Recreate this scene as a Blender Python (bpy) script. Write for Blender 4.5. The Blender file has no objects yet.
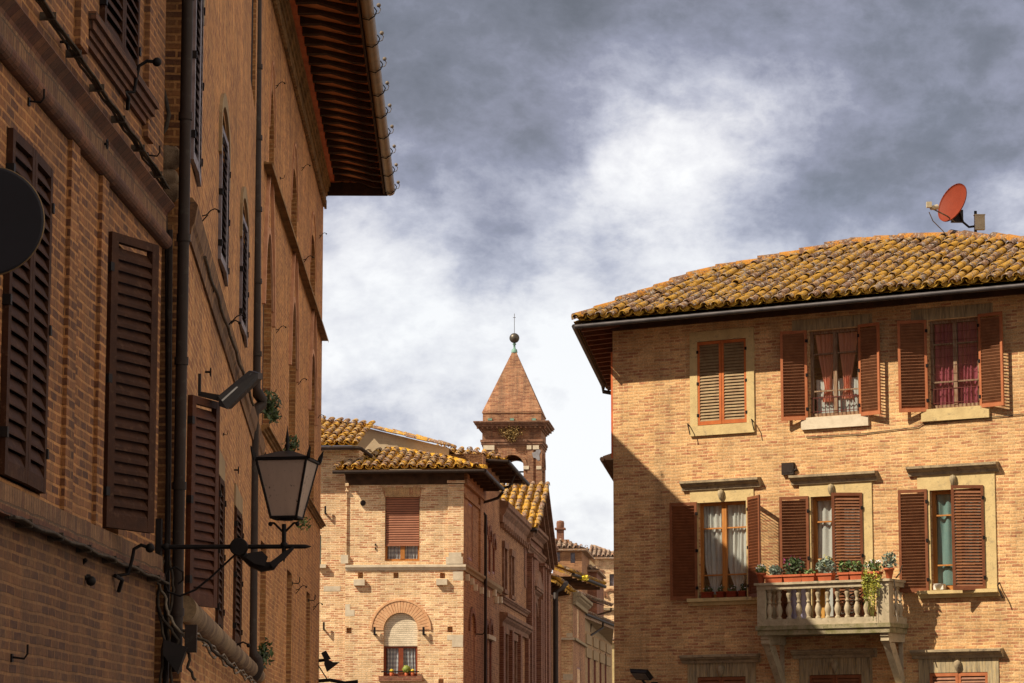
import bpy, math, random
from mathutils import Vector, Matrix
random.seed(7)
S = bpy.context.scene
COL = S.collection
# ------------------------------------------------------------------ camera
FPX = 2876.0; CZ = 1.6
TH = math.atan(422.0 / FPX)
cd = bpy.data.cameras.new('camera'); cam = bpy.data.objects.new('camera', cd); COL.objects.link(cam)
cd.sensor_width = 36.0; cd.lens = FPX / 1024 * 36.0; cd.clip_end = 5000; cd.clip_start = 0.1
cam.location = (0, 0, CZ); cam.rotation_euler = (math.radians(90) + TH, 0, 0)
S.camera = cam
S.render.resolution_x = 1024; S.render.resolution_y = 683

def ray(px, py):
    a = (px - 512) / FPX; b = (341.5 - py) / FPX
    return Vector((a, math.cos(TH) - b * math.sin(TH), math.sin(TH) + b * math.cos(TH)))
C0 = Vector((0, 0, CZ))
def at(px, py, Y):
    d = ray(px, py); return C0 + d * (Y / d.y)

class Face:
    """vertical facade frame: x along, y inward, z up (world z)"""
    def __init__(s, ox, oy, ux, uy):
        l = math.hypot(ux, uy); s.u = Vector((ux / l, uy / l, 0)); s.v = Vector((-uy / l, ux / l, 0)); s.O = Vector((ox, oy, 0))
        s.M = Matrix(((s.u.x, s.v.x, 0, ox), (s.u.y, s.v.y, 0, oy), (0, 0, 1, 0), (0, 0, 0, 1)))
    def hit(s, px, py, y=0.0):
        d = ray(px, py); k = ((s.O - C0).dot(s.v) + y) / d.dot(s.v); P = C0 + d * k
        return (P - s.O).dot(s.u), P.z
    def hx(s, px, py, y=0.0): return s.hit(px, py, y)[0]
    def hz(s, px, py, y=0.0): return s.hit(px, py, y)[1]
    def rect(s, xl, xr, yt, yb, y=0.0):
        ym = (yt + yb) / 2; xm = (xl + xr) / 2
        return s.hx(xl, ym, y), s.hx(xr, ym, y), s.hz(xm, yb, y), s.hz(xm, yt, y)
    def w(s, x, y, z): return s.M @ Vector((x, y, z))
    def slope_hit(s, px, py, ye, ze, tp):
        """ray with roof plane z = ze + (y-ye)*tp -> (x, y)"""
        d = ray(px, py); o = C0 - s.O
        oy = o.dot(s.v); dy = d.dot(s.v)
        k = (ze + (oy - ye) * tp - C0.z) / (d.z - dy * tp)
        P = C0 + d * k
        return (P - s.O).dot(s.u), (P - s.O).dot(s.v)

# ------------------------------------------------------------------ materials
def newmat(name):
    m = bpy.data.materials.new(name); m.use_nodes = True; nt = m.node_tree
    b = nt.nodes['Principled BSDF']; return m, nt, b
def N(nt, t, **k):
    n = nt.nodes.new(t)
    for a, v in k.items():
        if a in n.inputs: n.inputs[a].default_value = v
        else: setattr(n, a, v)
    return n
def rgba(c): return (c[0], c[1], c[2], 1)
def ramp(nt, fac, stops):
    r = nt.nodes.new('ShaderNodeValToRGB'); e = r.color_ramp.elements
    while len(e) < len(stops): e.new(0.5)
    for i, (p, c) in enumerate(stops):
        e[i].position = p; e[i].color = rgba(c) if len(c) == 3 else c
    nt.links.new(fac, r.inputs[0]); return r.outputs[0]
def mixc(nt, fac, a, b, mode='MIX'):
    m = nt.nodes.new('ShaderNodeMix'); m.data_type = 'RGBA'; m.blend_type = mode
    for sock, val in ((m.inputs[0], fac), (m.inputs[6], a), (m.inputs[7], b)):
        if hasattr(val, 'is_output'): nt.links.new(val, sock)
        elif isinstance(val, (int, float)): sock.default_value = val
        else: sock.default_value = rgba(val)
    return m.outputs[2]
def noise(nt, vec, scale, detail=4, rough=.55, dist=0):
    n = N(nt, 'ShaderNodeTexNoise', Scale=scale, Detail=detail, Roughness=rough, Distortion=dist)
    if vec is not None: nt.links.new(vec, n.inputs['Vector'])
    return n.outputs['Fac']
def bump(nt, b, h, strength=.3, dist=.01):
    n = N(nt, 'ShaderNodeBump', Strength=strength, Distance=dist); nt.links.new(h, n.inputs['Height']); nt.links.new(n.outputs[0], b.inputs['Normal'])

def brick_mat(name, c1, c2, mortar, red, redamt=.35, grime=.5, bw=.27, bh=.068, ms=.011, stain=(.05, .035, .025), pale=None, wav=.045):
    m, nt, b = newmat(name)
    uv = N(nt, 'ShaderNodeTexCoord').outputs['UV']
    # slight waviness of the courses
    nz = N(nt, 'ShaderNodeTexNoise', Scale=3.0, Detail=2.0); nt.links.new(uv, nz.inputs['Vector'])
    sub = N(nt, 'ShaderNodeVectorMath', operation='SUBTRACT'); nt.links.new(nz.outputs['Color'], sub.inputs[0]); sub.inputs[1].default_value = (.5, .5, .5)
    sc = N(nt, 'ShaderNodeVectorMath', operation='SCALE'); nt.links.new(sub.outputs[0], sc.inputs[0]); sc.inputs['Scale'].default_value = wav
    ad = N(nt, 'ShaderNodeVectorMath', operation='ADD'); nt.links.new(uv, ad.inputs[0]); nt.links.new(sc.outputs[0], ad.inputs[1])
    v = ad.outputs[0]
    def bt(a, c, mo, off=.5):
        t = N(nt, 'ShaderNodeTexBrick'); t.offset = off; t.squash = 1
        t.inputs['Scale'].default_value = 1; t.inputs['Mortar Size'].default_value = ms; t.inputs['Mortar Smooth'].default_value = .3
        t.inputs['Brick Width'].default_value = bw; t.inputs['Row Height'].default_value = bh
        t.inputs['Color1'].default_value = rgba(a); t.inputs['Color2'].default_value = rgba(c); t.inputs['Mortar'].default_value = rgba(mo)
        nt.links.new(v, t.inputs['Vector']); return t
    t = bt(c1, c2, mortar)
    t2 = bt((0, 0, 0), (1, 1, 1), (0, 0, 0))      # per-brick random value
    big = noise(nt, v, 1.1, 5, .6)
    # red bricks: random bricks, more of them inside some patches
    ma = N(nt, 'ShaderNodeMath', operation='MULTIPLY_ADD'); nt.links.new(big, ma.inputs[0]); ma.inputs[1].default_value = 1.3
    nt.links.new(t2.outputs['Color'], ma.inputs[2])
    f = ramp(nt, ma.outputs[0], [(0, (0, 0, 0)), (.5, (0, 0, 0)), (1, (1, 1, 1))])
    gt = N(nt, 'ShaderNodeMapRange'); nt.links.new(ma.outputs[0], gt.inputs[0]); gt.inputs[1].default_value = 1.45 - redamt; gt.inputs[2].default_value = 1.62 - redamt
    nm = N(nt, 'ShaderNodeMath', operation='SUBTRACT'); nm.inputs[0].default_value = 1; nt.links.new(t.outputs['Fac'], nm.inputs[1])
    gm = N(nt, 'ShaderNodeMath', operation='MULTIPLY'); nt.links.new(gt.outputs[0], gm.inputs[0]); nt.links.new(nm.outputs[0], gm.inputs[1])
    ds = N(nt, 'ShaderNodeMapping'); ds.inputs['Scale'].default_value = (5.5, 15, 1); nt.links.new(uv, ds.inputs['Vector'])
    dn = ramp(nt, noise(nt, ds.outputs[0], 1.0, 4, .7), [(.36, (.08, .08, .08)), (.60, (1, 1, 1))])
    gm2 = N(nt, 'ShaderNodeMath', operation='MULTIPLY'); nt.links.new(gm.outputs[0], gm2.inputs[0]); nt.links.new(dn, gm2.inputs[1])
    c = mixc(nt, gm2.outputs[0], t.outputs['Color'], red)
    if pale:
        pn = noise(nt, v, 2.7, 6, .7)
        pf = ramp(nt, pn, [(0, (0, 0, 0)), (.52, (0, 0, 0)), (.72, (.75, .75, .75))])
        c = mixc(nt, pf, c, pale)
    # weather stains
    st = N(nt, 'ShaderNodeMapping'); st.inputs['Scale'].default_value = (1.6, .35, 1); nt.links.new(v, st.inputs['Vector'])
    g = noise(nt, st.outputs[0], 1.3, 7, .65)
    gf = ramp(nt, g, [(0, (1, 1, 1)), (.38, (.75, .75, .75)), (.6, (0, 0, 0))])
    gx = N(nt, 'ShaderNodeMath', operation='MULTIPLY'); nt.links.new(gf, gx.inputs[0]); gx.inputs[1].default_value = grime
    c = mixc(nt, gx.outputs[0], c, mixc(nt, .55, c, stain))
    sk = N(nt, 'ShaderNodeMapping'); sk.inputs['Scale'].default_value = (4.5, .28, 1); sk.inputs['Location'].default_value = (3.7, 1.3, 0); nt.links.new(v, sk.inputs['Vector'])
    kf = ramp(nt, noise(nt, sk.outputs[0], 1.0, 6, .6), [(.52, (0, 0, 0)), (.66, (grime * .55,) * 3)]); c = mixc(nt, kf, c, mixc(nt, .7, c, stain))
    rp = ramp(nt, noise(nt, v, .55, 3, .5), [(.35, (.86, .84, .82)), (.65, (1.10, 1.10, 1.08))]); c = mixc(nt, 1.0, c, rp, 'MULTIPLY')
    fine = noise(nt, v, 30, 4, .75)
    c = mixc(nt, 1.0, c, ramp(nt, fine, [(.28, (.58, .55, .5)), (.5, (1, 1, 1)), (.72, (1.32, 1.32, 1.32))]), 'MULTIPLY')
    md = mixc(nt, 1.0, c, ramp(nt, noise(nt, ds.outputs[0], .45, 3, .6), [(.3, (.8, .78, .74)), (.7, (1.15, 1.15, 1.15))]), 'MULTIPLY'); c = md
    nt.links.new(c, b.inputs['Base Color']); b.inputs['Roughness'].default_value = .92
    h = mixc(nt, .35, t.outputs['Fac'], fine)
    inv = N(nt, 'ShaderNodeInvert'); nt.links.new(h, inv.inputs['Color']); bump(nt, b, inv.outputs[0], .7, .012)
    return m

def flat_mat(name, c, c2=None, scale=3, rough=.8, bumpy=.2, detail=6, metal=0, stretch=None, spec=None, c3=None):
    if spec is None: spec = .12 if max(c) < .22 else .3
    m, nt, b = newmat(name)
    tc = N(nt, 'ShaderNodeTexCoord').outputs['Object']
    if stretch:
        mp = N(nt, 'ShaderNodeMapping'); mp.inputs['Scale'].default_value = stretch; nt.links.new(tc, mp.inputs['Vector']); tc = mp.outputs[0]
    n1 = noise(nt, tc, scale, detail, .65)
    c2 = c2 or tuple(x * .6 for x in c)
    col = mixc(nt, ramp(nt, n1, [(.35, (0, 0, 0)), (.65, (1, 1, 1))]), c, c2)
    if c3:
        n3 = noise(nt, tc, scale * 2.7, detail, .7); col = mixc(nt, ramp(nt, n3, [(.55, (0, 0, 0)), (.68, (1, 1, 1))]), col, c3)
    nt.links.new(col, b.inputs['Base Color']); b.inputs['Roughness'].default_value = rough; b.inputs['Metallic'].default_value = metal
    if spec is not None: b.inputs['Specular IOR Level'].default_value = spec
    if bumpy: bump(nt, b, noise(nt, tc, scale * 9, 4, .6), bumpy, .01)
    return m

def tile_mat(name, base, grey, lich, amount=.5, white=(.55, .5, .42)):
    m, nt, b = newmat(name)
    tc = N(nt, 'ShaderNodeTexCoord').outputs['Object']
    at_ = N(nt, 'ShaderNodeAttribute'); at_.attribute_name = 'tint'
    n1 = noise(nt, tc, 12, 5, .75)
    n2 = noise(nt, tc, 4.5, 6, .7); n3 = noise(nt, tc, 24, 5, .8)
    sm = N(nt, 'ShaderNodeMath', operation='MULTIPLY_ADD'); nt.links.new(at_.outputs['Fac'], sm.inputs[0]); sm.inputs[1].default_value = .4; nt.links.new(n1, sm.inputs[2])
    c = ramp(nt, sm.outputs[0], [(.4, base), (.62, grey), (.72, tuple(x * .55 for x in base)), (.95, tuple(min(1, x * 1.3) for x in base))])
    wf = ramp(nt, noise(nt, tc, 15, 5, .8), [(.52, (0, 0, 0)), (.60, (.9, .9, .9))])
    c = mixc(nt, wf, c, white)
    s2 = N(nt, 'ShaderNodeMath', operation='ADD'); nt.links.new(n2, s2.inputs[0]); nt.links.new(n3, s2.inputs[1])
    s3 = N(nt, 'ShaderNodeMath', operation='MULTIPLY_ADD'); nt.links.new(at_.outputs['Fac'], s3.inputs[0]); s3.inputs[1].default_value = -.22; nt.links.new(s2.outputs[0], s3.inputs[2])
    lf = N(nt, 'ShaderNodeMapRange'); nt.links.new(s3.outputs[0], lf.inputs[0]); lf.inputs[1].default_value = 1.16 - amount * .5; lf.inputs[2].default_value = 1.22 - amount * .5; lf.inputs[4].default_value = .92
    lc = mixc(nt, noise(nt, tc, 9, 3), lich, tuple(x * f for x, f in zip(lich, (.75, .5, .6))))
    c = mixc(nt, lf.outputs[0], c, lc)
    pit = ramp(nt, noise(nt, tc, 34, 5, .8), [(.34, (.30, .28, .26)), (.50, (1, 1, 1)), (.68, (1.3, 1.3, 1.25))]); c = mixc(nt, 1.0, c, pit, 'MULTIPLY')
    nt.links.new(c, b.inputs['Base Color']); b.inputs['Roughness'].default_value = .95
    bump(nt, b, noise(nt, tc, 30, 5, .8), .9, .02)
    return m

MT = {}
MT['brick_right'] = brick_mat('brick_tan', (.67, .40, .175), (.54, .295, .118), (.64, .435, .215), (.40, .155, .075), .28, .45, pale=(.70, .48, .24), bw=.24, bh=.062)
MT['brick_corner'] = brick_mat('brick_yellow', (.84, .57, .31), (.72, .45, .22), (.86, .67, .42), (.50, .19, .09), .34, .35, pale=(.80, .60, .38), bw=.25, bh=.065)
MT['brick_street'] = brick_mat('brick_street', (.43, .205, .09), (.31, .14, .055), (.45, .25, .125), (.22, .08, .036), .3, .6)  # darker copy of the brick for shaded street sides, shade put into the colour
MT['brick_church'] = brick_mat('brick_red', (.27, .105, .055), (.18, .065, .034), (.29, .15, .085), (.17, .05, .03), .4, .7)
MT['brick_tower'] = brick_mat('brick_tower', (.40, .18, .085), (.27, .11, .05), (.40, .24, .13), (.20, .06, .03), .35, .9, pale=(.5, .3, .17))
MT['brick_left'] = brick_mat('brick_brown', (.56, .25, .082), (.37, .15, .046), (.60, .32, .125), (.30, .11, .045), .25, .7, pale=(.58, .33, .13))
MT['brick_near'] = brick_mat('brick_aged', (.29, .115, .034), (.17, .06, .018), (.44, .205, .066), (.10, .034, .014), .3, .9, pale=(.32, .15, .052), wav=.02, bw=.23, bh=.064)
MT['brick_near_dark'] = brick_mat('brick_brown_dark', (.185, .078, .025), (.115, .045, .014), (.24, .115, .04), (.08, .028, .012), .25, .9, pale=(.22, .115, .045), wav=.02, bw=.23, bh=.064)  # darker copy of the near brick, for the wall below the sill band
MT['soldier'] = brick_mat('brick_soldier', (.24, .12, .05), (.16, .075, .03), (.10, .055, .025), (.13, .05, .022), .2, .6, bw=.07, bh=.17, ms=.008)
MT['mould_near'] = brick_mat('brick_moulded', (.17, .065, .026), (.11, .04, .017), (.05, .025, .012), (.10, .03, .013), .3, .8, bw=.13, bh=.5, ms=.005)
MT['mould_left'] = flat_mat('moulding_ochre', (.34, .20, .08), (.15, .085, .035), 2.5, .9, .4)
MT['ledge'] = brick_mat('ledge_brick', (.26, .135, .055), (.18, .09, .036), (.12, .06, .03), (.12, .05, .02), .3, .8, bw=.14, bh=.5, ms=.005)
MT['torus'] = brick_mat('moulding_grey', (.30, .2, .105), (.2, .125, .065), (.1, .06, .03), (.13, .07, .04), .2, .8, bw=.30, bh=3, ms=.006)
MT['stone'] = flat_mat('yellow_stone', (.60, .45, .205), (.47, .345, .155), 4, .85, .5, c3=(.33, .25, .13))
MT['stone_stain'] = flat_mat('streaked_stone', (.46, .36, .2), (.16, .13, .085), 5, .9, .3, stretch=(6, 6, .5), c3=(.52, .33, .08))
MT['cornice'] = flat_mat('cornice_stone', (.40, .31, .18), (.22, .165, .10), 5, .9, .5, c3=(.12, .09, .06))
MT['balcony'] = flat_mat('balcony_stone', (.47, .385, .25), (.33, .265, .165), 5, .9, .5, c3=(.22, .19, .11))  # tone lowered and blotched darker so the balusters look shaded
MT['mossy'] = flat_mat('mossy_stone', (.33, .27, .165), (.17, .15, .06), 6, .95, .6, c3=(.09, .085, .035))
MT['travertine'] = flat_mat('travertine', (.66, .56, .40), (.52, .43, .3), 6, .8, .4)
MT['plaster'] = flat_mat('rendered_wall', (.62, .49, .32), (.5, .38, .23), 1.2, .9, .2, c3=(.42, .31, .19))
MT['plaster_dull'] = flat_mat('render_brown', (.34, .24, .13), (.25, .17, .09), 2, .9, .2)
MT['shutter'] = flat_mat('shutter_paint', (.23, .078, .030), (.165, .054, .021), 6, .5, .15)
MT['shutter_dark'] = flat_mat('shutter_paint_dark', (.055, .021, .009), (.034, .013, .006), 6, .7, .2, c3=(.085, .042, .022))
MT['shutter_frame'] = flat_mat('shutter_paint_orange', (.50, .14, .03), (.38, .095, .022), 6, .5, .15)
MT['shutter_slat_pale'] = flat_mat('shutter_slat_faded', (.30, .21, .10), (.22, .13, .06), 6, .7, .15)
MT['shutter_faded'] = flat_mat('shutter_paint_salmon', (.42, .14, .05), (.33, .10, .035), 6, .6, .15)
MT['slat_brown'] = flat_mat('shutter_slat_brown', (.25, .105, .045), (.18, .068, .028), 6, .6, .15)
MT['shutter_grey'] = flat_mat('shutter_grey', (.23, .2, .21), (.12, .09, .09), 6, .5, .1)
MT['wood'] = flat_mat('window_wood', (.48, .20, .045), (.34, .13, .03), 5, .45, .15, stretch=(6, 6, .8))
MT['wood_old'] = flat_mat('window_wood_old', (.17, .075, .035), (.3, .22, .14), 8, .7, .2, stretch=(6, 6, .8))
MT['wood_red'] = flat_mat('window_wood_red', (.26, .06, .02), (.16, .035, .015), 5, .5, .15)
MT['beam'] = flat_mat('old_beam', (.085, .045, .025), (.045, .025, .015), 5, .9, .4)
MT['soffit'] = flat_mat('soffit_brick', (.62, .25, .09), (.48, .17, .06), 4, .9, .3)
MT['red_board'] = flat_mat('red_board', (.58, .14, .035), (.40, .08, .022), 3, .7, .2)
MT['gutter'] = flat_mat('gutter_grey', (.075, .065, .062), (.045, .04, .04), 3, .5, .1, metal=.2)
MT['gutter_bronze'] = flat_mat('gutter_bronze', (.22, .14, .06), (.12, .075, .035), 3, .45, .1, metal=.5)
MT['pipe'] = flat_mat('pipe_brown', (.04, .026, .02), (.028, .02, .016), 3, .5, .1, metal=0, c3=(.055, .045, .035))
MT['iron'] = flat_mat('wrought_iron', (.014, .012, .012), (.02, .016, .014), 8, .55, .2, metal=.3)
MT['black_plastic'] = flat_mat('black_housing', (.03, .024, .022), (.02, .018, .017), 5, .45, .1)
MT['cable'] = flat_mat('cable_dark', (.035, .028, .024), (.10, .075, .05), 10, .7, .2)
MT['cable_grey'] = flat_mat('cable_grey', (.25, .2, .14), (.09, .07, .05), 10, .7, .2)
MT['rock'] = flat_mat('rough_stone', (.26, .18, .11), (.15, .09, .05), 8, .95, 1.0)
MT['dish'] = flat_mat('dish_red', (.20, .034, .013), (.16, .027, .01), 3, .6, .1, c3=(.17, .03, .013))
MT['beige'] = flat_mat('beige_plastic', (.5, .42, .28), (.4, .33, .2), 8, .5, .1)
MT['grey_metal'] = flat_mat('grey_metal', (.3, .29, .27), (.2, .19, .18), 8, .4, .1, metal=.6)
MT['sign'] = flat_mat('sign_back', (.018, .018, .022), (.022, .022, .028), 1.5, .6, .02)
MT['terracotta'] = flat_mat('terracotta', (.48, .12, .045), (.36, .085, .03), 7, .8, .2)
MT['white_ceramic'] = flat_mat('white_ceramic', (.75, .7, .6), (.65, .6, .5), 7, .4, .05)
MT['blind_brown'] = flat_mat('blind_brown', (.36, .15, .08), (.3, .12, .065), 3, .5, .05)
MT['blind_cream'] = brick_mat('blind_cream', (.78, .68, .5), (.74, .64, .46), (.5, .42, .3), (.74, .64, .46), .0, .1, bw=9, bh=.055, ms=.007, wav=.004)
MT['dark_pane'] = flat_mat('dark_window', (.035, .024, .018), (.055, .04, .03), 2, .15, 0, spec=.5)  # pane coloured near black to look like an unlit opening
MT['hole'] = flat_mat('unlit_interior', (.02, .012, .01), (.03, .02, .015), 4, .9, 0)  # near-black colour stands for the unlit space behind openings
MT['concrete'] = flat_mat('mortar_pale', (.5, .38, .24), (.33, .25, .15), 5, .9, .4)
MT['tile'] = tile_mat('tile_cover', (.15, .075, .04), (.21, .16, .12), (.46, .28, .014), .60, white=(.46, .41, .35))
MT['tile_pan'] = tile_mat('tile_pan', (.14, .075, .035), (.18, .13, .06), (.50, .33, .014), 1.1, white=(.36, .31, .22))
MT['tile_ridge'] = tile_mat('tile_ridge', (.16, .075, .035), (.2, .15, .10), (.46, .22, .012), .62, white=(.38, .33, .27))
MT['tile_mid'] = tile_mat('tile_mid', (.22, .11, .06), (.28, .21, .14), (.64, .39, .02), .52, white=(.5, .44, .35))
MT['tile_mid_pan'] = tile_mat('tile_mid_pan', (.3, .16, .07), (.36, .25, .12), (.70, .42, .02), 1.0, white=(.45, .38, .27))
MT['tile_plain'] = tile_mat('tile_plain', (.3, .15, .08), (.28, .2, .13), (.5, .3, .06), .15)
MT['soldier_y'] = brick_mat('brick_fan', (.62, .38, .17), (.5, .28, .12), (.6, .42, .22), (.42, .15, .07), .3, .3, bw=.06, bh=.5, ms=.006)
MT['voussoir'] = flat_mat('brick_voussoir', (.72, .44, .23), (.60, .31, .15), 9, .9, .3)
MT['cornice_red'] = flat_mat('cornice_brick', (.28, .14, .08), (.14, .07, .04), 3, .9, .5, c3=(.38, .25, .16))  # dark tone carries the shadow on the street cornices
MT['brick_gallery'] = brick_mat('brick_gallery', (.42, .27, .12), (.34, .2, .09), (.42, .29, .15), (.27, .12, .06), .2, .5)
MT['brick_slot'] = brick_mat('brick_infill_shaded', (.085, .042, .02), (.06, .03, .013), (.10, .052, .025), (.05, .02, .01), .3, .7)  # infill darkened so the arch recesses look shaded
MT['brick_rose'] = flat_mat('brick_rose', (.62, .34, .20), (.46, .23, .13), 5, .9, .3)
MT['shutter_near'] = flat_mat('shutter_paint_near', (.085, .028, .012), (.055, .019, .009), 6, .6, .2, c3=(.11, .048, .025))
MT['iron_roof'] = flat_mat('lantern_sheet', (.05, .04, .035), (.03, .026, .022), 8, .45, .1, metal=.3)
MT['ground'] = brick_mat('paving_stone', (.19, .17, .15), (.14, .125, .11), (.07, .06, .05), (.12, .1, .09), .2, .5, bw=.7, bh=.35, ms=.012)
MT['wire'] = flat_mat('guard_wire', (.13, .03, .025), (.09, .03, .02), 6, .6, 0)
MT['rafter_brown'] = flat_mat('rafter_brown', (.22, .08, .035), (.13, .05, .025), 5, .9, .3)
MT['copper'] = flat_mat('copper_green', (.18, .34, .26), (.12, .22, .17), 6, .6, .1)
MT['bronze_ball'] = flat_mat('bronze_ball', (.14, .12, .09), (.08, .07, .055), 3, .45, .1, metal=.6)
MT['bluegrey'] = flat_mat('flaked_plaster', (.3, .3, .31), (.22, .2, .2), 6, .9, .2)
MT['lavender_cloth'] = flat_mat('lavender_cloth', (.5, .47, .62), (.4, .37, .52), 4, .9, .2)
MT['yellow_board'] = flat_mat('yellow_wood', (.5, .26, .05), (.4, .2, .04), 4, .6, .1)
def leaf_mat(name, c, c2):
    m, nt, b = newmat(name)
    a = N(nt, 'ShaderNodeAttribute'); a.attribute_name = 'tint'
    nt.links.new(ramp(nt, a.outputs['Fac'], [(0, c), (1, c2)]), b.inputs['Base Color']); b.inputs['Roughness'].default_value = .6
    return m
MT['leaf'] = leaf_mat('leaf_green', (.03, .06, .012), (.12, .19, .035))
MT['leaf_dark'] = leaf_mat('leaf_dark', (.02, .035, .01), (.06, .10, .02))
MT['leaf_yellow'] = leaf_mat('leaf_yellow', (.16, .2, .02), (.5, .42, .05))
MT['leaf_grey'] = leaf_mat('leaf_grey', (.10, .14, .10), (.3, .34, .24))
MT['dry'] = leaf_mat('dry_weeds', (.16, .10, .03), (.38, .24, .07))
MT['pink'] = leaf_mat('pink_petals', (.35, .03, .14), (.6, .12, .3))
MT['white_petal'] = leaf_mat('white_petals', (.7, .7, .75), (.9, .88, .86))
MT['yellow_petal'] = leaf_mat('yellow_petals', (.7, .5, .02), (.9, .75, .05))
def cloth_mat(name, c, c2, trans=.25):
    m, nt, b = newmat(name)
    uv = N(nt, 'ShaderNodeTexCoord').outputs['Object']
    col = mixc(nt, noise(nt, uv, 9, 3), c, c2)
    nt.links.new(col, b.inputs['Base Color']); b.inputs['Roughness'].default_value = .95
    tr = N(nt, 'ShaderNodeBsdfTranslucent'); nt.links.new(col, tr.inputs[0])
    mx = N(nt, 'ShaderNodeMixShader'); mx.inputs[0].default_value = trans
    o = nt.nodes['Material Output']; nt.links.new(b.outputs[0], mx.inputs[1]); nt.links.new(tr.outputs[0], mx.inputs[2]); nt.links.new(mx.outputs[0], o.inputs[0])
    return m
MT['lace'] = cloth_mat('white_lace', (.86, .84, .76), (.74, .72, .66))
MT['coral'] = cloth_mat('coral_cloth', (.9, .38, .25), (.8, .3, .2))
MT['crimson'] = cloth_mat('crimson_cloth', (.55, .13, .17), (.36, .06, .09))
MT['teal'] = cloth_mat('teal_cloth', (.30, .47, .42), (.22, .38, .35))
def check_mat():
    m, nt, b = newmat('checked_cloth')
    uv = N(nt, 'ShaderNodeTexCoord').outputs['Object']
    w = N(nt, 'ShaderNodeTexWave'); w.wave_type = 'BANDS'; w.bands_direction = 'Z'; w.inputs['Scale'].default_value = 2.6; nt.links.new(uv, w.inputs['Vector'])
    w2 = N(nt, 'ShaderNodeTexWave'); w2.wave_type = 'BANDS'; w2.bands_direction = 'X'; w2.inputs['Scale'].default_value = 3.2; nt.links.new(uv, w2.inputs['Vector'])
    c = mixc(nt, w.outputs['Fac'], (.55, .53, .55), (.92, .9, .86)); c = mixc(nt, 1, c, mixc(nt, w2.outputs['Fac'], (.55, .55, .58), (1, 1, 1)), 'MULTIPLY')
    nt.links.new(c, b.inputs['Base Color']); return m
MT['check'] = check_mat()
def glass_mat(name, amt=.12, rough=.03):
    m = bpy.data.materials.new(name); m.use_nodes = True; nt = m.node_tree
    nt.nodes.remove(nt.nodes['Principled BSDF'])
    g = N(nt, 'ShaderNodeBsdfGlossy'); g.inputs['Roughness'].default_value = rough; g.inputs['Color'].default_value = (.9, .92, .95, 1)
    t = N(nt, 'ShaderNodeBsdfTransparent'); t.inputs[0].default_value = (.82, .85, .84, 1)
    lw = N(nt, 'ShaderNodeLayerWeight'); lw.inputs['Blend'].default_value = .5
    pw = N(nt, 'ShaderNodeMath', operation='POWER'); nt.links.new(lw.outputs['Facing'], pw.inputs[0]); pw.inputs[1].default_value = 3.5
    fr = N(nt, 'ShaderNodeMath', operation='MULTIPLY_ADD'); nt.links.new(pw.outputs[0], fr.inputs[0]); fr.inputs[1].default_value = .75; fr.inputs[2].default_value = .12
    mx = N(nt, 'ShaderNodeMixShader'); nt.links.new(fr.outputs[0], mx.inputs[0])
    nt.links.new(t.outputs[0], mx.inputs[1]); nt.links.new(g.outputs[0], mx.inputs[2]); nt.links.new(mx.outputs[0], nt.nodes['Material Output'].inputs[0])
    return m
MT['glass'] = glass_mat('window_glass')
def frosted():
    m, nt, b = newmat('frosted_lamp_glass')
    tc = N(nt, 'ShaderNodeTexCoord').outputs['Object']
    mp = N(nt, 'ShaderNodeMapping'); mp.inputs['Scale'].default_value = (8, 8, 1); nt.links.new(tc, mp.inputs['Vector'])
    c = mixc(nt, noise(nt, mp.outputs[0], 3, 5), (.72, .58, .48), (.56, .44, .36))
    d = ramp(nt, noise(nt, tc, 26, 3, .8), [(.62, (0, 0, 0)), (.68, (1, 1, 1))])
    c = mixc(nt, d, c, (.18, .13, .10))
    nt.links.new(c, b.inputs['Base Color']); b.inputs['Roughness'].default_value = .35
    tr = N(nt, 'ShaderNodeBsdfTranslucent'); nt.links.new(c, tr.inputs[0])
    mx = N(nt, 'ShaderNodeMixShader'); mx.inputs[0].default_value = .55
    o = nt.nodes['Material Output']; nt.links.new(b.outputs[0], mx.inputs[1]); nt.links.new(tr.outputs[0], mx.inputs[2]); nt.links.new(mx.outputs[0], o.inputs[0])
    return m
MT['frosted'] = frosted()

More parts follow.
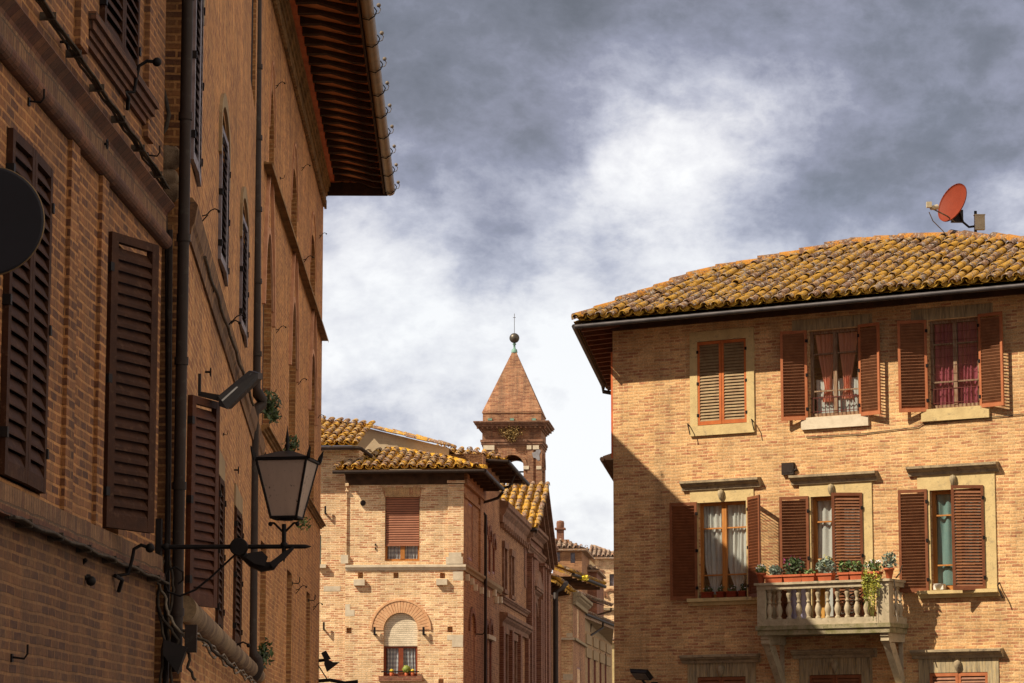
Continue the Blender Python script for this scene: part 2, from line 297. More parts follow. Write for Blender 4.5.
# ------------------------------------------------------------------ mesh builder
I4 = Matrix.Identity(4)
class MB:
    def __init__(s, M=None):
        s.M = M.M if isinstance(M, Face) else (M or I4); s.v = []; s.f = []; s.uv = []; s.mi = []; s.sm = []; s.t = []
    def add(s, vs, fs, mat=0, smooth=False, tint=0.0, L=None):
        b = len(s.v); vs = [Vector(p) for p in vs]
        if L is not None: vs = [L @ p for p in vs]
        s.v += [s.M @ p for p in vs]
        for f in fs:
            a = vs[f[0]]; n = Vector((0, 0, 0))
            for i in range(1, len(f) - 1): n += (vs[f[i]] - a).cross(vs[f[i + 1]] - a)
            if n.length > 1e-12: n.normalize()
            if abs(n.z) > .75: uv = [(vs[i].x, vs[i].y) for i in f]
            elif abs(n.x) > abs(n.y): uv = [(vs[i].y, vs[i].z) for i in f]
            else: uv = [(vs[i].x, vs[i].z) for i in f]
            s.f.append([b + i for i in f]); s.uv.append(uv); s.mi.append(mat); s.sm.append(smooth); s.t.append(tint)
        return s
    def box(s, x0, x1, y0, y1, z0, z1, mat=0, L=None, tint=0.0):
        if x1 < x0: x0, x1 = x1, x0
        if y1 < y0: y0, y1 = y1, y0
        if z1 < z0: z0, z1 = z1, z0
        vs = [(x0, y0, z0), (x1, y0, z0), (x1, y1, z0), (x0, y1, z0), (x0, y0, z1), (x1, y0, z1), (x1, y1, z1), (x0, y1, z1)]
        return s.add(vs, [(0, 3, 2, 1), (4, 5, 6, 7), (0, 1, 5, 4), (1, 2, 6, 5), (2, 3, 7, 6), (3, 0, 4, 7)], mat, L=L, tint=tint)
    def sweep(s, prof, x0, x1, mat=0, L=None, smooth=False):
        """profile [(y,z)...] closed, swept along x"""
        n = len(prof); vs = [(x0, y, z) for y, z in prof] + [(x1, y, z) for y, z in prof]
        fs = [(i, (i + 1) % n, n + (i + 1) % n, n + i) for i in range(n)]
        s.add(vs, fs, mat, smooth, L=L); s.add(vs, [tuple(range(n - 1, -1, -1)), tuple(range(n, 2 * n))], mat, L=L); return s
    def poly(s, pts, mat=0, tint=0.0): return s.add(pts, [tuple(range(len(pts)))], mat, tint=tint)
    def prism(s, pts, y0, y1, mat=0, L=None):
        """polygon in (x,z) extruded along y"""
        n = len(pts); vs = [(x, y0, z) for x, z in pts] + [(x, y1, z) for x, z in pts]
        fs = [(i, (i + 1) % n, n + (i + 1) % n, n + i) for i in range(n)] + [tuple(range(n - 1, -1, -1)), tuple(range(n, 2 * n))]
        return s.add(vs, fs, mat, L=L)
    def tube(s, pts, r, n=8, mat=0, L=None, caps=True):
        pts = [Vector(p) for p in pts]; rs = r if isinstance(r, (list, tuple)) else [r] * len(pts)
        vs = []; up = None
        for i, p in enumerate(pts):
            d = (pts[min(i + 1, len(pts) - 1)] - pts[max(i - 1, 0)])
            if d.length < 1e-9: d = Vector((0, 0, 1))
            d.normalize()
            if up is None: up = Vector((0, 0, 1)) if abs(d.z) < .9 else Vector((1, 0, 0))
            a = d.cross(up); a = a.normalized() if a.length > 1e-6 else Vector((1, 0, 0)); c = a.cross(d); up = c
            for k in range(n):
                an = 2 * math.pi * k / n; vs.append(p + (a * math.cos(an) + c * math.sin(an)) * rs[i])
        fs = [(i * n + k, i * n + (k + 1) % n, (i + 1) * n + (k + 1) % n, (i + 1) * n + k) for i in range(len(pts) - 1) for k in range(n)]
        s.add(vs, fs, mat, True, L=L)
        if caps: s.add(vs, [tuple(range(n))[::-1], tuple(range((len(pts) - 1) * n, len(pts) * n))], mat, L=L)
        return s
    def lathe(s, prof, c=(0, 0, 0), n=14, mat=0, L=None, smooth=True):
        vs = []; c = Vector(c)
        for r, z in prof:
            for k in range(n):
                an = 2 * math.pi * k / n; vs.append(c + Vector((r * math.cos(an), r * math.sin(an), z)))
        m = len(prof)
        fs = [(i * n + k, i * n + (k + 1) % n, (i + 1) * n + (k + 1) % n, (i + 1) * n + k) for i in range(m - 1) for k in range(n)]
        s.add(vs, fs, mat, smooth, L=L); s.add(vs, [tuple(range(n))[::-1], tuple(range((m - 1) * n, m * n))], mat, L=L); return s
    def ball(s, c, r, mat=0, n=10, sz=1.0, L=None):
        m = n // 2 + 1
        return s.lathe([(max(.0005, r * math.sin(math.pi * i / m)), -r * sz * math.cos(math.pi * i / m)) for i in range(m + 1)], c, n, mat, L=L)
    def leaves(s, c, rad, n, size, mat=0, L=None, fill=.45):
        c = Vector(c)
        for _ in range(n):
            d = Vector((random.gauss(0, 1), random.gauss(0, 1), random.gauss(0, 1))).normalized() * (fill + (1 - fill) * random.random())
            p = c + Vector((d.x * rad[0], d.y * rad[1], d.z * rad[2]))
            a = Vector((random.gauss(0, 1), random.gauss(0, 1), random.gauss(0, 1))).normalized()
            b = a.orthogonal().normalized(); z = size * random.uniform(.6, 1.3)
            s.add([p - a * z, p + b * z * .45, p + a * z, p - b * z * .45], [(0, 1, 2, 3)], mat, tint=random.random(), L=L)
        return s
    def build(s, name, mats, parent=None, loc=None):
        if not isinstance(mats, (list, tuple)): mats = [mats]
        root = parent
        while root is not None and root.parent is not None: root = root.parent
        if root is not None: inv = ROOT[root.name].inverted()
        elif loc is not None: inv = Matrix.Translation(Vector(loc)).inverted()
        else: inv = I4
        me = bpy.data.meshes.new(name); me.from_pydata([tuple(inv @ p) for p in s.v], [], s.f)
        for k in mats: me.materials.append(MT[k])
        ul = me.uv_layers.new(name='UVMap'); flat = [c for uv in s.uv for p in uv for c in p]; ul.data.foreach_set('uv', flat)
        me.polygons.foreach_set('material_index', s.mi); me.polygons.foreach_set('use_smooth', s.sm)
        ta = me.attributes.new('tint', 'FLOAT', 'FACE'); ta.data.foreach_set('value', s.t)
        me.update()
        o = bpy.data.objects.new(name, me); COL.objects.link(o)
        if parent is not None: o.parent = parent
        elif loc is not None: o.location = loc; ROOT[o.name] = Matrix.Translation(Vector(loc))
        else: ROOT[o.name] = I4.copy()
        return o
ROOT = {}
def thing(name, label, cat, M, group=None):
    """Empty at the base of a thing; M a Face, matrix or location"""
    if isinstance(M, Face): M = M.M
    elif not isinstance(M, Matrix): M = Matrix.Translation(Vector(M))
    o = bpy.data.objects.new(name, None); COL.objects.link(o); o.matrix_world = M; o.empty_display_size = .3
    ROOT[o.name] = M.copy(); tag(o, label, cat, group); return o
def tag(o, label, cat, group=None):
    o['label'] = label; o['category'] = cat
    if group: o['group'] = group
    return o

# ------------------------------------------------------------------ facade pieces
def wall_sheet(mb, x0, x1, z0, z1, ops=(), depth=.25, y=0.0, mat=0):
    """ops: (xa,xb,za,zb) or (xa,xb,za,zb,rise): rise>0 adds a round/pointed arch above zb"""
    R = []
    for o in ops: R.append((o[0], o[1], o[2], o[3] + (o[4] if len(o) > 4 else 0)))
    xs = sorted(set([x0, x1] + [a for r in R for a in r[:2] if x0 < a < x1]))
    zs = sorted(set([z0, z1] + [a for r in R for a in r[2:] if z0 < a < z1]))
    for i in range(len(xs) - 1):
        j = 0
        while j < len(zs) - 1:
            cx = (xs[i] + xs[i + 1]) / 2
            def inside(k): cz = (zs[k] + zs[k + 1]) / 2; return any(r[0] < cx < r[1] and r[2] < cz < r[3] for r in R)
            if inside(j): j += 1; continue
            k = j
            while k + 1 < len(zs) - 1 and not inside(k + 1): k += 1
            mb.poly([(xs[i], y, zs[j]), (xs[i + 1], y, zs[j]), (xs[i + 1], y, zs[k + 1]), (xs[i], y, zs[k + 1])], mat)
            j = k + 1
    for o in ops:
        xa, xb, za, zb = o[:4]; yd = y + depth
        mb.poly([(xa, y, za), (xa, y, zb), (xa, yd, zb), (xa, yd, za)], mat); mb.poly([(xb, y, za), (xb, yd, za), (xb, yd, zb), (xb, y, zb)], mat)
        mb.poly([(xa, y, za), (xa, yd, za), (xb, yd, za), (xb, y, za)], mat)
        if len(o) > 4:
            pts = arch_pts(xa, xb, zb, o[4]); zt = zb + o[4]; h = len(pts) // 2
            mb.add([(p[0], y, p[1]) for p in pts[:h + 1]] + [(xa, y, zt)], [tuple([h + 1] + list(range(h + 1)))], mat)
            mb.add([(p[0], y, p[1]) for p in pts[h:]] + [(xb, y, zt)], [tuple([len(pts) - h] + list(range(len(pts) - h)))], mat)
            for a, b in zip(pts[:-1], pts[1:]): mb.poly([(a[0], y, a[1]), (b[0], y, b[1]), (b[0], yd, b[1]), (a[0], yd, a[1])], mat)
        else: mb.poly([(xa, y, zb), (xb, y, zb), (xb, yd, zb), (xa, yd, zb)], mat)
def arch_pts(xa, xb, zb, rise, n=12):
    w = xb - xa; pts = []
    if rise <= w * .55:
        for i in range(n + 1):
            a = math.pi * (1 - i / n); pts.append(((xa + xb) / 2 + w / 2 * math.cos(a), zb + rise * math.sin(a)))
    else:   # pointed
        for i in range(n + 1):
            u = i / n; s_ = 1 - abs(2 * u - 1); x = xa + w * u; pts.append((x, zb + rise * math.sin(s_ * math.pi / 2) ** .8))
        pts[0] = (xa, zb); pts[-1] = (xb, zb)
    return pts
def arch_band(mb, xa, xb, zb, rise, t, y0, y1, mat=0, zbot=None):
    """raised band around an arch"""
    a = arch_pts(xa, xb, zb, rise, 16); cx = (xa + xb) / 2
    k = (xb - xa + 2 * t) / (xb - xa); k2 = (rise + t) / rise
    b = [(cx + (x - cx) * k, zb + (z - zb) * k2) for x, z in a]
    if zbot is not None: a = [(xa, zbot)] + a + [(xb, zbot)]; b = [(xa - t, zbot)] + b + [(xb + t, zbot)]
    n = len(a); vs = [(x, y0, z) for x, z in a] + [(x, y0, z) for x, z in b] + [(x, y1, z) for x, z in a] + [(x, y1, z) for x, z in b]
    fs = []
    for i in range(n - 1):
        fs += [(i, i + 1, n + i + 1, n + i), (n + i, n + i + 1, 3 * n + i + 1, 3 * n + i), (i, 2 * n + i, 2 * n + i + 1, i + 1)]
    fs += [(0, n, 3 * n, 2 * n), (n - 1, 3 * n - 1, 4 * n - 1, 2 * n - 1)]
    mb.add(vs, fs, mat)

def shutter(parent, F, hx, z0, z1, w, side, ang, mats=('shutter', 'shutter'), pitch=.058, y=-.035, bars=1, label=None, th=.035, stile=.05, slat_t=.008, lap=.42):
    a = math.radians(ang); dx, dy = side * math.cos(a), -math.sin(a)
    # leaf frame: e along leaf, nrm thickness, z
    L = Matrix(((dx, -dy, 0, hx), (dy, dx, 0, y), (0, 0, 1, 0), (0, 0, 0, 1)))
    mb = MB(F)
    mb.box(0, stile, -th / 2, th / 2, z0, z1, 0, L); mb.box(w - stile, w, -th / 2, th / 2, z0, z1, 0, L)
    mb.box(stile, w - stile, -th / 2 + .001, th / 2 - .001, z0, z0 + .075, 0, L); mb.box(stile, w - stile, -th / 2 + .001, th / 2 - .001, z1 - .06, z1, 0, L)
    z = z0 + .075 + pitch * .4; d = pitch * lap
    # slats slope down to the outside of the closed leaf
    sg = side
    while z < z1 - .06 - pitch * .2:
        yo = -sg * th * .45; yi = sg * th * .45
        mb.add([(stile, yo, z - d), (w - stile, yo, z - d), (w - stile, yi, z + d), (stile, yi, z + d),
                (stile, yo, z - d + slat_t), (w - stile, yo, z - d + slat_t), (w - stile, yi, z + d + slat_t), (stile, yi, z + d + slat_t)],
               [(0, 1, 2, 3), (4, 7, 6, 5), (0, 4, 5, 1), (2, 6, 7, 3)], 1, L=L)
        z += pitch
    for zz in (z0 + (z1 - z0) * .12, (z0 + z1) / 2, z1 - (z1 - z0) * .12):
        mb.box(-.015, .03, -.03, .03, zz - .03, zz + .03, 2, L)
    o = mb.build('shutter', [mats[0], mats[1], 'iron'], parent)
    if label: o['label'] = label
    return o

def casement(parent, F, x0, x1, z0, z1, y=.16, mat='wood', fr=.055, mull=.075, cross=(), name='window', pane=True, curtain=None):
    mb = MB(F); t = .05
    mb.box(x0, x0 + fr, y, y + t, z0, z1); mb.box(x1 - fr, x1, y, y + t, z0, z1)
    mb.box(x0 + fr, x1 - fr, y + .001, y + t, z0, z0 + fr * 1.2); mb.box(x0 + fr, x1 - fr, y + .001, y + t, z1 - fr, z1)
    cx = (x0 + x1) / 2
    if mull: mb.box(cx - mull / 2, cx + mull / 2, y - .012, y + t, z0 + fr * 1.2, z1 - fr)
    for c in cross:
        zz = z0 + (z1 - z0) * c
        if mull: mb.box(x0 + fr, cx - mull / 2, y + .004, y + t - .004, zz - .014, zz + .014); mb.box(cx + mull / 2, x1 - fr, y + .004, y + t - .004, zz - .014, zz + .014)
        else: mb.box(x0 + fr, x1 - fr, y + .004, y + t - .004, zz - .014, zz + .014)
    w = mb.build(name, mat, parent)
    if pane:
        mb = MB(F); mb.poly([(x0 + fr, y + .025, z0 + fr), (x1 - fr, y + .025, z0 + fr), (x1 - fr, y + .025, z1 - fr), (x0 + fr, y + .025, z1 - fr)])
        mb.build('pane', 'glass', w)
    return w
def street_win(parent, F, x0, x1, z0, z1, rise=0, name='window', bars=1):
    """window almost flush with a wall seen at a grazing angle"""
    mb = MB(F); f = .07; zt_ = z1 + rise
    mb.box(x0, x0 + f, .015, .05, z0, zt_); mb.box(x1 - f, x1, .015, .05, z0, zt_); mb.box(x0 + f, x1 - f, .015, .05, z0, z0 + f); mb.box(x0 + f, x1 - f, .015, .05, zt_ - f, zt_)
    if bars: mb.box((x0 + x1) / 2 - .03, (x0 + x1) / 2 + .03, .02, .05, z0 + f, zt_ - f)
    w = mb.build(name, 'wood_red', parent)
    mb = MB(F); mb.poly([(x0, .052, z0), (x1, .052, z0), (x1, .052, zt_), (x0, .052, zt_)]); mb.build('pane', 'dark_pane', w)
    return w
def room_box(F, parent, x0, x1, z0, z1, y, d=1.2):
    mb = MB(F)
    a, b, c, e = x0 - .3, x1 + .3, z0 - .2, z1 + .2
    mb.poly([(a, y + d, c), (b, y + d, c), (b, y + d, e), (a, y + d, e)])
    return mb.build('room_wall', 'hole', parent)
def curtain(F, x0, x1, z0, z1, y, mat, label, folds=5, amp=.02, shape=None, name='curtain'):
    """shape(u,v)->(x,z) in 0..1 of the panel"""
    mb = MB(F); nu, nv = 36, 14; vs = []
    ph = random.random() * 6
    for j in range(nv + 1):
        for i in range(nu + 1):
            u, v = i / nu, j / nv
            sx, sz = shape(u, v) if shape else (u, v)
            yy = y + amp * math.sin((u + .05 * math.sin(u * 9 + ph)) * folds * 2 * math.pi + ph + .9 * math.sin(v * 3.1 + ph)) + amp * .4 * math.sin(u * folds * 5.3 + v * 3)
            vs.append((x0 + (x1 - x0) * sx, yy, z0 + (z1 - z0) * sz))
    fs = [(j * (nu + 1) + i, j * (nu + 1) + i + 1, (j + 1) * (nu + 1) + i + 1, (j + 1) * (nu + 1) + i) for j in range(nv) for i in range(nu)]
    mb.add(vs, fs, 0, True)
    o = mb.build(name, mat, None, loc=F.w((x0 + x1) / 2, y, z0)); tag(o, label, 'curtain'); return o

def cornice_prof(z0, z1, out, y=0.0):
    h = z1 - z0
    return [(y, z0), (y - out * .35, z0), (y - out * .4, z0 + h * .3), (y - out * .75, z0 + h * .5), (y - out * .8, z0 + h * .62), (y - out, z0 + h * .68), (y - out, z0 + h * .92), (y, z1)]
def surround(parent, F, x0, x1, z0, z1, w=.14, top=.18, out=.03, mat='stone', bottom=0, name='surround'):
    mb = MB(F)
    mb.box(x0 - w, x0, -out, .02, z0, z1); mb.box(x1, x1 + w, -out, .02, z0, z1); mb.box(x0 - w, x1 + w, -out, .02, z1, z1 + top)
    if bottom: mb.box(x0 - w, x1 + w, -out - .02, .02, z0 - bottom, z0)
    return mb.build(name, mat, parent)

# ------------------------------------------------------------------ roof tiles
def roof_matrix(F, ye, ze, tp):
    """x along eave, y up the slope (length), z normal"""
    l = math.hypot(1, tp)
    L = Matrix(((1, 0, 0, 0), (0, 1 / l, -tp / l, ye), (0, tp / l, 1 / l, ze), (0, 0, 0, 1)))
    return F.M @ L
def tile_field(mb, x0, x1, smin, smax, pitch=.235, expo=.34, mats=(0, 1), jit=1.0, seg=6):
    n = max(1, int(round((x1 - x0) / pitch))); pitch = (x1 - x0) / n
    R = pitch * .31
    for i in range(n + 1):
        for kind in (0, 1):
            x = x0 + i * pitch + (0 if kind == 0 else pitch / 2)
            if x > x1 + .01: continue
            a, b = smin(x), smax(x)
            if b - a < .1: continue
            s0 = a
            while s0 < b - .08:
                ln = min(expo + .07, b - s0 + .03)
                dx = random.uniform(-1, 1) * .014 * jit; rot = random.uniform(-1, 1) * .05 * jit; dz = random.uniform(-.004, .014) * jit; tn = random.random()
                r0, r1 = (R * 1.08, R * .90) if kind == 0 else (R * 1.35, R * 1.5)
                h0, h1 = (.075 + dz, .055 + dz) if kind == 0 else (.022 + dz, .002 + dz)
                vs = []; th = .016
                for (ss, rr, hh) in ((s0, r0, h0), (s0 + ln, r1, h1)):
                    for inner in (0, 1):
                        for k in range(seg + 1):
                            an = math.pi * k / seg; r = rr - (th if inner else 0)
                            xx = x + dx + rot * (ss - s0) + r * math.cos(an)
                            zz = hh + (r * .92 * math.sin(an) if kind == 0 else rr * .85 - r * .85 * math.sin(an) - .02)
                            vs.append((xx, ss, zz))
                m = seg + 1; fs = []
                for k in range(seg):
                    fs.append((k, k + 1, 2 * m + k + 1, 2 * m + k)); fs.append((k, m + k, m + k + 1, k + 1))
                mb.add(vs, fs, mats[kind], True, tint=tn)
                s0 += expo * random.uniform(.97, 1.03)
def ridge_tiles(mb, pts, r=.11, ln=.38, mat=0, seg=7):
    """capping tiles along a world polyline"""
    for a, b in zip(pts[:-1], pts[1:]):
        a = Vector(a); b = Vector(b); L = (b - a).length; n = max(1, int(L / ln)); d = (b - a) / n; dn = d.normalized()
        sd = dn.cross(Vector((0, 0, 1))).normalized(); up = sd.cross(dn)
        for i in range(n):
            p = a + d * i; q = p + d * 1.16; vs = []; j = Vector((random.uniform(-.012, .012), random.uniform(-.012, .012), random.uniform(-.01, .02)))
            rj = random.uniform(.9, 1.12)
            for P, rr in ((p, r * 1.15 * rj), (q, r * .84 * rj)):
                for k in range(seg + 1):
                    an = math.pi * k / seg; vs.append(P + j + sd * rr * math.cos(an) + up * (rr * math.sin(an) - .02))
            mb.add(vs, [(k, k + 1, seg + 2 + k, seg + 1 + k) for k in range(seg)] + [tuple(range(seg + 1))[::-1]], mat, True, tint=random.random())
def gutter_line(mb, pts, r=.07, mat=0, n=8):
    """half round trough along world polyline, drawn with thickness"""
    mb.tube(pts, r, n, mat)
def hook(mb, x, z, L=None, s=1.0, out=.16):
    """small wrought iron hook standing off the wall (frame: y inward)"""
    mb.tube([(x, 0, z), (x, -out * .8 * s, z - .01), (x, -out * s, z + .03 * s), (x, -out * s, z + .12 * s)], .011 * s, 5, 0)
    mb.box(x - .02, x + .02, -.012, .004, z - .05 * s, z + .03 * s)
def scroll_hook(mb, x, z, s=1.0):
    pts = [(x, 0, z), (x, -.08 * s, z + .02 * s), (x, -.15 * s, z + .10 * s), (x, -.22 * s, z + .13 * s), (x, -.28 * s, z + .10 * s)]
    mb.tube(pts, .012 * s, 5); mb.ball((x, -.29 * s, z + .085 * s), .028 * s); mb.tube([(x, 0, z - .1 * s), (x, -.1 * s, z + .02 * s)], .012 * s, 5)

# ================================================================== RIGHT HOUSE
R = Face(2.05, 58, .849, -.528)
rb = thing('brick_house', 'sunlit tan brick house on the right with balcony, brown shutters and lichened tile roof', 'building', R)
WT = 13.0; ZT = R.hz(615, 322)          # wall top
sd = Vector((.0945, .9955, 0))
def RS(k, back=0): return R.O + sd * k
# windows by their place on the facade
T1 = R.rect(698, 747, 341, 427); T2 = R.rect(809, 859, 331, 417); T3 = R.rect(929, 979, 317, 406)
M1 = R.rect(698.5, 747, 503, 597); M2 = R.rect(812, 862, 495, 630); M3 = R.rect(931, 984, 488, 590)
def lift(r, a=None, b=None): return (r[0], r[1], r[2] if a is None else a, r[3] if b is None else b)
zt0, zt1 = (T2[2] + T3[2]) / 2, (T2[3] + T3[3]) / 2; T1 = lift(T1, zt0 - .02, zt1 - .02); T2 = lift(T2, zt0, zt1); T3 = lift(T3, zt0, zt1)
zm0, zm1 = (M1[2] + M3[2]) / 2, (M1[3] + M3[3]) / 2; M1 = lift(M1, zm0, zm1); M3 = lift(M3, zm0, zm1)
BD = .80                                # balcony depth
zb_top = R.hz(822, 581, -BD); zb_floor = R.hz(822, 618, -BD); zb_bot = R.hz(822, 634, -BD)
M2 = lift(M2, zb_floor - .02, zm1)
zB = R.hz(720, 677); zB3 = R.hz(960, 672); zl1 = (zB + zB3) / 2
B1 = (R.hx(698, 678), R.hx(746, 678), zl1 - 1.9, zl1); B3 = (R.hx(930, 675), R.hx(988, 675), zl1 - 1.9, zl1)
B2 = (R.hx(810, 678), R.hx(862, 678), zl1 - 2.2, zl1)
mb = MB(R); wall_sheet(mb, 0, WT, 0, ZT, [T1, T2, T3, M1, M2, M3, B1, B2, B3], .24)
mb.build('wall', 'brick_right', rb)
mb = MB(R)
ls = Vector((sd.dot(R.u), sd.dot(R.v), 0)); A = Vector((0, 0, 0)); Bp = ls * 10; Cc = Vector((WT, 10 * ls.y, 0)); D = Vector((WT, 0, 0))
for a, b in ((Bp, A), (Cc, Bp), (D, Cc)):
    mb.add([(a.x, a.y, 0), (b.x, b.y, 0), (b.x, b.y, ZT), (a.x, a.y, ZT)], [(0, 1, 2, 3)])
mb.add([(0, 0, ZT), (Bp.x, Bp.y, ZT), (Cc.x, Cc.y, ZT), (D.x, D.y, ZT)], [(0, 1, 2, 3)])
mb.build('side_wall', 'brick_street', rb)
# thin rendered strip down the far corner
mb = MB(R); mb.box(-.05, 0.0, .01, .12, R.hz(613, 458), R.hz(613, 352)); mb.build('corner_strip', 'red_board', rb)

# ---- roof
DG = .84; zG = R.hz(800, 306, -DG)      # gutter height
ze = zG + .10; tp = .46; ye = -DG - .03
out_px = [(640, 299), (688, 282), (716, 274), (780, 261.5), (800, 257.5), (851, 247), (900, 243), (951, 239), (1024, 245), (1075, 262), (1112, 290)]
outl = [R.slope_hit(px, py, ye, ze, tp) for px, py in out_px]
RM = roof_matrix(R, ye, ze, tp); lsl = math.hypot(1, tp)
cornr = (R.slope_hit(573, 322, ye, ze, tp)[0], ye)
outl = [cornr] + outl
XR = outl[-1][0]
def smaxR(x):
    for (a, b) in zip(outl[:-1], outl[1:]):
        if a[0] <= x <= b[0] and b[0] > a[0]: return ((a[1] + (b[1] - a[1]) * (x - a[0]) / (b[0] - a[0])) - ye) * lsl
    return 0
mb = MB(); mb.M = RM
tile_field(mb, cornr[0] + .1, XR - .1, lambda x: -.03, smaxR, .262, .30, jit=1.8)
mb.add([(cornr[0], 0, 0)] + [(x, (y - ye) * lsl, 0) for x, y in outl[1:]] + [(XR, 0, 0)], [tuple(range(len(outl) + 1))], 1)
# far slopes falling away behind
def wz(x, y): return R.w(x, y, ze + (y - ye) * tp)
back = []
side_e = R.M.inverted() @ (R.w(cornr[0], ye, 0) + sd * 10.6); side_e.z = ze
bk = [(cornr[0], ye)] + [(side_e.x * f + cornr[0] * (1 - f), side_e.y * f + ye * (1 - f)) for f in (.25, .5, .8)] + [(side_e.x, side_e.y)]
while len(bk) < len(outl): bk.append((side_e.x + (XR - side_e.x) * (len(bk) - 4) / (len(outl) - 5), side_e.y))
mb.M = R.M
for i in range(len(outl) - 1):
    a, b = outl[i], outl[i + 1]; c, d = bk[i + 1], bk[i]
    mb.add([(a[0], a[1], ze + (a[1] - ye) * tp), (b[0], b[1], ze + (b[1] - ye) * tp), (c[0], c[1], ze), (d[0], d[1], ze)], [(0, 1, 2, 3)], 0)
roof = mb.build('roof', ['tile', 'tile_pan'], rb)
mb = MB(); ridge_tiles(mb, [wz(x, y) + Vector((0, 0, .07)) for x, y in outl], .12, .40)
mb.build('ridge_tiles', ['tile_ridge'], roof)
# mortar bed under the ridge
mb = MB(R)
for a, b in zip(outl[5:8], outl[6:9]):
    za, zb_ = ze + (a[1] - ye) * tp, ze + (b[1] - ye) * tp
    mb.add([(a[0], a[1] - .06, za - .02), (b[0], b[1] - .06, zb_ - .02), (b[0], b[1] - .02, zb_ + .12), (a[0], a[1] - .02, za + .12)], [(0, 1, 2, 3)])
mb.build('ridge_mortar', 'concrete', roof)
# eave: soffit, gutter, rafters
mb = MB(R)
gx0 = cornr[0]
mb.add([(gx0 + .03, -DG + .04, zG + .05), (WT + .5, -DG + .04, zG + .05), (WT, 0, zG + .20), (0, 0, zG + .20)], [(0, 1, 2, 3)])
se = (side_e.x, side_e.y)
mb.add([(gx0 + .03, -DG + .04, zG + .05), (0, 0, zG + .20), (Bp.x, Bp.y, zG + .20), (se[0] + .05, se[1], zG + .05)], [(0, 1, 2, 3)])
mb.box(0.02, WT, -.10, 0, zG - .02, zG + .16); mb.box(.02, WT, -.18, -.1, zG + .08, zG + .17)
sof = mb.build('soffit', 'beam', rb)
g = MB(); P0 = R.w(gx0, -DG, zG)
gutter_line(g, [R.w(WT + .6, -DG, zG), P0], .047); gutter_line(g, [P0 + sd * -.05, P0 + sd * 9.3], .05)
g.tube([P0 + sd * 9.3, P0 + sd * 9.35 + Vector((0, 0, -.12)), P0 + sd * 9.45 + Vector((.5, 0, -.2)), P0 + sd * 9.45 + Vector((.85, 0, -.35))], .05, 8)
g.build('gutter', 'gutter', rb)
for i in range(15):
    k = .35 + i * .66
    mb = MB(); q = P0 + sd * k
    Lr = Matrix.Translation(Vector((q.x + .12, q.y, zG - .02))) @ Matrix.Rotation(math.radians(-7), 4, 'Y')
    mb.add([(0, -.06, -.03), (.85, -.06, -.03), (.85, .06, -.03), (0, .06, -.03), (.0, -.06, .1), (.85, -.06, .1), (.85, .06, .1), (0, .06, .1)], [(0, 3, 2, 1), (4, 5, 6, 7), (0, 1, 5, 4), (1, 2, 6, 5), (2, 3, 7, 6), (3, 0, 4, 7)], L=Lr)
    mb.build('rafter', 'rafter_brown', rb)

# ---- top row
def mk_back(r, y=1.1): room_box(R, rb, r[0], r[1], r[2], r[3], .3, y)
x0, x1, z0, z1 = T1
w = MB(R); w.box(x0, x1, .03, .1, z0, z1); w = w.build('window', 'hole', rb)
hw = (x1 - x0) / 2 - .004
shutter(w, R, x0, z0 + .01, z1 - .01, hw, 1, 2, ('shutter_frame', 'shutter_slat_pale'), .062, -.005)
shutter(w, R, x1, z0 + .01, z1 - .01, hw, -1, 2, ('shutter_frame', 'shutter_slat_pale'), .062, -.005)
surround(w, R, x0, x1, z0, z1, .17, .20, .03, 'stone', bottom=.2)
mb = MB(R)
for xx in (x0 - .17, x1 + .16): mb = MB(R); mb.tube([(xx, 0, z0 - .02), (xx - .02, -.1, z0 + .05), (xx + .03, -.16, z0 - .03), (xx + .06, -.15, z0 - .18)], .012, 5); mb.build('shutter_stay', 'iron', w)
for r, lx, rx, cs in ((T2, .53, .50, 'coral'), (T3, .56, .54, 'crimson')):
    x0, x1, z0, z1 = r
    w = casement(rb, R, x0, x1, z0, z1, .07, 'wood_old', .06, .075, (.30, .73))
    shutter(w, R, x0 - .02, z0 - .05, z1 + .02, lx, 1, 166, ('shutter_faded', 'slat_brown'), .060)
    shutter(w, R, x1 + .02, z0 - .05, z1 + .04, rx, -1, 167, ('shutter_faded', 'slat_brown'), .060)
    mb = MB(R); mb.box(x0 - .16, x1 + .2, -.06, .2, z0 - .24, z0 - .01); mb.build('sill', 'travertine' if cs == 'coral' else 'stone', w)
    mb = MB(R); mb.box(x0 - .35, x1 + .3, -.012, .02, z1 + .02, z1 + .24); mb.build('lintel', 'stone_stain', w)
    mb = MB(R)
    for q in range(12): xx = x0 + .06 + (x1 - x0 - .12) * q / 11; mb.box(xx - .004, xx + .004, .05, .058, z0 + .02, z0 + .38)
    mb.box(x0, x1, .048, .06, z0 + .37, z0 + .385); mb.box(x0, x1, .048, .06, z0 + .10, z0 + .112)
    if cs == 'crimson':
        for q in range(7): zz = z0 + .5 + q * .16; mb.box(x0, x1, .05, .057, zz, zz + .005)
    mb.build('guard_wire', 'wire', w)
    mk_back(r)
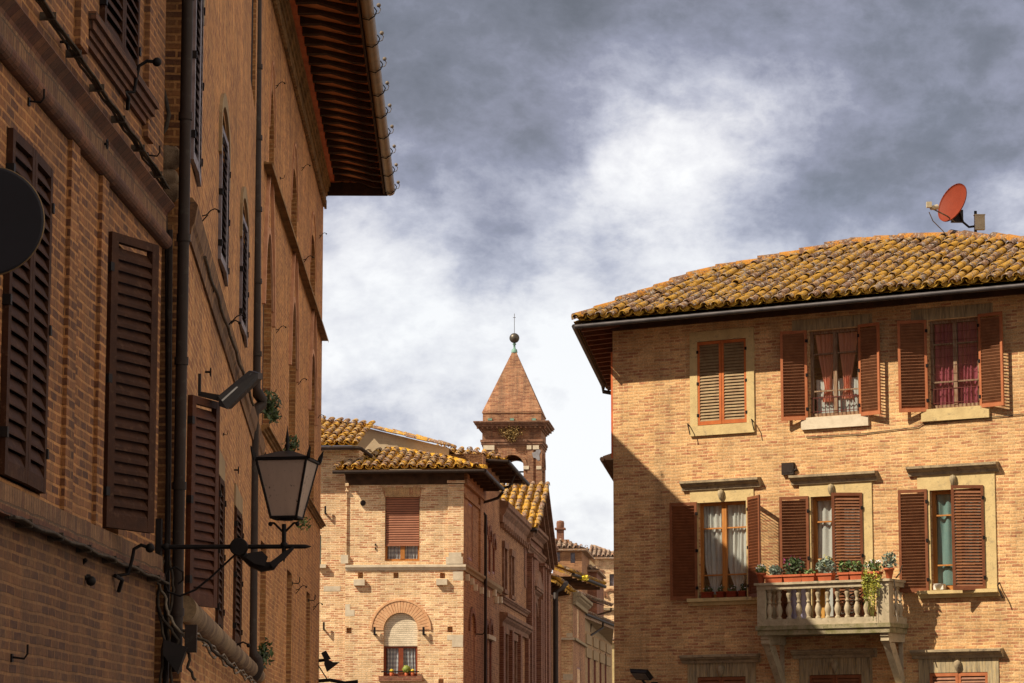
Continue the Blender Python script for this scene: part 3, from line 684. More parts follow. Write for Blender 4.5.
# curtains of the two top windows
x0, x1, z0, z1 = T2; cx = (x0 + x1) / 2
def tie(side, drop=.78, zb=.12):
    def f(u, v):
        vv = v; wd = 1.0 - .72 * max(0, 1 - abs(vv - .22) / .78) ** 1.2
        if vv < .22: wd = .28 + .22 * (1 - vv / .22)
        return ((1 - wd) * (.62 if side > 0 else .38) + wd * u, vv)
    return f
curtain(R, x0 + .06, cx - .02, z0 + .30, z1 - .06, .15, 'coral', 'coral curtain tied back in the left half of the top middle window', 5, .02, tie(1))
curtain(R, cx + .02, x1 - .06, z0 + .34, z1 - .06, .15, 'coral', 'coral curtain tied back in the right half of the top middle window', 5, .02, tie(-1))
curtain(R, x0 + .05, x1 - .05, z0 + .02, z0 + .75, .20, 'lace', 'sheer white curtain low behind the coral curtains of the top window', 9, .015)
x0, x1, z0, z1 = T3; cx = (x0 + x1) / 2
curtain(R, x0 + .05, cx, z0 + .02, z1 - .05, .15, 'crimson', 'crimson curtain in the left half of the top window below the red dish', 5, .022)
curtain(R, cx, x1 - .05, z0 + .02, z1 - .05, .15, 'crimson', 'crimson curtain in the right half of the top window below the red dish', 5, .022)

# ---- middle row
def cornice_piece(parent, xa, xb, za, zb, out=.16, mat='cornice'):
    mb = MB(R); mb.sweep(cornice_prof(za, zb, out), xa, xb); return mb.build('cornice', mat, parent)
def boss(parent, x, z, s=1.0, mat='stone_stain'):
    mb = MB(R); mb.lathe([(.001, -.14 * s), (.04 * s, -.09 * s), (.068 * s, .0), (.06 * s, .07 * s), (.001, .1 * s)], (x, -.05, z), 10); return mb.build('boss', mat, parent)
def sill(parent, xa, xb, za, zb, out=.14, mat='stone'):
    mb = MB(R); mb.sweep([(.2, za), (-out * .5, za), (-out * .55, za + (zb - za) * .4), (-out, za + (zb - za) * .5), (-out, zb - .01), (.2, zb)], xa, xb); return mb.build('sill', mat, parent)
zc0, zc1 = R.hz(722, 489), R.hz(722, 479)
# M1
x0, x1, z0, z1 = M1
w = casement(rb, R, x0, x1, z0, z1, .09, 'wood', .06, .10, (.24, .73))
surround(w, R, x0, x1, z0, z1, .17, zc0 - z1, .025, 'stone')
cornice_piece(w, R.hx(683, 484), R.hx(761, 484), zc0, zc1); boss(w, (x0 + x1) / 2, (zc0 + z1) / 2 + .02)
sill(w, x0 - .2, x1 + .25, z0 - .15, z0 + .0)
shutter(w, R, x0 - .01, z0 - .03, z1 + .02, .56, 1, 168); shutter(w, R, x1 + .05, z0 - .03, z1 + .06, .56, -1, 141)
mk_back(M1)
def swag(side):
    def f(u, v):
        if v < .28:
            t = v / .28; c = .5
            wd = .30 + .70 * t ** .7; lowered = .12 * math.cos((u - .5) * math.pi)
            return (c + (u - .5) * wd, v - lowered * (1 - t) + (.0 if t > .5 else 0))
        return (u, v)
    return f
cx = (x0 + x1) / 2
curtain(R, x0 + .04, cx - .02, z0 + .22, z1 - .05, .17, 'lace', 'white lace curtain gathered up in the left half of the middle floor left window', 5, .02, swag(1))
curtain(R, cx + .02, x1 - .04, z0 + .22, z1 - .05, .17, 'lace', 'white lace curtain gathered up in the right half of the middle floor left window', 5, .02, swag(-1))
# M2 balcony door
x0, x1, z0, z1 = M2
w = casement(rb, R, x0, x1, z0, z1, .09, 'wood', .07, .09, (.5, .80), name='balcony_door')
surround(w, R, x0, x1, z0, z1, .24, R.hz(834, 483) - z1, .025, 'stone')
cornice_piece(w, R.hx(792, 477), R.hx(878, 474), R.hz(834, 483), R.hz(834, 473)); boss(w, R.hx(832, 490), R.hz(832, 489))
shutter(w, R, x0 - .04, z0 + .02, z1 + .02, .58, 1, 168, ('shutter', 'slat_brown')); shutter(w, R, x1 + .04, z0 + .02, z1 + .03, .585, -1, 31, ('shutter', 'slat_brown'))
mk_back(M2)
curtain(R, x0 + .06, x1 - .06, z0 + .1, z1 - .06, .17, 'lace', 'white curtain behind the balcony door', 9, .02)
# M3
x0, x1, z0, z1 = M3
w = casement(rb, R, x0, x1, z0, z1, .09, 'wood', .07, .09, (.25, .75))
surround(w, R, x0, x1, z0, z1, .25, R.hz(955, 474) - z1, .025, 'stone')
cornice_piece(w, R.hx(909, 470), R.hx(999, 464), R.hz(955, 474), R.hz(955, 464)); boss(w, R.hx(954, 482), R.hz(954, 480))
sill(w, x0 - .25, x1 + .30, z0 - .15, z0 + .0)
shutter(w, R, x0 - .05, z0 - .03, z1 + .03, .56, 1, 170, ('shutter', 'slat_brown')); shutter(w, R, x1 + .02, z0 - .03, z1 + .05, .60, -1, 29, ('shutter', 'slat_brown'))
mb = MB(R); xx = x1 + .29; mb.tube([(xx, 0, z0 + .1), (xx, -.1, z0 + .05), (xx + .06, -.18, z0 - .05), (xx + .12, -.16, z0 - .2)], .014, 5); mb.build('shutter_stay', 'iron', w)
mk_back(M3)
curtain(R, x0 + .06, x1 - .06, z0 + .1, z1 - .06, .17, 'teal', 'pale green curtain in the window right of the balcony', 7, .025)
# bottom row
for r, name in ((B1, 'window'), (B2, 'door'), (B3, 'window')):
    x0, x1, z0, z1 = r; w = MB(R); w.box(x0, x1, .04, .1, z0, z1); w = w.build(name, 'hole', rb); hw = (x1 - x0) / 2 - .004
    shutter(w, R, x0, z0 + .01, z1 - .01, hw, 1, 2, ('shutter_faded' if r is B3 else 'shutter', 'slat_brown'), .06, .0); shutter(w, R, x1, z0 + .01, z1 - .01, hw, -1, 2, ('shutter_faded' if r is B3 else 'shutter', 'slat_brown'), .06, .0)
    zc = R.hz(722, 663) if r is not B2 else R.hz(835, 658); surround(w, R, x0, x1, z0, z1, .22, zc - z1, .02, 'stone_stain')
    cornice_piece(w, x0 - .33, x1 + .32, zc, zc + .17, .17); boss(w, (x0 + x1) / 2, (zc + z1) / 2 + .0, 1.0, 'cornice')

# ---- balcony
xbL = R.hx(757, 600, -BD); xbR = R.hx(889, 600, -BD)
bal = MB(R)
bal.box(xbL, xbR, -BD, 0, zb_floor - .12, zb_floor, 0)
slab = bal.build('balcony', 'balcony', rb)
mb = MB(R)   # mouldings round the slab edge, below the pale plinth course
mb.box(xbL - .03, xbR + .03, -BD - .03, 0, zb_floor - .20, zb_floor - .122); mb.box(xbL + .0, xbR, -BD, 0, zb_bot, zb_floor - .202)
mb.build('slab_edge', 'mossy', slab)
mb = MB(R); rh = .13
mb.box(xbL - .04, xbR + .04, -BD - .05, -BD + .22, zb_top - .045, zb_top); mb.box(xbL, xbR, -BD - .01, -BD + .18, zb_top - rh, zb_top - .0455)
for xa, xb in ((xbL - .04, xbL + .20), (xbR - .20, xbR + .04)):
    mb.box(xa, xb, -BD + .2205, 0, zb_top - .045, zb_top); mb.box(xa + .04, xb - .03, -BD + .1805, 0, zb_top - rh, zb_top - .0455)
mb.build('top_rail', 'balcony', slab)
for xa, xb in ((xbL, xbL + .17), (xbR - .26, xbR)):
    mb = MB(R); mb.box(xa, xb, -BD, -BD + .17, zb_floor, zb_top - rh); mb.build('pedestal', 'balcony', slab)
def bal_prof(h): return [(.062, 0), (.062, .05 * h), (.042, .07 * h), (.04, .1 * h), (.06, .2 * h), (.075, .3 * h), (.06, .40 * h), (.035, .5 * h), (.03, .54 * h), (.048, .56 * h), (.048, .60 * h), (.03, .62 * h), (.034, .68 * h), (.052, .78 * h), (.06, .86 * h), (.035, .93 * h), (.062, .94 * h), (.062, h)]
hb = zb_top - rh - zb_floor
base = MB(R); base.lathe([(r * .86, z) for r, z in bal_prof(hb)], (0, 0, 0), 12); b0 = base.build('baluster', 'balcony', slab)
spots = [(R.hx(769.5 + i * 9.72, 600, -BD + .09), -BD + .09) for i in range(11)] + [(xbR - .09, -BD + .32), (xbR - .09, -BD + .52), (xbR - .09, -BD + .70)] + [(xbL + .09, -BD + .32), (xbL + .09, -BD + .52), (xbL + .09, -BD + .70)]
for i, (x, y) in enumerate(spots):
    o = b0 if i == 0 else b0.copy()
    if i: COL.objects.link(o)
    o.location = (x, y, zb_floor)
for px in (770, 890):
    xc = R.hx(px, 650, -.4); mb = MB(R)
    xc = xbL + .13 if px < 800 else xbR - .13
    zz = zb_bot
    # scrolled console: a block under the slab, a raking strut and a foot on the wall
    mb.prism([(0, 0)], 0, 0) if False else None
    Lx = Matrix(((0, 1, 0, 0), (1, 0, 0, 0), (0, 0, 1, 0), (0, 0, 0, 1)))  # swap so prism polygons read (y,z), width along x
    w_ = .085
    def side_poly(pts, wd):
        n = len(pts); vs = [(xc - wd, y, z) for y, z in pts] + [(xc + wd, y, z) for y, z in pts]
        mb.add(vs, [(i, (i + 1) % n, n + (i + 1) % n, n + i) for i in range(n)] + [tuple(range(n - 1, -1, -1)), tuple(range(n, 2 * n))])
    side_poly([(-BD + .06, zz), (-BD + .04, zz - .06), (-BD + .07, zz - .09), (-BD + .06, zz - .15), (-BD + .12, zz - .2), (-BD + .2, zz - .17), (-.02, zz - .16), (0, zz)], w_)
    side_poly([(-BD + .12, zz - .19), (-BD + .19, zz - .30), (-.10, zz - .98), (.0, zz - 1.0), (.0, zz - .84), (-BD + .36, zz - .18)], w_ * .8)
    side_poly([(0, zz - .15), (-.03, zz - .15), (-.03, zz - .84), (0, zz - .84)], w_ * .5)
    side_poly([(0, zz - .98), (-.26, zz - .98), (-.24, zz - 1.06), (0, zz - 1.1)], w_ * 1.35)
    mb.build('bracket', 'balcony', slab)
# objects on the balcony
def pot_trough(px, wpx, label, plant, pmat, bloom=None, hgt=.32, kind='box', n=230, group=None, spread=1.0, pw=None):
    x = R.hx(px, 575, -BD + .05); W = wpx / 50.0; H = .14 if kind == 'box' else .2
    y = -BD + .06; M_ = Matrix.Translation(R.w(x, y, zb_top)) @ Matrix.Rotation(math.atan2(R.u.y, R.u.x), 4, 'Z')
    t = thing('potted_plant' if kind != 'box' else 'planter', label, 'potted plant', M_)
    mb = MB(M_)
    if kind == 'box':
        for (a, b, c) in ((W / 2 - .02, .07, 0), (W / 2, .085, H - .03)):
            pass
        v = [(-W / 2 + .02, -.07, 0), (W / 2 - .02, -.07, 0), (W / 2 - .02, .07, 0), (-W / 2 + .02, .07, 0), (-W / 2, -.085, H), (W / 2, -.085, H), (W / 2, .085, H), (-W / 2, .085, H)]
        mb.add(v, [(0, 3, 2, 1), (4, 5, 6, 7), (0, 1, 5, 4), (1, 2, 6, 5), (2, 3, 7, 6), (3, 0, 4, 7)])
        mb.box(-W / 2 - .012, W / 2 + .012, -.1, .1, H - .035, H + .004)
    else: mb.lathe([(.05, 0), (.085, H * .8), (.1, H * .82), (.1, H), (.08, H)], (0, 0, 0), 14)
    mb.build('pot', 'terracotta', t)
    mb = MB(M_); W2 = (pw or W) / 2 * spread
    mb.leaves((0, 0, H + hgt * .42), (W2, .13, hgt * .55), n, .045, 0)
    for q in range(10): a = random.uniform(-W2, W2) * .7; mb.tube([(a * .4, 0, H), (a, random.uniform(-.08, .08), H + hgt * random.uniform(.5, .95))], .006, 4, 0)
    if bloom: mb.leaves((0, -.02, H + hgt * .62), (W2 * .95, .13, hgt * .42), 30, .026, 1, fill=.75)
    mb.build('foliage', [plant] + ([bloom] if bloom else [plant]), t)
    return t
pot_trough(761, 7, 'small pot with white flowers at the left end of the balcony rail', 'leaf', 'terracotta', 'white_petal', .17, 'pot', 60, pw=.2)
pot_trough(775, 19, 'terracotta planter with low blue green leaves near the left end of the balcony rail', 'leaf_grey', None, None, .22, n=150, pw=.3)
pot_trough(794, 20, 'terracotta planter with a bush of pink flowers on the balcony rail', 'leaf_dark', None, 'pink', .36, pw=.46)
pot_trough(809, 14, 'almost bare terracotta planter between the pink flowers and the round variegated bush', 'leaf', None, None, .10, n=30, pw=.2)
pot_trough(826, 15, 'terracotta planter with a round variegated yellow green bush on the balcony rail', 'leaf_grey', None, 'leaf_yellow', .34, pw=.42)
pot_trough(845, 11, 'terracotta planter with loose bright leaves right of the round bush', 'leaf', None, None, .26, n=80, pw=.3)
pot_trough(857, 13, 'terracotta planter with sparse tall sprigs beside the white flowers', 'leaf', None, None, .24, n=60, pw=.3)
pot_trough(874, 13, 'terracotta planter of silver white flowers above the trailing ivy', 'leaf', None, 'white_petal', .24, n=70, pw=.42)
pot_trough(889, 9, 'terracotta pot with a grey green shrub at the right end of the balcony rail', 'leaf_grey', None, None, .34, 'pot', 120, pw=.34)
# trailing ivy
xi = R.hx(873, 590, -BD - .06); p = R.w(xi, -BD - .07, zb_top - .2)
mb = MB(R)
for q in range(14):
    xx = xi + random.uniform(-.15, .15); L_ = random.uniform(.35, .85) * (1 - abs(xx - xi - .03) * 2.0)
    mb.tube([(xx * .9 + xi * .1, -BD + .05, zb_top + .12), (xx, -BD - .1, zb_top + .03), (xx + random.uniform(-.03, .03), -BD - .09, zb_top - L_)], .005, 4, 0)
    mb.leaves((xx, -BD - .10, zb_top + .12 - L_ / 2), (.07, .05, L_ / 2 + .08), 46, .032, 0, fill=.1)
tag(mb.build('trailing_ivy', 'leaf_yellow', None, loc=p), 'yellow green ivy trailing down over the right pedestal of the balcony', 'plant')
# things standing behind the balusters
def floor_thing(name, px, wd, h, mat, label, cat, L=.35):
    x = R.hx(px, 600, -L); loc = R.w(x, -L, zb_floor); mb = MB(R)
    mb.sweep([(-L - .02, zb_floor), (-L + .02, zb_floor), (-L + .025, zb_floor + h * .5), (-L + .05, zb_floor + h), (-L - .03, zb_floor + h), (-L - .035, zb_floor + h * .5)], x - wd / 2, x + wd / 2)
    return tag(mb.build(name, mat, None, loc=loc), label, cat)
def hang_cloth(px, wd, h, label):
    x = R.hx(px, 600, -.45); loc = R.w(x, -.45, zb_floor); mb = MB(R); n = 18
    vs = []
    for j in (0, 1):
        for i in range(n + 1):
            u = i / n; vs.append((x - wd / 2 + wd * u, -.45 + .035 * math.sin(u * 15) + (.0 if j else .05), zb_floor + (.0 if j == 0 else h)))
    mb.add(vs, [(i, i + 1, n + 2 + i, n + 1 + i) for i in range(n)], 0, True); mb.add([(x_, y_ + .01, z_) for x_, y_, z_ in vs], [(n + 1 + i, n + 2 + i, i + 1, i) for i in range(n)], 0, True)
    return tag(mb.build('folded_cloth', 'lavender_cloth', None, loc=loc), label, 'cloth')
hang_cloth(797, .40, .66, 'pale lavender cloth hanging behind the balusters below the pink flowers')
mb = MB(R); x = R.hx(822, 600, -.5); mb.box(x - .06, x + .06, -.52, -.48, zb_floor, zb_floor + .62); mb.box(x - .1, x + .1, -.53, -.525, zb_floor + .5, zb_floor + .62)
tag(mb.build('yellow_board', 'yellow_board', None, loc=R.w(x, -.5, zb_floor)), 'upright yellow wooden board behind the balusters in the middle of the balcony', 'board')
mb = MB(R)
for q in range(3):
    x = R.hx(840 + q * 8, 600, -.55); mb.tube([(x + .16 * math.cos(a / 3), -.5 + .03 * math.sin(a), zb_floor + .28 + .2 * math.sin(a / 3 + q)) for a in range(0, 20)], .012, 5)
tag(mb.build('garden_hose', 'cable', None, loc=R.w(R.hx(848, 600, -.55), -.55, zb_floor)), 'dark coiled hose behind the right balusters of the balcony', 'hose')
mb = MB(R); xx = xbR + .06
mb.tube([(xx - .0, -BD + .2, zb_top + .02), (xx + .1, -BD + .15, zb_top + .1), (xx + .14, -BD + .18, zb_top + .25)] , .014, 5)
mb.tube([(xx - .02, -BD + .15, zb_top), (xx + .04, -BD + .1, zb_top - .3), (xx + .0, -BD + .14, zb_top - .5), (xx + .07, -BD + .1, zb_top - .8)], .014, 5)
tag(mb.build('loose_cable', 'cable_grey', None, loc=R.w(xx, -BD + .15, zb_top - .8)), 'pale loose cable hanging off the right end of the balcony rail', 'cable')
# pots on the sill of the left window
x0, x1, z0, z1 = M1
for q, (fx, ww, lb) in enumerate(((.17, .22, 'red window box at the left end of the lace curtain window sill'), (.45, .15, 'short red window box second from left on the lace curtain window sill'), (.68, .20, 'red window box third from left on the lace curtain window sill'), (.90, .14, 'short red window box against the right shutter of the lace curtain window'))):
    xc = x0 + (x1 - x0) * fx; M_ = Matrix.Translation(R.w(xc, .02, z0 + .002)) @ Matrix.Rotation(math.atan2(R.u.y, R.u.x), 4, 'Z')
    t = thing('window_box', lb, 'window box', M_)
    mb = MB(M_); mb.box(-ww / 2, ww / 2, -.06, .05, 0, .11); mb.box(-ww / 2 - .01, ww / 2 + .01, -.07, .06, .085, .115); mb.build('pot', 'dish', t)
    mb = MB(M_); mb.leaves((0, 0, .17), (ww / 2, .06, .09), 26, .03, 0); mb.leaves((0, 0, .2), (ww / 2, .06, .05), 6, .02, 1); mb.build('foliage', ['leaf_dark', 'white_petal'], t)
x0, x1, z0, z1 = M3; xc = x0 + .17
mb = MB(R); mb.lathe([(.001, 0), (.08, 0), (.11, .10), (.12, .11), (.10, .11), (.075, .02)], (xc, .02 - .05, z0 + .002), 14); mb.box(xc - .1, xc + .1, -.10, .04, z0 + .004, z0 + .09)
tag(mb.build('planter_bowl', 'white_ceramic', None, loc=R.w(xc, -.03, z0)), 'white bowl planter on the sill of the green curtain window', 'planter')
# alarm box and floodlight
xa, xb, za, zb_ = R.rect(783, 795, 463, 475)
mb = MB(R); mb.box(xa, xb, -.07, -.002, za, zb_); mb.box(xa + .03, xb - .03, -.078, -.071, za + .04, zb_ - .06); mb.tube([(xb, -.03, za + .08), (xb + .06, -.03, za + .1)], .03, 6)
tag(mb.build('junction_box', 'pipe', None, loc=R.w(xa, -.04, za)), 'small dark metal box on the brick wall above the balcony door', 'electrical box')
def flood(Mx, parent_label, name='floodlight', s=1.0, cat='lamp'):
    t = thing(name, parent_label, cat, Mx)
    mb = MB(Mx); mb.prism([(-.26 * s, .04 * s), (.26 * s, .04 * s), (.22 * s, -.04 * s), (-.22 * s, -.04 * s)], -.17 * s, .17 * s); mb.box(-.27 * s, .27 * s, -.18 * s, .18 * s, .041 * s, .06 * s)
    for q in range(8): mb.box(-.2 * s + q * .055 * s, -.19 * s + q * .055 * s, -.14 * s, .14 * s, .061 * s, .085 * s)
    mb.build('housing', 'black_plastic', t)
    mb = MB(Mx); mb.box(-.2 * s, .2 * s, -.13 * s, .13 * s, -.047 * s, -.0405 * s); mb.build('lens', 'grey_metal', t)
    return t
P = R.w(R.hx(641, 677, -.35), -.35, R.hz(641, 675, -.35))
Mx = Matrix.Translation(P) @ Matrix.Rotation(math.atan2(R.u.y, R.u.x), 4, 'Z') @ Matrix.Rotation(math.radians(-33), 4, 'X') @ Matrix.Rotation(math.radians(4), 4, 'Y') @ Matrix.Scale(.78, 4)
t = flood(Mx, 'black floodlight on the lower left wall of the tan brick house')
mb = MB(R); xq = R.hx(650, 681, -.2); mb.tube([(xq, 0, R.hz(650, 690)), (xq, -.2, R.hz(650, 690)), (xq - .1, -.33, R.hz(643, 680, -.35))], .025, 6); mb.box(xq - .07, xq + .07, -.03, 0, R.hz(650, 700), R.hz(650, 682)); mb.build('bracket', 'black_plastic', t)
# satellite dish on the ridge
rp = wz(*R.slope_hit(962, 238, ye, ze, tp)); Yd = rp.y
dish = thing('satellite_dish', 'red satellite dish tilted on the roof ridge of the tan house', 'satellite dish', rp + Vector((0, 0, 0)))
pc = at(955, 204, Yd); fd = at(929, 207, Yd)
ax = (Vector((-.80, -.46, .32))).normalized()     # facing direction of the dish
q = ax.to_track_quat('Z', 'Y').to_matrix().to_4x4()
q = Matrix(((q[0][0], q[0][1], q[0][2], 0), (q[1][0], q[1][1], q[1][2], 0), (q[2][0], q[2][1], q[2][2], 0), (0, 0, 0, 1)))
rad = 21.5 / (2908 / Yd)
mb = MB(); Ld = Matrix.Translation(pc) @ q
prof = [(.001 + rad * i / 8, .07 * (i / 8) ** 2) for i in range(9)]
mb.lathe(prof + [(rad, .085)] + [(max(.001, rad * i / 8), .07 * (i / 8) ** 2 - .012) for i in range(8, -1, -1)], (0, 0, 0), 32, L=Ld)
mb.build('dish', 'dish', dish)
feed = pc + ax * .45 + Vector((0, 0, -.02)); feed = at(931, 208, Yd - .3)
low = at(955, 222, Yd); mb = MB(); mb.tube([low, at(947, 216, Yd - .15), feed], .014, 6); mb.build('feed_arm', 'cable_grey', dish)
mb = MB(); mb.tube([feed, feed + (feed - pc).normalized() * -.16], [.045, .055], 10); mb.box(-.05, .05, -.05, .05, -.05, .06, L=Matrix.Translation(at(929, 205, Yd - .3))); mb.build('receiver', 'beige', dish)
mb = MB(); mb.tube([at(929, 212, Yd - .3), at(933, 221, Yd - .25), at(943, 231, Yd - .1), at(948, 238, Yd)], .01, 5); mb.build('feed_cable', 'cable_grey', dish)
mb = MB(); mb.tube([at(960, 212, Yd), at(963, 222, Yd), at(969, 227, Yd), at(976, 226, Yd)], .025, 7); mb.tube([at(975.5, 236, Yd), at(975.5, 211, Yd)], .03, 8); mb.box(-.12, .12, -.05, .05, -.05, .2, L=Matrix.Translation(at(957, 220, Yd + .08)))
mb.build('mast', 'black_plastic', dish)
mb = MB(); Lb = Matrix.Translation(at(979.5, 222, Yd - .05)); mb.box(-.10, .10, -.06, .06, -.16, .13, L=Lb); mb.box(-.11, .11, -.065, .065, .131, .15, L=Lb); mb.build('amplifier_box', 'beige', dish)
mb = MB(); mb.tube([at(964, 236, Yd), at(985, 237, Yd)], .02, 6); mb.build('mast_clamp', 'grey_metal', dish)
# thin wires across the facade
mb = MB(R); mb.tube([(R.hx(a, b, -.02), -.02, R.hz(a, b, -.02)) for a, b in ((806, 437), (860, 434), (918, 427), (922, 424), (1024, 414))], .008, 4)
tag(mb.build('wall_cable', 'cable', None, loc=R.w(5, 0, 8)), 'thin cable running along the brick between the top and middle windows', 'cable')

# ================================================================== CORNER HOUSE IN THE MIDDLE
su = Vector((.0901, .9959, 0))                   # street direction
CY = 80.0; CX = (463 - 512) / 2908 * CY
W_ = 3.31
Fm = Face(CX - W_ * .9959, CY + W_ * .0901, .9959, -.0901)
St = Face(CX, CY, .0901, .9959)                  # left side of the street, x = distance along, y inward
def stx(px, y=0): return St.hx(px, 600, y)
def box_prism(mb, F, x0, x1, y0, y1, z0, z1, top=True):
    """house body without its front sheet"""
    mb.add([(x0, y0, z0), (x0, y1, z0), (x1, y1, z0), (x1, y0, z0), (x0, y0, z1), (x0, y1, z1), (x1, y1, z1), (x1, y0, z1)],
           [(0, 1, 5, 4), (1, 2, 6, 5), (2, 3, 7, 6)] + ([(4, 5, 6, 7)] if top else []))
ch = thing('corner_house', 'sunlit yellow brick corner house with arched window and roller blind in the middle', 'building', Fm)
ztop = Fm.hz(400, 474)
BW = Fm.rect(385, 419.5, 497, 561); AWs = Fm.rect(383.5, 417.5, 630, 676)
AW = (AWs[0], AWs[1], AWs[2], Fm.hz(400, 630), (AWs[1] - AWs[0]) / 2)
holes = [Fm.rect(a - 2.6, a + 2.6, b - 2.8, b + 2.8) for a, b in ((360.5, 575.5), (396, 575.5), (442.5, 575.5), (349, 630.5), (450, 629.5), (441, 682))]
mb = MB(Fm); wall_sheet(mb, 0, W_, 0, ztop, [BW, AW] + holes, .2)
for h in holes: mb.box(h[0], h[1], .17, .19, h[2], h[3])
mb.build('wall', 'brick_corner', ch)
# street side of the same house (to the drainpipe)
SX = stx(482.5)
sw = (St.hx(468.5, 560), St.hx(472.5, 560), St.hz(470, 560), St.hz(470, 503))
sa = (St.hx(469, 650), St.hx(474.5, 650), St.hz(471, 683) - .3, St.hz(471, 632), .55)
ms = MB(St); wall_sheet(ms, 0, SX, 0, ztop, [sw, sa], .055)
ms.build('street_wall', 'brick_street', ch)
for nm, q in (('narrow_window', sw), ('arched_window', sa)):
    w = street_win(ch, St, q[0], q[1], q[2], q[3], q[4] if len(q) > 4 else 0, nm)
mb = MB(St); arch_band(mb, sa[0], sa[1], sa[3], sa[4], .18, -.05, 0); mb.build('arch', 'brick_church', ch)
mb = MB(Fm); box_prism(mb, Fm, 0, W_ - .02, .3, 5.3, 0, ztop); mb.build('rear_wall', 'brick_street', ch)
# roller blind window
w = casement(ch, Fm, BW[0], BW[1], BW[2], Fm.hz(402, 543), .10, 'wood', .055, .12, (), curtain=None)
mb = MB(Fm); zz = Fm.hz(402, 544)
n = 20
for i in range(n):
    a = zz + (BW[3] - zz) * i / n; b = zz + (BW[3] - zz) * (i + 1) / n; mb.sweep([(.09, a), (.055, a + .006), (.05, (a + b) / 2), (.062, b - .012), (.09, b - .002)], BW[0] + .02, BW[1] - .02)
mb.box(BW[0] + .02, BW[1] - .02, .04, .1, zz - .05, zz)
mb.build('roller_blind', 'blind_brown', w)
curtain(Fm, BW[0] + .06, (BW[0] + BW[1]) / 2 - .05, BW[2], zz, .17, 'check', 'pale gathered curtain left half below the brown roller blind', 6, .02)
curtain(Fm, (BW[0] + BW[1]) / 2 + .05, BW[1] - .06, BW[2], zz, .17, 'check', 'pale gathered curtain right half below the brown roller blind', 6, .02)
room_box(Fm, ch, BW[0], BW[1], BW[2], BW[3], .2, .1)
mb = MB(Fm); nn = 15
za_, zb_ = BW[3], BW[3] + .27
for i in range(nn):   # flat brick arch
    f0, f1 = i / nn, (i + .85) / nn; xa, xb = BW[0] - .02, BW[1] + .02; xc, xd = BW[0] - .1, BW[1] + .1
    mb.prism([(xa + (xb - xa) * f0, za_), (xa + (xb - xa) * f1, za_), (xc + (xd - xc) * f1, zb_), (xc + (xd - xc) * f0, zb_)], -.012, .0)
mb.build('flat_arch', 'soldier_y', w)
# arched window
x0, x1, z0, z1, rs = AW
w = casement(ch, Fm, x0, x1, z0, Fm.hz(400, 646), .10, 'wood_red', .06, .13, ())
mb = MB(Fm); pts = [(x0 + .005, Fm.hz(400, 646))] + [(a, b) for a, b in arch_pts(x0 + .005, x1 - .005, z1, rs - .01)] + [(x1 - .005, Fm.hz(400, 646))]
mb.prism(pts, .07, .10); mb.build('blind_box', 'blind_cream', w)
curtain(Fm, x0 + .07, (x0 + x1) / 2 - .05, z0, Fm.hz(400, 646), .17, 'check', 'checked curtain in the left half of the arched window', 4, .02)
curtain(Fm, (x0 + x1) / 2 + .05, x1 - .07, z0, Fm.hz(400, 646), .17, 'check', 'checked curtain in the right half of the arched window', 4, .02)
room_box(Fm, ch, x0, x1, z0, z1, .2, .1)
mb = MB(Fm); K = 26; cx = (x0 + x1) / 2; r0, r1 = (x1 - x0) / 2 + .005, (x1 - x0) / 2 + .33
for i in range(K):
    a0 = math.pi * i / K; a1 = math.pi * (i + .86) / K
    mb.prism([(cx - r0 * math.cos(a0), z1 + r0 * math.sin(a0)), (cx - r0 * math.cos(a1), z1 + r0 * math.sin(a1)), (cx - r1 * math.cos(a1), z1 + r1 * math.sin(a1)), (cx - r1 * math.cos(a0), z1 + r1 * math.sin(a0))][::-1], -.02, 0)
mb.build('brick_arch', 'voussoir', w)
mb = MB(Fm); arch_band(mb, cx - r1, cx + r1, z1, r1, .05, -.035, 0); mb.build('arch_moulding', 'voussoir', w)
mb = MB(Fm); mb.box(x0 - .12, x1 + .14, -.10, .1, z0 - .14, z0); mb.build('sill', 'brick_church', w)
mb = MB(Fm); mb.tube([(x0 - .05, -.05, z0 + .12), (x1 + .05, -.05, z0 + .12)], .016, 5); mb.build('guard_rail', 'iron', w)
for fx, r_, lab, mt in ((.24, .055, 'small yellow potted plant at the left of the arched window', 'yellow_petal'), (.68, .115, 'round yellow green cactus pot on the sill of the arched window', 'leaf_yellow'), (.85, .055, 'small yellow flowering pot at the right of the arched window', 'yellow_petal')):
    xc = x0 + (x1 - x0) * fx; M_ = Matrix.Translation(Fm.w(xc, .0, z0)); t = thing('potted_plant', lab, 'potted plant', M_)
    mb = MB(M_); mb.lathe([(.045, 0), (.07, .09), (.06, .09)], (0, 0, 0), 10); mb.build('pot', 'terracotta', t)
    mb = MB(M_); mb.ball((0, 0, .09 + r_ * .8), r_, 0, 10); mb.leaves((0, 0, .09 + r_ * .8), (r_ * 1.05,) * 3, 60, .02, 0, fill=.85); mb.build('foliage', mt, t)
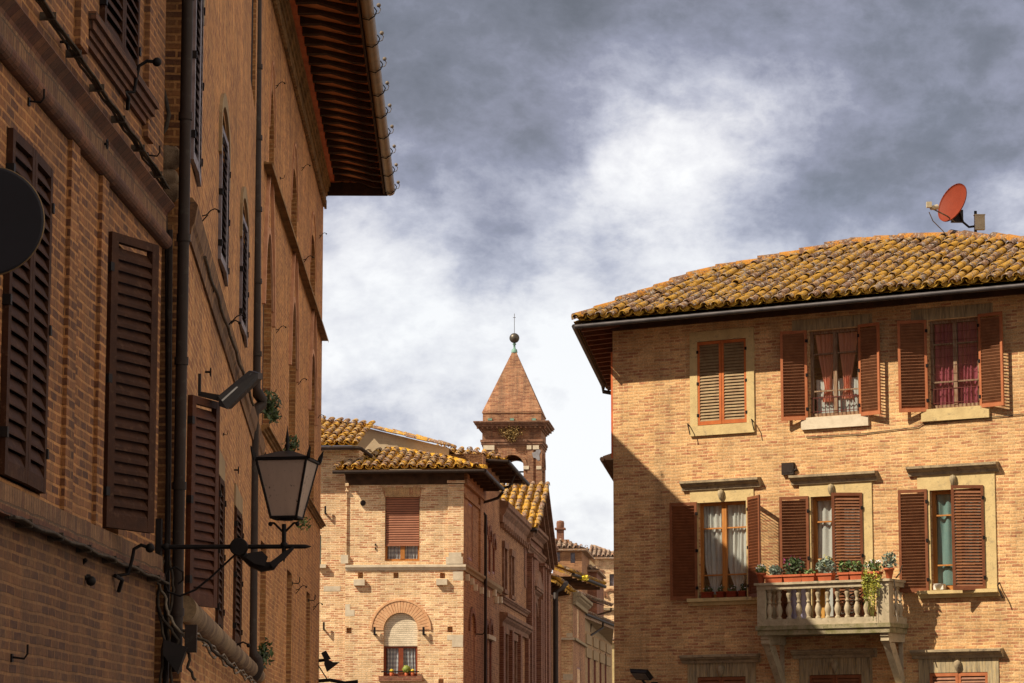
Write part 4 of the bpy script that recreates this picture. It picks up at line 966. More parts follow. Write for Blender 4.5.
# string course, pilasters, stone patches, blocks
mb = MB(Fm); za, zb_ = Fm.hz(400, 568.6), Fm.hz(400, 564.8)
mb.sweep([(0, za - .05), (-.025, za - .05), (-.035, za), (-.07, za + .04), (-.07, zb_), (0, zb_)], 0, W_ + .07)
mb.build('string_course', 'travertine', ch)
mb = MB(St); mb.sweep([(0, za - .07), (-.035, za - .07), (-.05, za), (-.10, za + .05), (-.10, zb_), (0, zb_)], 0.0, SX); mb.build('string_course', 'plaster_dull', ch)
for a, b, c, d in ((340.5, 347, 486, 565), (448, 463, 483, 554)):
    p = Fm.rect(a, b, c, d); mb = MB(Fm); mb.box(max(0, p[0]), min(W_ + .03, p[1]) + (.02 if b > 460 else 0), -.05, 0, p[2], p[3]); mb.box(max(0, p[0]) - .02, p[1] + .05, -.09, 0, p[3] - .01, p[3] + .07); mb.box(max(-.02, p[0] - .02), p[1] + .04, -.075, 0, p[3] - .16, p[3] - .12)
    mb.build('pilaster', 'brick_corner', ch)
for a, b, c, d in ((341, 348.5, 555, 563.5), (446, 463, 557, 564), (449, 461.5, 552.5, 557)):
    p = Fm.rect(a, b, c, d); mb = MB(Fm); mb.box(p[0], min(p[1], W_ + .01), -.075, .0, p[2], p[3]); mb.build('pilaster_base', 'travertine', ch)
for a, b, c, d in ((341, 350, 604, 610), (341, 354.5, 610, 616), (453, 463, 571, 580), (447, 463, 635, 640), (452, 463, 640, 647)):
    p = Fm.rect(a, b, c, d); mb = MB(Fm); mb.box(max(p[0], 0), min(p[1], W_ - .002), -.006, .01, p[2], p[3]); mb.build('stone_patch', 'travertine', ch)
for a, b, c, d in ((354, 365, 579.5, 585.5), (436.5, 447.5, 579, 585)):
    p = Fm.rect(a, b, c, d); mb = MB(Fm); mb.box(p[0], p[1], -.10, 0, p[2], p[3]); mb.build('stone_block', 'travertine', ch)
mb = MB(Fm); p = Fm.rect(360, 366, 500, 506); mb.tube([((p[0] + p[1]) / 2, -.01, (p[2] + p[3]) / 2), ((p[0] + p[1]) / 2, .03, (p[2] + p[3]) / 2)], .08, 14); mb.build('round_vent', 'pipe', ch)
for a, b in ((375, 632), (424, 632)):
    mb = MB(Fm); x = Fm.hx(a, b); z = Fm.hz(a, b); mb.box(x - .03, x + .03, -.12, -.09, z - .05, z + .13); mb.box(x - .03, x + .05, -.12, 0, z - .09, z - .05); mb.build('iron_hook', 'iron', ch)
mb = MB(Fm); x = Fm.hx(375.5, 546); z = Fm.hz(375, 547)
mb.box(x - .015, x + .015, -.03, .0, z - .07, z - .01); mb.build('iron_stud', 'iron', ch); mb = MB(Fm); mb.box(x - .015, x + .015, -.03, 0, z + .04, z + .09); mb.build('iron_stud', 'iron', ch)
# side details
for px, py in ((465.8, 578), (470.5, 582), (474, 588), (480, 591)):
    x, z = St.hit(px, py); mb = MB(St); mb.box(x - .12, x + .12, -.10, 0, z - .08, z + .1); mb.build('stone_block', 'travertine', ch)
mb = MB(St); mb.box(SX * .78, SX * .95, -.06, 0, zb_, ztop - .3); mb.build('pilaster', 'brick_street', ch)
mb = MB(St)
for px, py in ((475.5, 634),): x, z = St.hit(px, py); hook(mb, x, z, s=1.6)
mb.build('iron_hook', 'iron', ch)
# eave
OV = .42; zG = Fm.hz(410, 471.5, -OV); zEv = zG + .06; tpm = .27
mb = MB(Fm); mb.box(-.02, W_ + .02, -.06, 0, ztop - .30, ztop); mb.box(-.04, W_ + .06, -.12, 0, ztop, zG + .05)
mb.build('eave_beam', 'beam', ch)
cm = Fm.slope_hit(483.5, 470.5, -OV, zEv, tpm)
mo = [(cm[0], -OV)] + [Fm.slope_hit(a, b, -OV, zEv, tpm) for a, b in ((470, 466.5), (450, 460), (425, 456), (398, 451), (389, 450), (372, 453), (357, 456), (345, 463))]
xl = Fm.hx(334.5, 470, -OV); mo = [(xl, -OV)] + mo[::-1]
lm = math.hypot(1, tpm)
def interp(outl, ye_, l_):
    def f(x):
        for a, b in zip(outl[:-1], outl[1:]):
            if a[0] <= x <= b[0] and b[0] > a[0]: return ((a[1] + (b[1] - a[1]) * (x - a[0]) / (b[0] - a[0])) - ye_) * l_
        return 0
    return f
mb = MB(); mb.M = roof_matrix(Fm, -OV - .03, zEv, tpm); tile_field(mb, xl + .05, cm[0], lambda x: -.03, interp(mo, -OV, lm), .26, .32, jit=1.7)
mb.add([(x, (y + OV) * lm, 0) for x, y in mo], [tuple(range(len(mo)))], 1)
mb.M = Fm.M
def mz(p): return (p[0], p[1], zEv + (p[1] + OV) * tpm)
# street slope of the hip
kk = 5.6; e0 = Fm.M.inverted() @ (Fm.w(cm[0], -OV, 0)); e1 = Fm.M.inverted() @ (Fm.w(cm[0], -OV, 0) + su * kk)
top = mo[5]
mb.add([mz(mo[-1]), (e1.x, e1.y, zEv), (top[0] + .2, e1.y, mz(top)[2]), mz(top)], [(0, 1, 2, 3)], 0)
rf = mb.build('roof', ['tile_mid', 'tile_mid_pan'], ch)
mb = MB(); ridge_tiles(mb, [Fm.w(*mz(p)) + Vector((0, 0, .04)) for p in mo[::-1][:6]], .09, .36); mb.build('ridge_tiles', 'tile_mid_pan', rf)
gc = Fm.w(cm[0], -OV - .03, zG); ge = gc + su * 5.5
mb = MB(); gutter_line(mb, [Fm.w(xl - .05, -OV - .03, zG), gc], .05); gutter_line(mb, [gc, ge], .06)
mb.tube([ge + Vector((0, 0, -.08)), ge + Vector((-.15, .1, -.25)), ge + Vector((-.75, .0, -.45)), St.w(SX, -.09, zG - .75), St.w(SX, -.09, .2)], .045, 8)
mb.build('gutter', 'pipe', ch)
mb = MB(Fm); mb.add([(xl, -OV, zG + .02), (cm[0], -OV, zG + .02), (W_, 0, zG + .06), (0, 0, zG + .06)], [(0, 1, 2, 3)])
mb.add([(cm[0], -OV, zG + .02), (e1.x, e1.y, zG + .02), (e1.x - .7, e1.y, zG + .1), (W_, 0, zG + .06)], [(0, 1, 2, 3)]); mb.build('soffit', 'beam', ch)
for i in range(5):
    k = .7 + i * .95; q = St.w(k, 0, zG - .05); mb = MB(St); mb.box(k - .05, k + .05, -.55, 0, zG - .10, zG + .0); mb.build('rafter', 'beam', ch)
mb = MB(St); mb.box(0.05, SX, -.05, 0, ztop - .65, ztop - .55); mb.box(.05, SX, -.1, 0, ztop - .3, zG - .02); mb.build('cornice', 'brick_street', ch)

# ---- left wing, mostly hidden by the street front on the left
Fw = Face(Fm.O.x - 3.2, 80.9 + .29, .9959, -.0901)
lw = thing('house_wing', 'yellow brick house wing with higher roof left of the corner house', 'building', Fw)
WX = Fw.hx(341, 560); zw = Fw.hz(330, 450)
mb = MB(Fw); tw = Fw.rect(316.0, 321, 535, 567); wall_sheet(mb, -1.5, WX + .5, 0, zw, [tw], .2); box_prism(mb, Fw, -1.5, WX + .5, 0.01, 4.0, 0, zw); mb.build('wall', 'brick_corner', lw)
w = casement(lw, Fw, *tw, .12, 'teal', .05, 0, (.5,))
mb = MB(Fw); p = Fw.rect(317, 326.5, 564.5, 568); mb.box(p[0], p[1], -.12, 0, p[2], p[3]); mb.build('sill', 'travertine', w)
p = Fw.rect(323.5, 340.5, 586, 591); mb = MB(Fw); mb.box(p[0], p[1], -.006, .01, p[2], p[3]); mb.build('stone_patch', 'travertine', lw)
for a, b in ((326, 511), (324.5, 627)):
    mb = MB(Fw); x, z = Fw.hit(a, b); mb.box(x - .025, x + .025, -.14, -.11, z - .06, z + .13); mb.box(x - .02, x + .02, -.14, 0, z - .1, z - .06); mb.build('iron_hook', 'iron', lw)
OVw = .5; zGw = Fw.hz(335, 448, -OVw); zew = zGw + .06; tpw = .29
wo = [Fw.slope_hit(a, b, -OVw, zew, tpw) for a, b in ((300, 417), (322, 420), (345, 422), (372, 425), (371, 427), (362, 434), (352, 441))]
xe = Fw.hx(357, 447, -OVw)
wo2 = [(-2.5, wo[0][1])] + wo[:4]
mb = MB(); mb.M = roof_matrix(Fw, -OVw - .03, zew, tpw); lw_ = math.hypot(1, tpw)
def smw(x):
    t_ = interp(wo2 + [(wo2[-1][0] + 3, wo2[-1][1])], -OVw, lw_)(x); return t_
def smn(x):   # lower right cut edge of this roof
    return -.03 if x < xe else (x - xe) * (wo[3][1] + OVw) * lw_ / max(.1, wo[3][0] - xe)
tile_field(mb, -2.4, wo[3][0], smn, smw, .26, .32, jit=1.7)
pl = [(-2.5, 0)] + [(x, (y + OVw) * lw_) for x, y in wo2] + [(xe, 0)]
mb.add([(a, b, 0) for a, b in pl], [tuple(range(len(pl)))], 1)
mb.build('roof', ['tile_mid', 'tile_mid_pan'], lw)
mb = MB(); mb.tube([Fw.w(-2.5, -OVw - .03, zGw), Fw.w(xe, -OVw - .03, zGw), Fw.w(xe + .12, -OVw, zGw - .03), Fw.w(xe + .38, -.2, zGw - .22)], .055, 8); mb.build('gutter', 'pipe', lw)
mb = MB(Fw); mb.box(-2.5, xe, -OVw, 0, zGw + .0, zGw + .05); mb.build('soffit', 'beam', lw)

# ---- rendered gable house behind
Yg = 85.0
def G(px, py, Y=Yg): return at(px, py, Y)
gh = thing('gabled_house', 'cream rendered house wall with a tiled sloping top behind the corner house', 'building', (G(410, 450).x, Yg, 0))
mb = MB(); a, b, c_, d_ = G(367, 428), G(449, 448), G(449, 475), G(352, 475); e_ = G(352, 440)
mb.add([d_, c_, b, a, e_], [(0, 1, 2, 3, 4)]); mb.add([Vector((p.x, p.y, 0)) for p in (d_, c_)] + [c_, d_], [(0, 1, 2, 3)])
mb.add([a, b, b + su * 3.5, a + su * 3.5], [(0, 1, 2, 3)]); mb.add([e_, a, a + su * 3.5, e_ + su * 3.5], [(0, 1, 2, 3)]); mb.build('wall', 'plaster', gh)
mb = MB(); ridge_tiles(mb, [a + Vector((-.1, -.1, .06)), b + Vector((0, -.1, .06))], .09, .30); ridge_tiles(mb, [e_ + Vector((0, -.05, .03)), a + Vector((-.05, -.05, .03))], .08, .3); ridge_tiles(mb, [a + Vector((0, .2, .08)), b + Vector((0.1, .2, .08))], .09, .33); mb.build('coping_tiles', 'tile_mid', gh)

# ================================================================== SECOND HOUSE OF THE ROW (triple arches)
s2 = thing('tall_street_house', 'shaded brick street house with three slim arches under a wide dark eave', 'building', St.w(SX, 0, 0))
X2a, X2b = SX + .02, stx(499.5)
z2 = St.hz(495, 478) + .35
tri = []
for px, py in ((485.3, 534), (489.6, 541), (493.8, 549)):
    x = St.hx(px, py); z = St.hz(px, py); tri.append((x - .36, x + .36, St.hz(px, 574), z, .32))
bif = [(St.hx(a, 650) - .36, St.hx(a, 650) + .36, St.hz(a, 690), St.hz(a, 634), .3) for a in (486.5, 490.5)]
mb = MB(St); wall_sheet(mb, X2a, X2b, 0, z2, tri + bif, .055); box_prism(mb, St, X2a, X2b, .01, 6, 0, z2)
mb.add([(X2a, 0, 6.0), (X2a, 6, 6.0), (X2a, 6, z2), (X2a, 0, z2)], [(0, 1, 2, 3)]); mb.build('wall', 'brick_street', s2)
for t_ in tri + bif:
    w = street_win(s2, St, t_[0], t_[1], t_[2], t_[3], t_[4], 'arched_window', 0)
    mb = MB(St); arch_band(mb, t_[0], t_[1], t_[3], t_[4], .16, -.05, 0); mb.build('arch', 'brick_church', w)
mb = MB(St); mb.sweep([(0, za - .10), (-.05, za - .1), (-.12, za), (-.12, za + .1), (0, za + .1)], X2a, X2b); mb.build('string_course', 'plaster_dull', s2)
mb = MB(St); mb.box(bif[0][0] - .1, bif[1][1] + .15, -.12, 0, bif[0][3] - .15, bif[0][3] - .02); mb.build('impost', 'travertine', s2)
for px, py in ((486, 594), (493, 593), (495, 600), (499, 600)):
    x, z = St.hit(px, py); mb = MB(St); mb.box(x - .15, x + .15, -.10, 0, z - .1, z + .1); mb.build('stone_block', 'travertine', s2)
# roof: gutter from pixel placed corner, overhanging the street
cor = G(508, 461.5, 86.2); frl = G(474, 459.5, 86.2); zg2 = cor.z
end = cor + su * 7.2; end.z = zg2
mb = MB(); mb.tube([frl, cor], .055, 8); mb.tube([cor, end], .06, 8)
mb.tube([cor + su * 3.2 + Vector((-.1, 0, -.1)), cor + su * 3.2 + Vector((-.25, 0, -.45)), cor + su * 3.4 + Vector((-.9, 0, -.6))], .045, 8); mb.build('gutter', 'pipe', s2)
F2 = Face(cor.x, cor.y, .9959, -.0901)
mb = MB(); mb.add([frl, cor, end, end + Vector((-1.1, 0, .05)), frl + su * 7], [(0, 1, 2, 3, 4)]); mb.add([p + Vector((0, 0, .05)) for p in (frl, cor, end, end + Vector((-1.1, 0, .05)), frl + su * 7)], [(4, 3, 2, 1, 0)]); mb.build('soffit', 'beam', s2)
for i in range(5):
    q = cor + su * (.7 + i * 1.2); mb = MB(); mb.box(-1.0, -.06, -.06, .06, -.12, -.02, L=Matrix.Translation(q)); mb.build('rafter', 'beam', s2)
tp2 = .27
o2 = [F2.slope_hit(a, b, 0, zg2 + .06, tp2) for a, b in ((440, 446.5), (452, 449.5), (470, 450.5), (486, 453))]
o2 = o2 + [(0.02, 0)]; l2 = math.hypot(1, tp2); xl2 = o2[0][0]
mb = MB(); mb.M = roof_matrix(F2, -.02, zg2 + .06, tp2); tile_field(mb, xl2, -.02, lambda x: -.03, interp(o2, 0, l2), .26, .32, jit=1.7)
mb.add([(xl2, 0, 0)] + [(x, y * l2, 0) for x, y in o2], [tuple(range(len(o2) + 1))], 1)
mb.M = I4; hp = F2.w(o2[3][0], o2[3][1], zg2 + .06 + o2[3][1] * tp2)
mb.add([cor + Vector((0, 0, .06)), end + Vector((0, 0, .06)), Vector((hp.x, hp.y, hp.z)) + su * 5, hp], [(0, 1, 2, 3)], 0)
mb.build('roof', ['tile_mid', 'tile_mid_pan'], s2)

# ================================================================== THIRD: small palazzo with cornices
X3a, X3b = X2b + .02, stx(526)
p3 = thing('row_palazzo', 'reddish brown street palazzo with stepped cornices between the arches and the church', 'building', St.w(X3a, 0, 0))
z3 = St.hz(514, 530)
ops = []
for px, t_, b_ in ((503.8, 549, 590), (511, 557, 596)): x = St.hx(px, 570); ops.append((x - .42, x + .42, St.hz(px, b_), St.hz(px, t_)))
for px, t_, b_ in ((504.0, 634, 700), (513, 641, 700)): x = St.hx(px, 660); ops.append((x - .55, x + .55, St.hz(px, b_), St.hz(px, t_)))
mb = MB(St); wall_sheet(mb, X3a, X3b, 0, z3, ops, .055); box_prism(mb, St, X3a, X3b, .01, 6, 0, z3 + .6); mb.build('wall', 'brick_street', p3)
for o in ops:
    w = street_win(p3, St, *o); mb = MB(St); mb.box(o[0] - .2, o[0], -.07, 0, o[2], o[3]); mb.box(o[1], o[1] + .2, -.07, 0, o[2], o[3]); mb.box(o[0] - .25, o[1] + .25, -.1, 0, o[3], o[3] + .22); mb.box(o[0] - .25, o[1] + .25, -.1, 0, o[2] - .12, o[2]); mb.build('surround', 'cornice_red', w)
mb = MB(St); mb.sweep(cornice_prof(z3 - .15, z3 + .55, .28), X3a, X3b); mb.build('cornice', 'cornice_red', p3)
for i in range(14): x = X3a + .3 + i * (X3b - X3a - .5) / 13; mb = MB(St); mb.box(x - .12, x + .12, -.14, 0, z3 - .32, z3 - .15); mb.build('corbel', 'cornice_red', p3)
mb = MB(St); zc = St.hz(510, 597) - .35; mb.sweep(cornice_prof(zc, zc + .22, .16), X3a, X3b); mb.build('string_course', 'cornice_red', p3)
zc = St.hz(512, 629); mb = MB(St); mb.sweep(cornice_prof(zc - .1, zc + .35, .26), X3a, X3b); mb.build('cornice', 'cornice_red', p3)
for i in range(4): x = X3a + .25 + i * (X3b - X3a - .5) / 3; mb = MB(St); mb.box(x - .3, x + .3, -.14, 0, 0, zc - .1); mb.build('pilaster', 'brick_church', p3)
mb = MB(); q0, q1 = St.w(X3a, .0, z3 + .56), St.w(X3b, .0, z3 + .56); mb.add([q0, q1, q1 + Vector((-3, 0, 1.0)), q0 + Vector((-3, 0, 1.0))], [(0, 1, 2, 3)]); mb.build('roof', 'tile_plain', p3)

# ================================================================== CHURCH
X4a, X4b = X3b + .02, stx(551)
chh = thing('church', 'dark red brick church with pilasters and a tiled gable turned to the street', 'church', St.w(X4a, 0, 0))
zch = St.hz(533, 545)
ni = (stx(530.5), stx(534.8), .5, St.hz(533, 616), .5)
mb = MB(St); wall_sheet(mb, X4a, X4b, 0, zch, [ni], .2); box_prism(mb, St, X4a, X4b, .01, 9, 0, zch)
mb.poly([(ni[0], .15, ni[2]), (ni[1], .15, ni[2]), (ni[1], .15, ni[3] + .6), (ni[0], .15, ni[3] + .6)]); mb.build('wall', 'brick_church', chh)
zc = St.hz(533, 592); xm = (ni[0] + ni[1]) / 2
mb = MB(St); mb.sweep(cornice_prof(zc - .2, zc + .1, .28), xm - 1.5, xm + 1.5)
mb.add([(xm - 1.6, -.28, zc + .1), (xm + 1.6, -.28, zc + .1), (xm, -.28, zc + .7), (xm - 1.6, 0, zc + .1), (xm + 1.6, 0, zc + .1), (xm, 0, zc + .9)], [(0, 1, 2), (0, 2, 5, 3), (1, 4, 5, 2), (0, 3, 4, 1)]); mb.build('niche_pediment', 'cornice_red', chh)
for k in (-1, 1): mb = MB(St); mb.box(xm + k * 1.4 - .3, xm + k * 1.4 + .3, -.22, 0, 0, zc - .2); mb.build('pilaster', 'brick_church', chh)
mb = MB(St); arch_band(mb, ni[0], ni[1], ni[3], .5, .25, -.12, 0); mb.build('arch', 'cornice_red', chh)
for px in (527, 529, 538.5, 541, 544): x = stx(px); mb = MB(St); mb.box(x - .28, x + .28, -.2, 0, 0, zch - .5); mb.box(x - .36, x + .36, -.28, 0, zch - .62, zch - .5); mb.build('pilaster', 'brick_church', chh)
zA = zch - .45
for zq, o_, h_ in ((zA, .18, .3), (zA - 1.1, .12, .2), (zA + .55, .34, .45)): mb = MB(St); mb.sweep(cornice_prof(zq, zq + h_, o_), X4a, X4b - .5); mb.build('cornice', 'cornice_red', chh)
# gable roof, ridge running away from the street
apx = at(548.5, 485, 103.2); gl = at(537.5, 527.5, 99.4); gr = at(558, 561, 108.4)
bkv = Vector((-.9959, .0901, 0)) * 8
mb = MB(); lp = Matrix(); e = (bkv.normalized())
ex = (-e); eu = (apx - gl); Ls = eu.length; eu.normalize(); en = ex.cross(eu); en = en if en.z > 0 else -en
mm = Matrix(((ex.x, eu.x, en.x, gl.x), (ex.y, eu.y, en.y, gl.y), (ex.z, eu.z, en.z, gl.z), (0, 0, 0, 1)))
mb.M = mm; tile_field(mb, -6, 0.0, lambda x: -.03, lambda x: Ls, .29, .36, jit=1.6)
mb.add([(-6, 0, 0), (0, 0, 0), (0, Ls, 0), (-6, Ls, 0)], [(0, 1, 2, 3)], 1); mb.M = I4
mb.add([apx, gr, gr + bkv, apx + bkv], [(0, 1, 2, 3)], 0); mb.build('roof', ['tile_mid', 'tile_mid_pan'], chh)
inn = Vector((-.45, .04, 0)); mb = MB()
mb.add([gl + inn + Vector((0, 0, -.1)), gr + inn + Vector((0, 0, -.1)), apx + inn + Vector((0, 0, -.1)), gl + inn + Vector((0, 0, -2)), gr + inn + Vector((0, 0, -2))], [(0, 1, 2), (3, 4, 1, 0)]); mb.build('gable_wall', 'brick_church', chh)
for a_, b_ in ((gl, apx), (apx, gr)):
    mb = MB()
    for o_, dz, th in ((0.0, -.16, .13), (-.14, -.34, .16), (-.26, -.52, .16)):
        p, q = a_ + Vector((o_, 0, dz)), b_ + Vector((o_, 0, dz)); r_ = Vector((-.45 - o_, 0, 0))
        mb.add([p, q, q + r_, p + r_, p + Vector((0, 0, th)), q + Vector((0, 0, th)), q + r_ + Vector((0, 0, th)), p + r_ + Vector((0, 0, th))], [(0, 3, 2, 1), (4, 5, 6, 7), (0, 1, 5, 4), (1, 2, 6, 5), (2, 3, 7, 6), (3, 0, 4, 7)])
    mb.build('raking_cornice', 'cornice_red', chh)
mb = MB(); p, q = gl + Vector((0, 0, -.08)), gl + bkv * .75 + Vector((0, 0, -.08)); mb.tube([p, q], .07, 8); mb.add([p + Vector((-.05, .05, 0)), q + Vector((0, .05, 0)), q + Vector((0, .9, -.05)), p + Vector((0, .9, -.05))], [(0, 1, 2, 3)]); mb.build('gutter', 'pipe', chh)
# bracket block under the eave corner
mb = MB(); c0 = gl + Vector((-.1, .2, -.12)); mb.add([c0 + Vector(v) for v in ((0, 0, 0), (-1.6, .1, 0), (-1.2, .3, -.5), (-.5, .2, -.5), (0, 1.2, 0), (-1.6, 1.3, 0), (-1.2, 1.2, -.5), (-.5, 1.2, -.5))], [(0, 1, 2, 3), (0, 3, 7, 4), (1, 5, 6, 2), (3, 2, 6, 7), (4, 7, 6, 5)]); mb.build('eave_block', 'cornice', chh)

# ================================================================== BELL TOWER
YT = 125.0; sT = 2908 / YT
Ft = Face(at(482.5, 600, YT).x, YT, .9959, -.0901)
tw_ = thing('bell_tower', 'red brick bell tower with a pyramid spire, ball and cross', 'tower', Ft)
TW = Ft.hx(541, 500) ; zt = lambda y: Ft.hz(512, y)
a0 = Ft.hx(498, 470); a1 = Ft.hx(525.5, 470)
op = (a0, a1, zt(492), zt(467), (a1 - a0) / 2)
op = (Ft.hx(501, 470), Ft.hx(523.5, 470), zt(500), zt(466), (Ft.hx(523.5, 470) - Ft.hx(501, 470)) / 2)
def rotq(k): return Matrix.Translation(Vector((TW / 2, TW / 2, 0))) @ Matrix.Rotation(k * math.pi / 2, 4, 'Z') @ Matrix.Translation(Vector((-TW / 2, -TW / 2, 0)))
mb = MB(Ft)
for k in range(4):
    mb.M = Ft.M @ rotq(k); sy = (op[0] + op[1]) / 2; o_ = op if k % 2 == 0 else (TW / 2 - .48, TW / 2 + .48, op[2], op[3], op[4])
    wall_sheet(mb, 0, TW, 0, zt(441), [o_], .35)
mb.build('shaft', 'brick_tower', tw_)
mb = MB(Ft)
for k in range(4): mb.M = Ft.M @ rotq(k); o_ = op if k % 2 == 0 else (TW / 2 - .48, TW / 2 + .48, op[2], op[3], op[4]); arch_band(mb, o_[0], o_[1], o_[3], o_[4], .16, -.07, 0)
mb.build('arch', 'brick_tower', tw_)
def ring(mb, out, za, zb): mb.box(-out, TW + out, -out, TW + out, za, zb)
for nm, lst, mt in (('lower_cornice', ((.03, zt(446.5), zt(444.5)), (.07, zt(444.4), zt(442)), (.10, zt(441.9), zt(439.6))), 'cornice_red'),
                    ('frieze', ((.02, zt(439.5), zt(430.5)),), 'brick_tower'),
                    ('cornice', ((.08, zt(430.4), zt(429)), (.16, zt(428.9), zt(427)), (.26, zt(426.9), zt(424.6)), (.34, zt(424.5), zt(423.0)), (.38, zt(422.9), zt(421.6))), 'cornice_red'),
                    ('base_course', ((.0, zt(421.5), zt(413)), (.03, zt(412.9), zt(411.4))), 'brick_tower')):
    mb = MB(Ft)
    for o_, z_a, z_b in lst: ring(mb, o_, z_a, z_b)
    mb.build(nm, mt, tw_)
for k in range(15): x = -.2 + k * (TW + .4) / 14; mb = MB(Ft); mb.box(x - .04, x + .04, -.24, -.161, zt(429), zt(427)); mb.build('dentil', 'brick_tower', tw_)
for a, b in ((479, 489), (487, 495), (531, 536), (537, 543)):
    pass
for px0, px1, y0, y1 in ((483.5, 494.5, 445.5, 450), (527, 531.5, 445.5, 449.5), (533, 539, 445.5, 449.5), (523.5, 529, 466, 469.5), (536.5, 541.5, 466, 469.5)):
    p = Ft.rect(px0, px1, y0, y1); mb = MB(Ft); mb.box(p[0], p[1], -.09, 0, p[2], p[3]); mb.build('stone_block', 'travertine', tw_)
p = Ft.rect(533, 541, 448, 462); cx, cz = (p[0] + p[1]) / 2, (p[2] + p[3]) / 2; mb = MB(Ft); mb.prism([(cx + (.17 + .06 * ((i * 7) % 3 - 1)) * math.cos(-i * .7) , cz + (.26 + .1 * ((i * 5) % 3 - 1)) * math.sin(-i * .7)) for i in range(9)][::-1], -.075, -.0); mb.build('plaster_flake', 'bluegrey', tw_)
for px in (489, 539, 530.5):
    x = Ft.hx(px, 470); mb = MB(Ft); mb.box(x - .13, x + .13, -.06, 0, 0, zt(450)); mb.build('pilaster', 'brick_tower', tw_)
for px in (490, 512, 534): p = Ft.rect(px - 2, px + 2, 418.5, 420.5); mb = MB(Ft); mb.box(p[0], p[1], -.06, -.001, p[2], p[3]); mb.build('drain_tile', 'copper', tw_)
mb = MB(Ft); c = TW / 2; o_ = -.02; zs = zt(411.3); za_ = at(512, 350.5, YT + TW / 2).z
mb.add([(o_, o_, zs), (TW - o_, o_, zs), (TW - o_, TW - o_, zs), (o_, TW - o_, zs), (c - .05, c - .05, za_), (c + .05, c - .05, za_), (c + .05, c + .05, za_), (c - .05, c + .05, za_)], [(0, 1, 5, 4), (1, 2, 6, 5), (2, 3, 7, 6), (3, 0, 4, 7), (4, 5, 6, 7)])
mb.build('spire', 'brick_tower', tw_)
zc_ = lambda y: at(512, y, YT + TW / 2).z
mb = MB(Ft); mb.lathe([(.14, za_ - .12), (.12, za_ + .02), (.05, za_ + .08), (.045, za_ + .22), (.09, za_ + .26), (.03, za_ + .34)], (c, c, 0), 10); fin_ = mb.build('finial', 'copper', tw_)
mb = MB(Ft); mb.ball((c, c, zc_(338.5)), .225, 0, 16); mb.build('ball', 'bronze_ball', tw_)
mb = MB(Ft); mb.tube([(c, c, zc_(334)), (c, c, zc_(314))], .012, 6); mb.tube([(c - .06, c, zc_(318)), (c + .06, c, zc_(318))], .012, 6); mb.build('cross', 'cable', tw_)
mb = MB(Ft); mb.lathe([(.32, 0), (.30, .05), (.2, .2), (.17, .45), (.05, .55)], (c + .1, c, zt(482)), 12); mb.build('bell', 'bronze_ball', tw_)
mb = MB(Ft); mb.tube([(0, c, zt(469)), (TW, c, zt(469))], .04, 6); mb.build('bell_beam', 'iron', tw_)
p = Ft.w(Ft.hx(511, 432), -.15, zt(432)); mb = MB(Ft); mb.leaves((Ft.hx(512, 432), -.18, zt(431)), (.62, .16, .34), 480, .055, 0, fill=.1); mb.leaves((Ft.hx(512, 432), -.2, zt(435)), (.3, .12, .38), 240, .055, 0, fill=.1)
tag(mb.build('wall_plant', 'dry', None, loc=p), 'dry tuft of weeds growing on the cornice of the bell tower', 'plant')

# ================================================================== FURTHER HOUSES DOWN THE STREET
def eave_roof(parent, a, b, depth, drop, th=.10, mats=('tile_plain',), pitch=.3):
    pass
X5a, X5b = stx(551.5), stx(563.5)
h5 = thing('narrow_house', 'narrow shaded brick house with sagging tiled eave right after the church', 'building', St.w(X5a, 0, 0))
z5 = St.hz(557, 600); o5 = (stx(556.2), stx(558.2), St.hz(557, 645), St.hz(557, 612))
mb = MB(St); wall_sheet(mb, X5a, X5b, 0, z5, [o5], .055); box_prism(mb, St, X5a, X5b, .01, 6, 0, z5); mb.build('wall', 'brick_street', h5)
street_win(h5, St, *o5)
g0 = at(556, 579, 112.0); g1 = at(575, 590, 118.5); g1.z = g0.z - .25
mb = MB(); L5 = (g1 - g0).length; ex = (g1 - g0).normalized(); upv = Vector((-.93, .05, .37)).normalized(); en = ex.cross(upv); en = en if en.z > 0 else -en
mb.M = Matrix(((ex.x, upv.x, en.x, g0.x), (ex.y, upv.y, en.y, g0.y), (ex.z, upv.z, en.z, g0.z), (0, 0, 0, 1)))
tile_field(mb, 0, L5, lambda x: -.05, lambda x: 2.4, .30, .36, jit=2.2); mb.add([(0, 0, -.02), (L5, 0, -.02), (L5, 2.4, -.02), (0, 2.4, -.02)], [(0, 1, 2, 3)], 0); mb.box(0, L5, -.02, 1.2, -.16, -.04)
mb.build('roof', ['tile_mid', 'tile_mid_pan'], h5)
for k in range(8):
    q = g0 + (g1 - g0) * ((k + .5) / 8); mb = MB(); mb.tube([q + Vector((.0, 0, -.12)), q + Vector((-.5, 0, -.2)), q + Vector((-1.1, .05, -.1))], .07, 6); mb.build('rafter', 'beam', h5)
mb = MB(); q = St.w(stx(552.5), -.12, 0); mb.tube([Vector((q.x, q.y, .1)), Vector((q.x, q.y, St.hz(552, 592))), Vector((q.x + .3, q.y + .2, St.hz(552, 592) + .2)), at(566, 583, 113)], .10, 8); mb.build('drainpipe', 'pipe', h5)
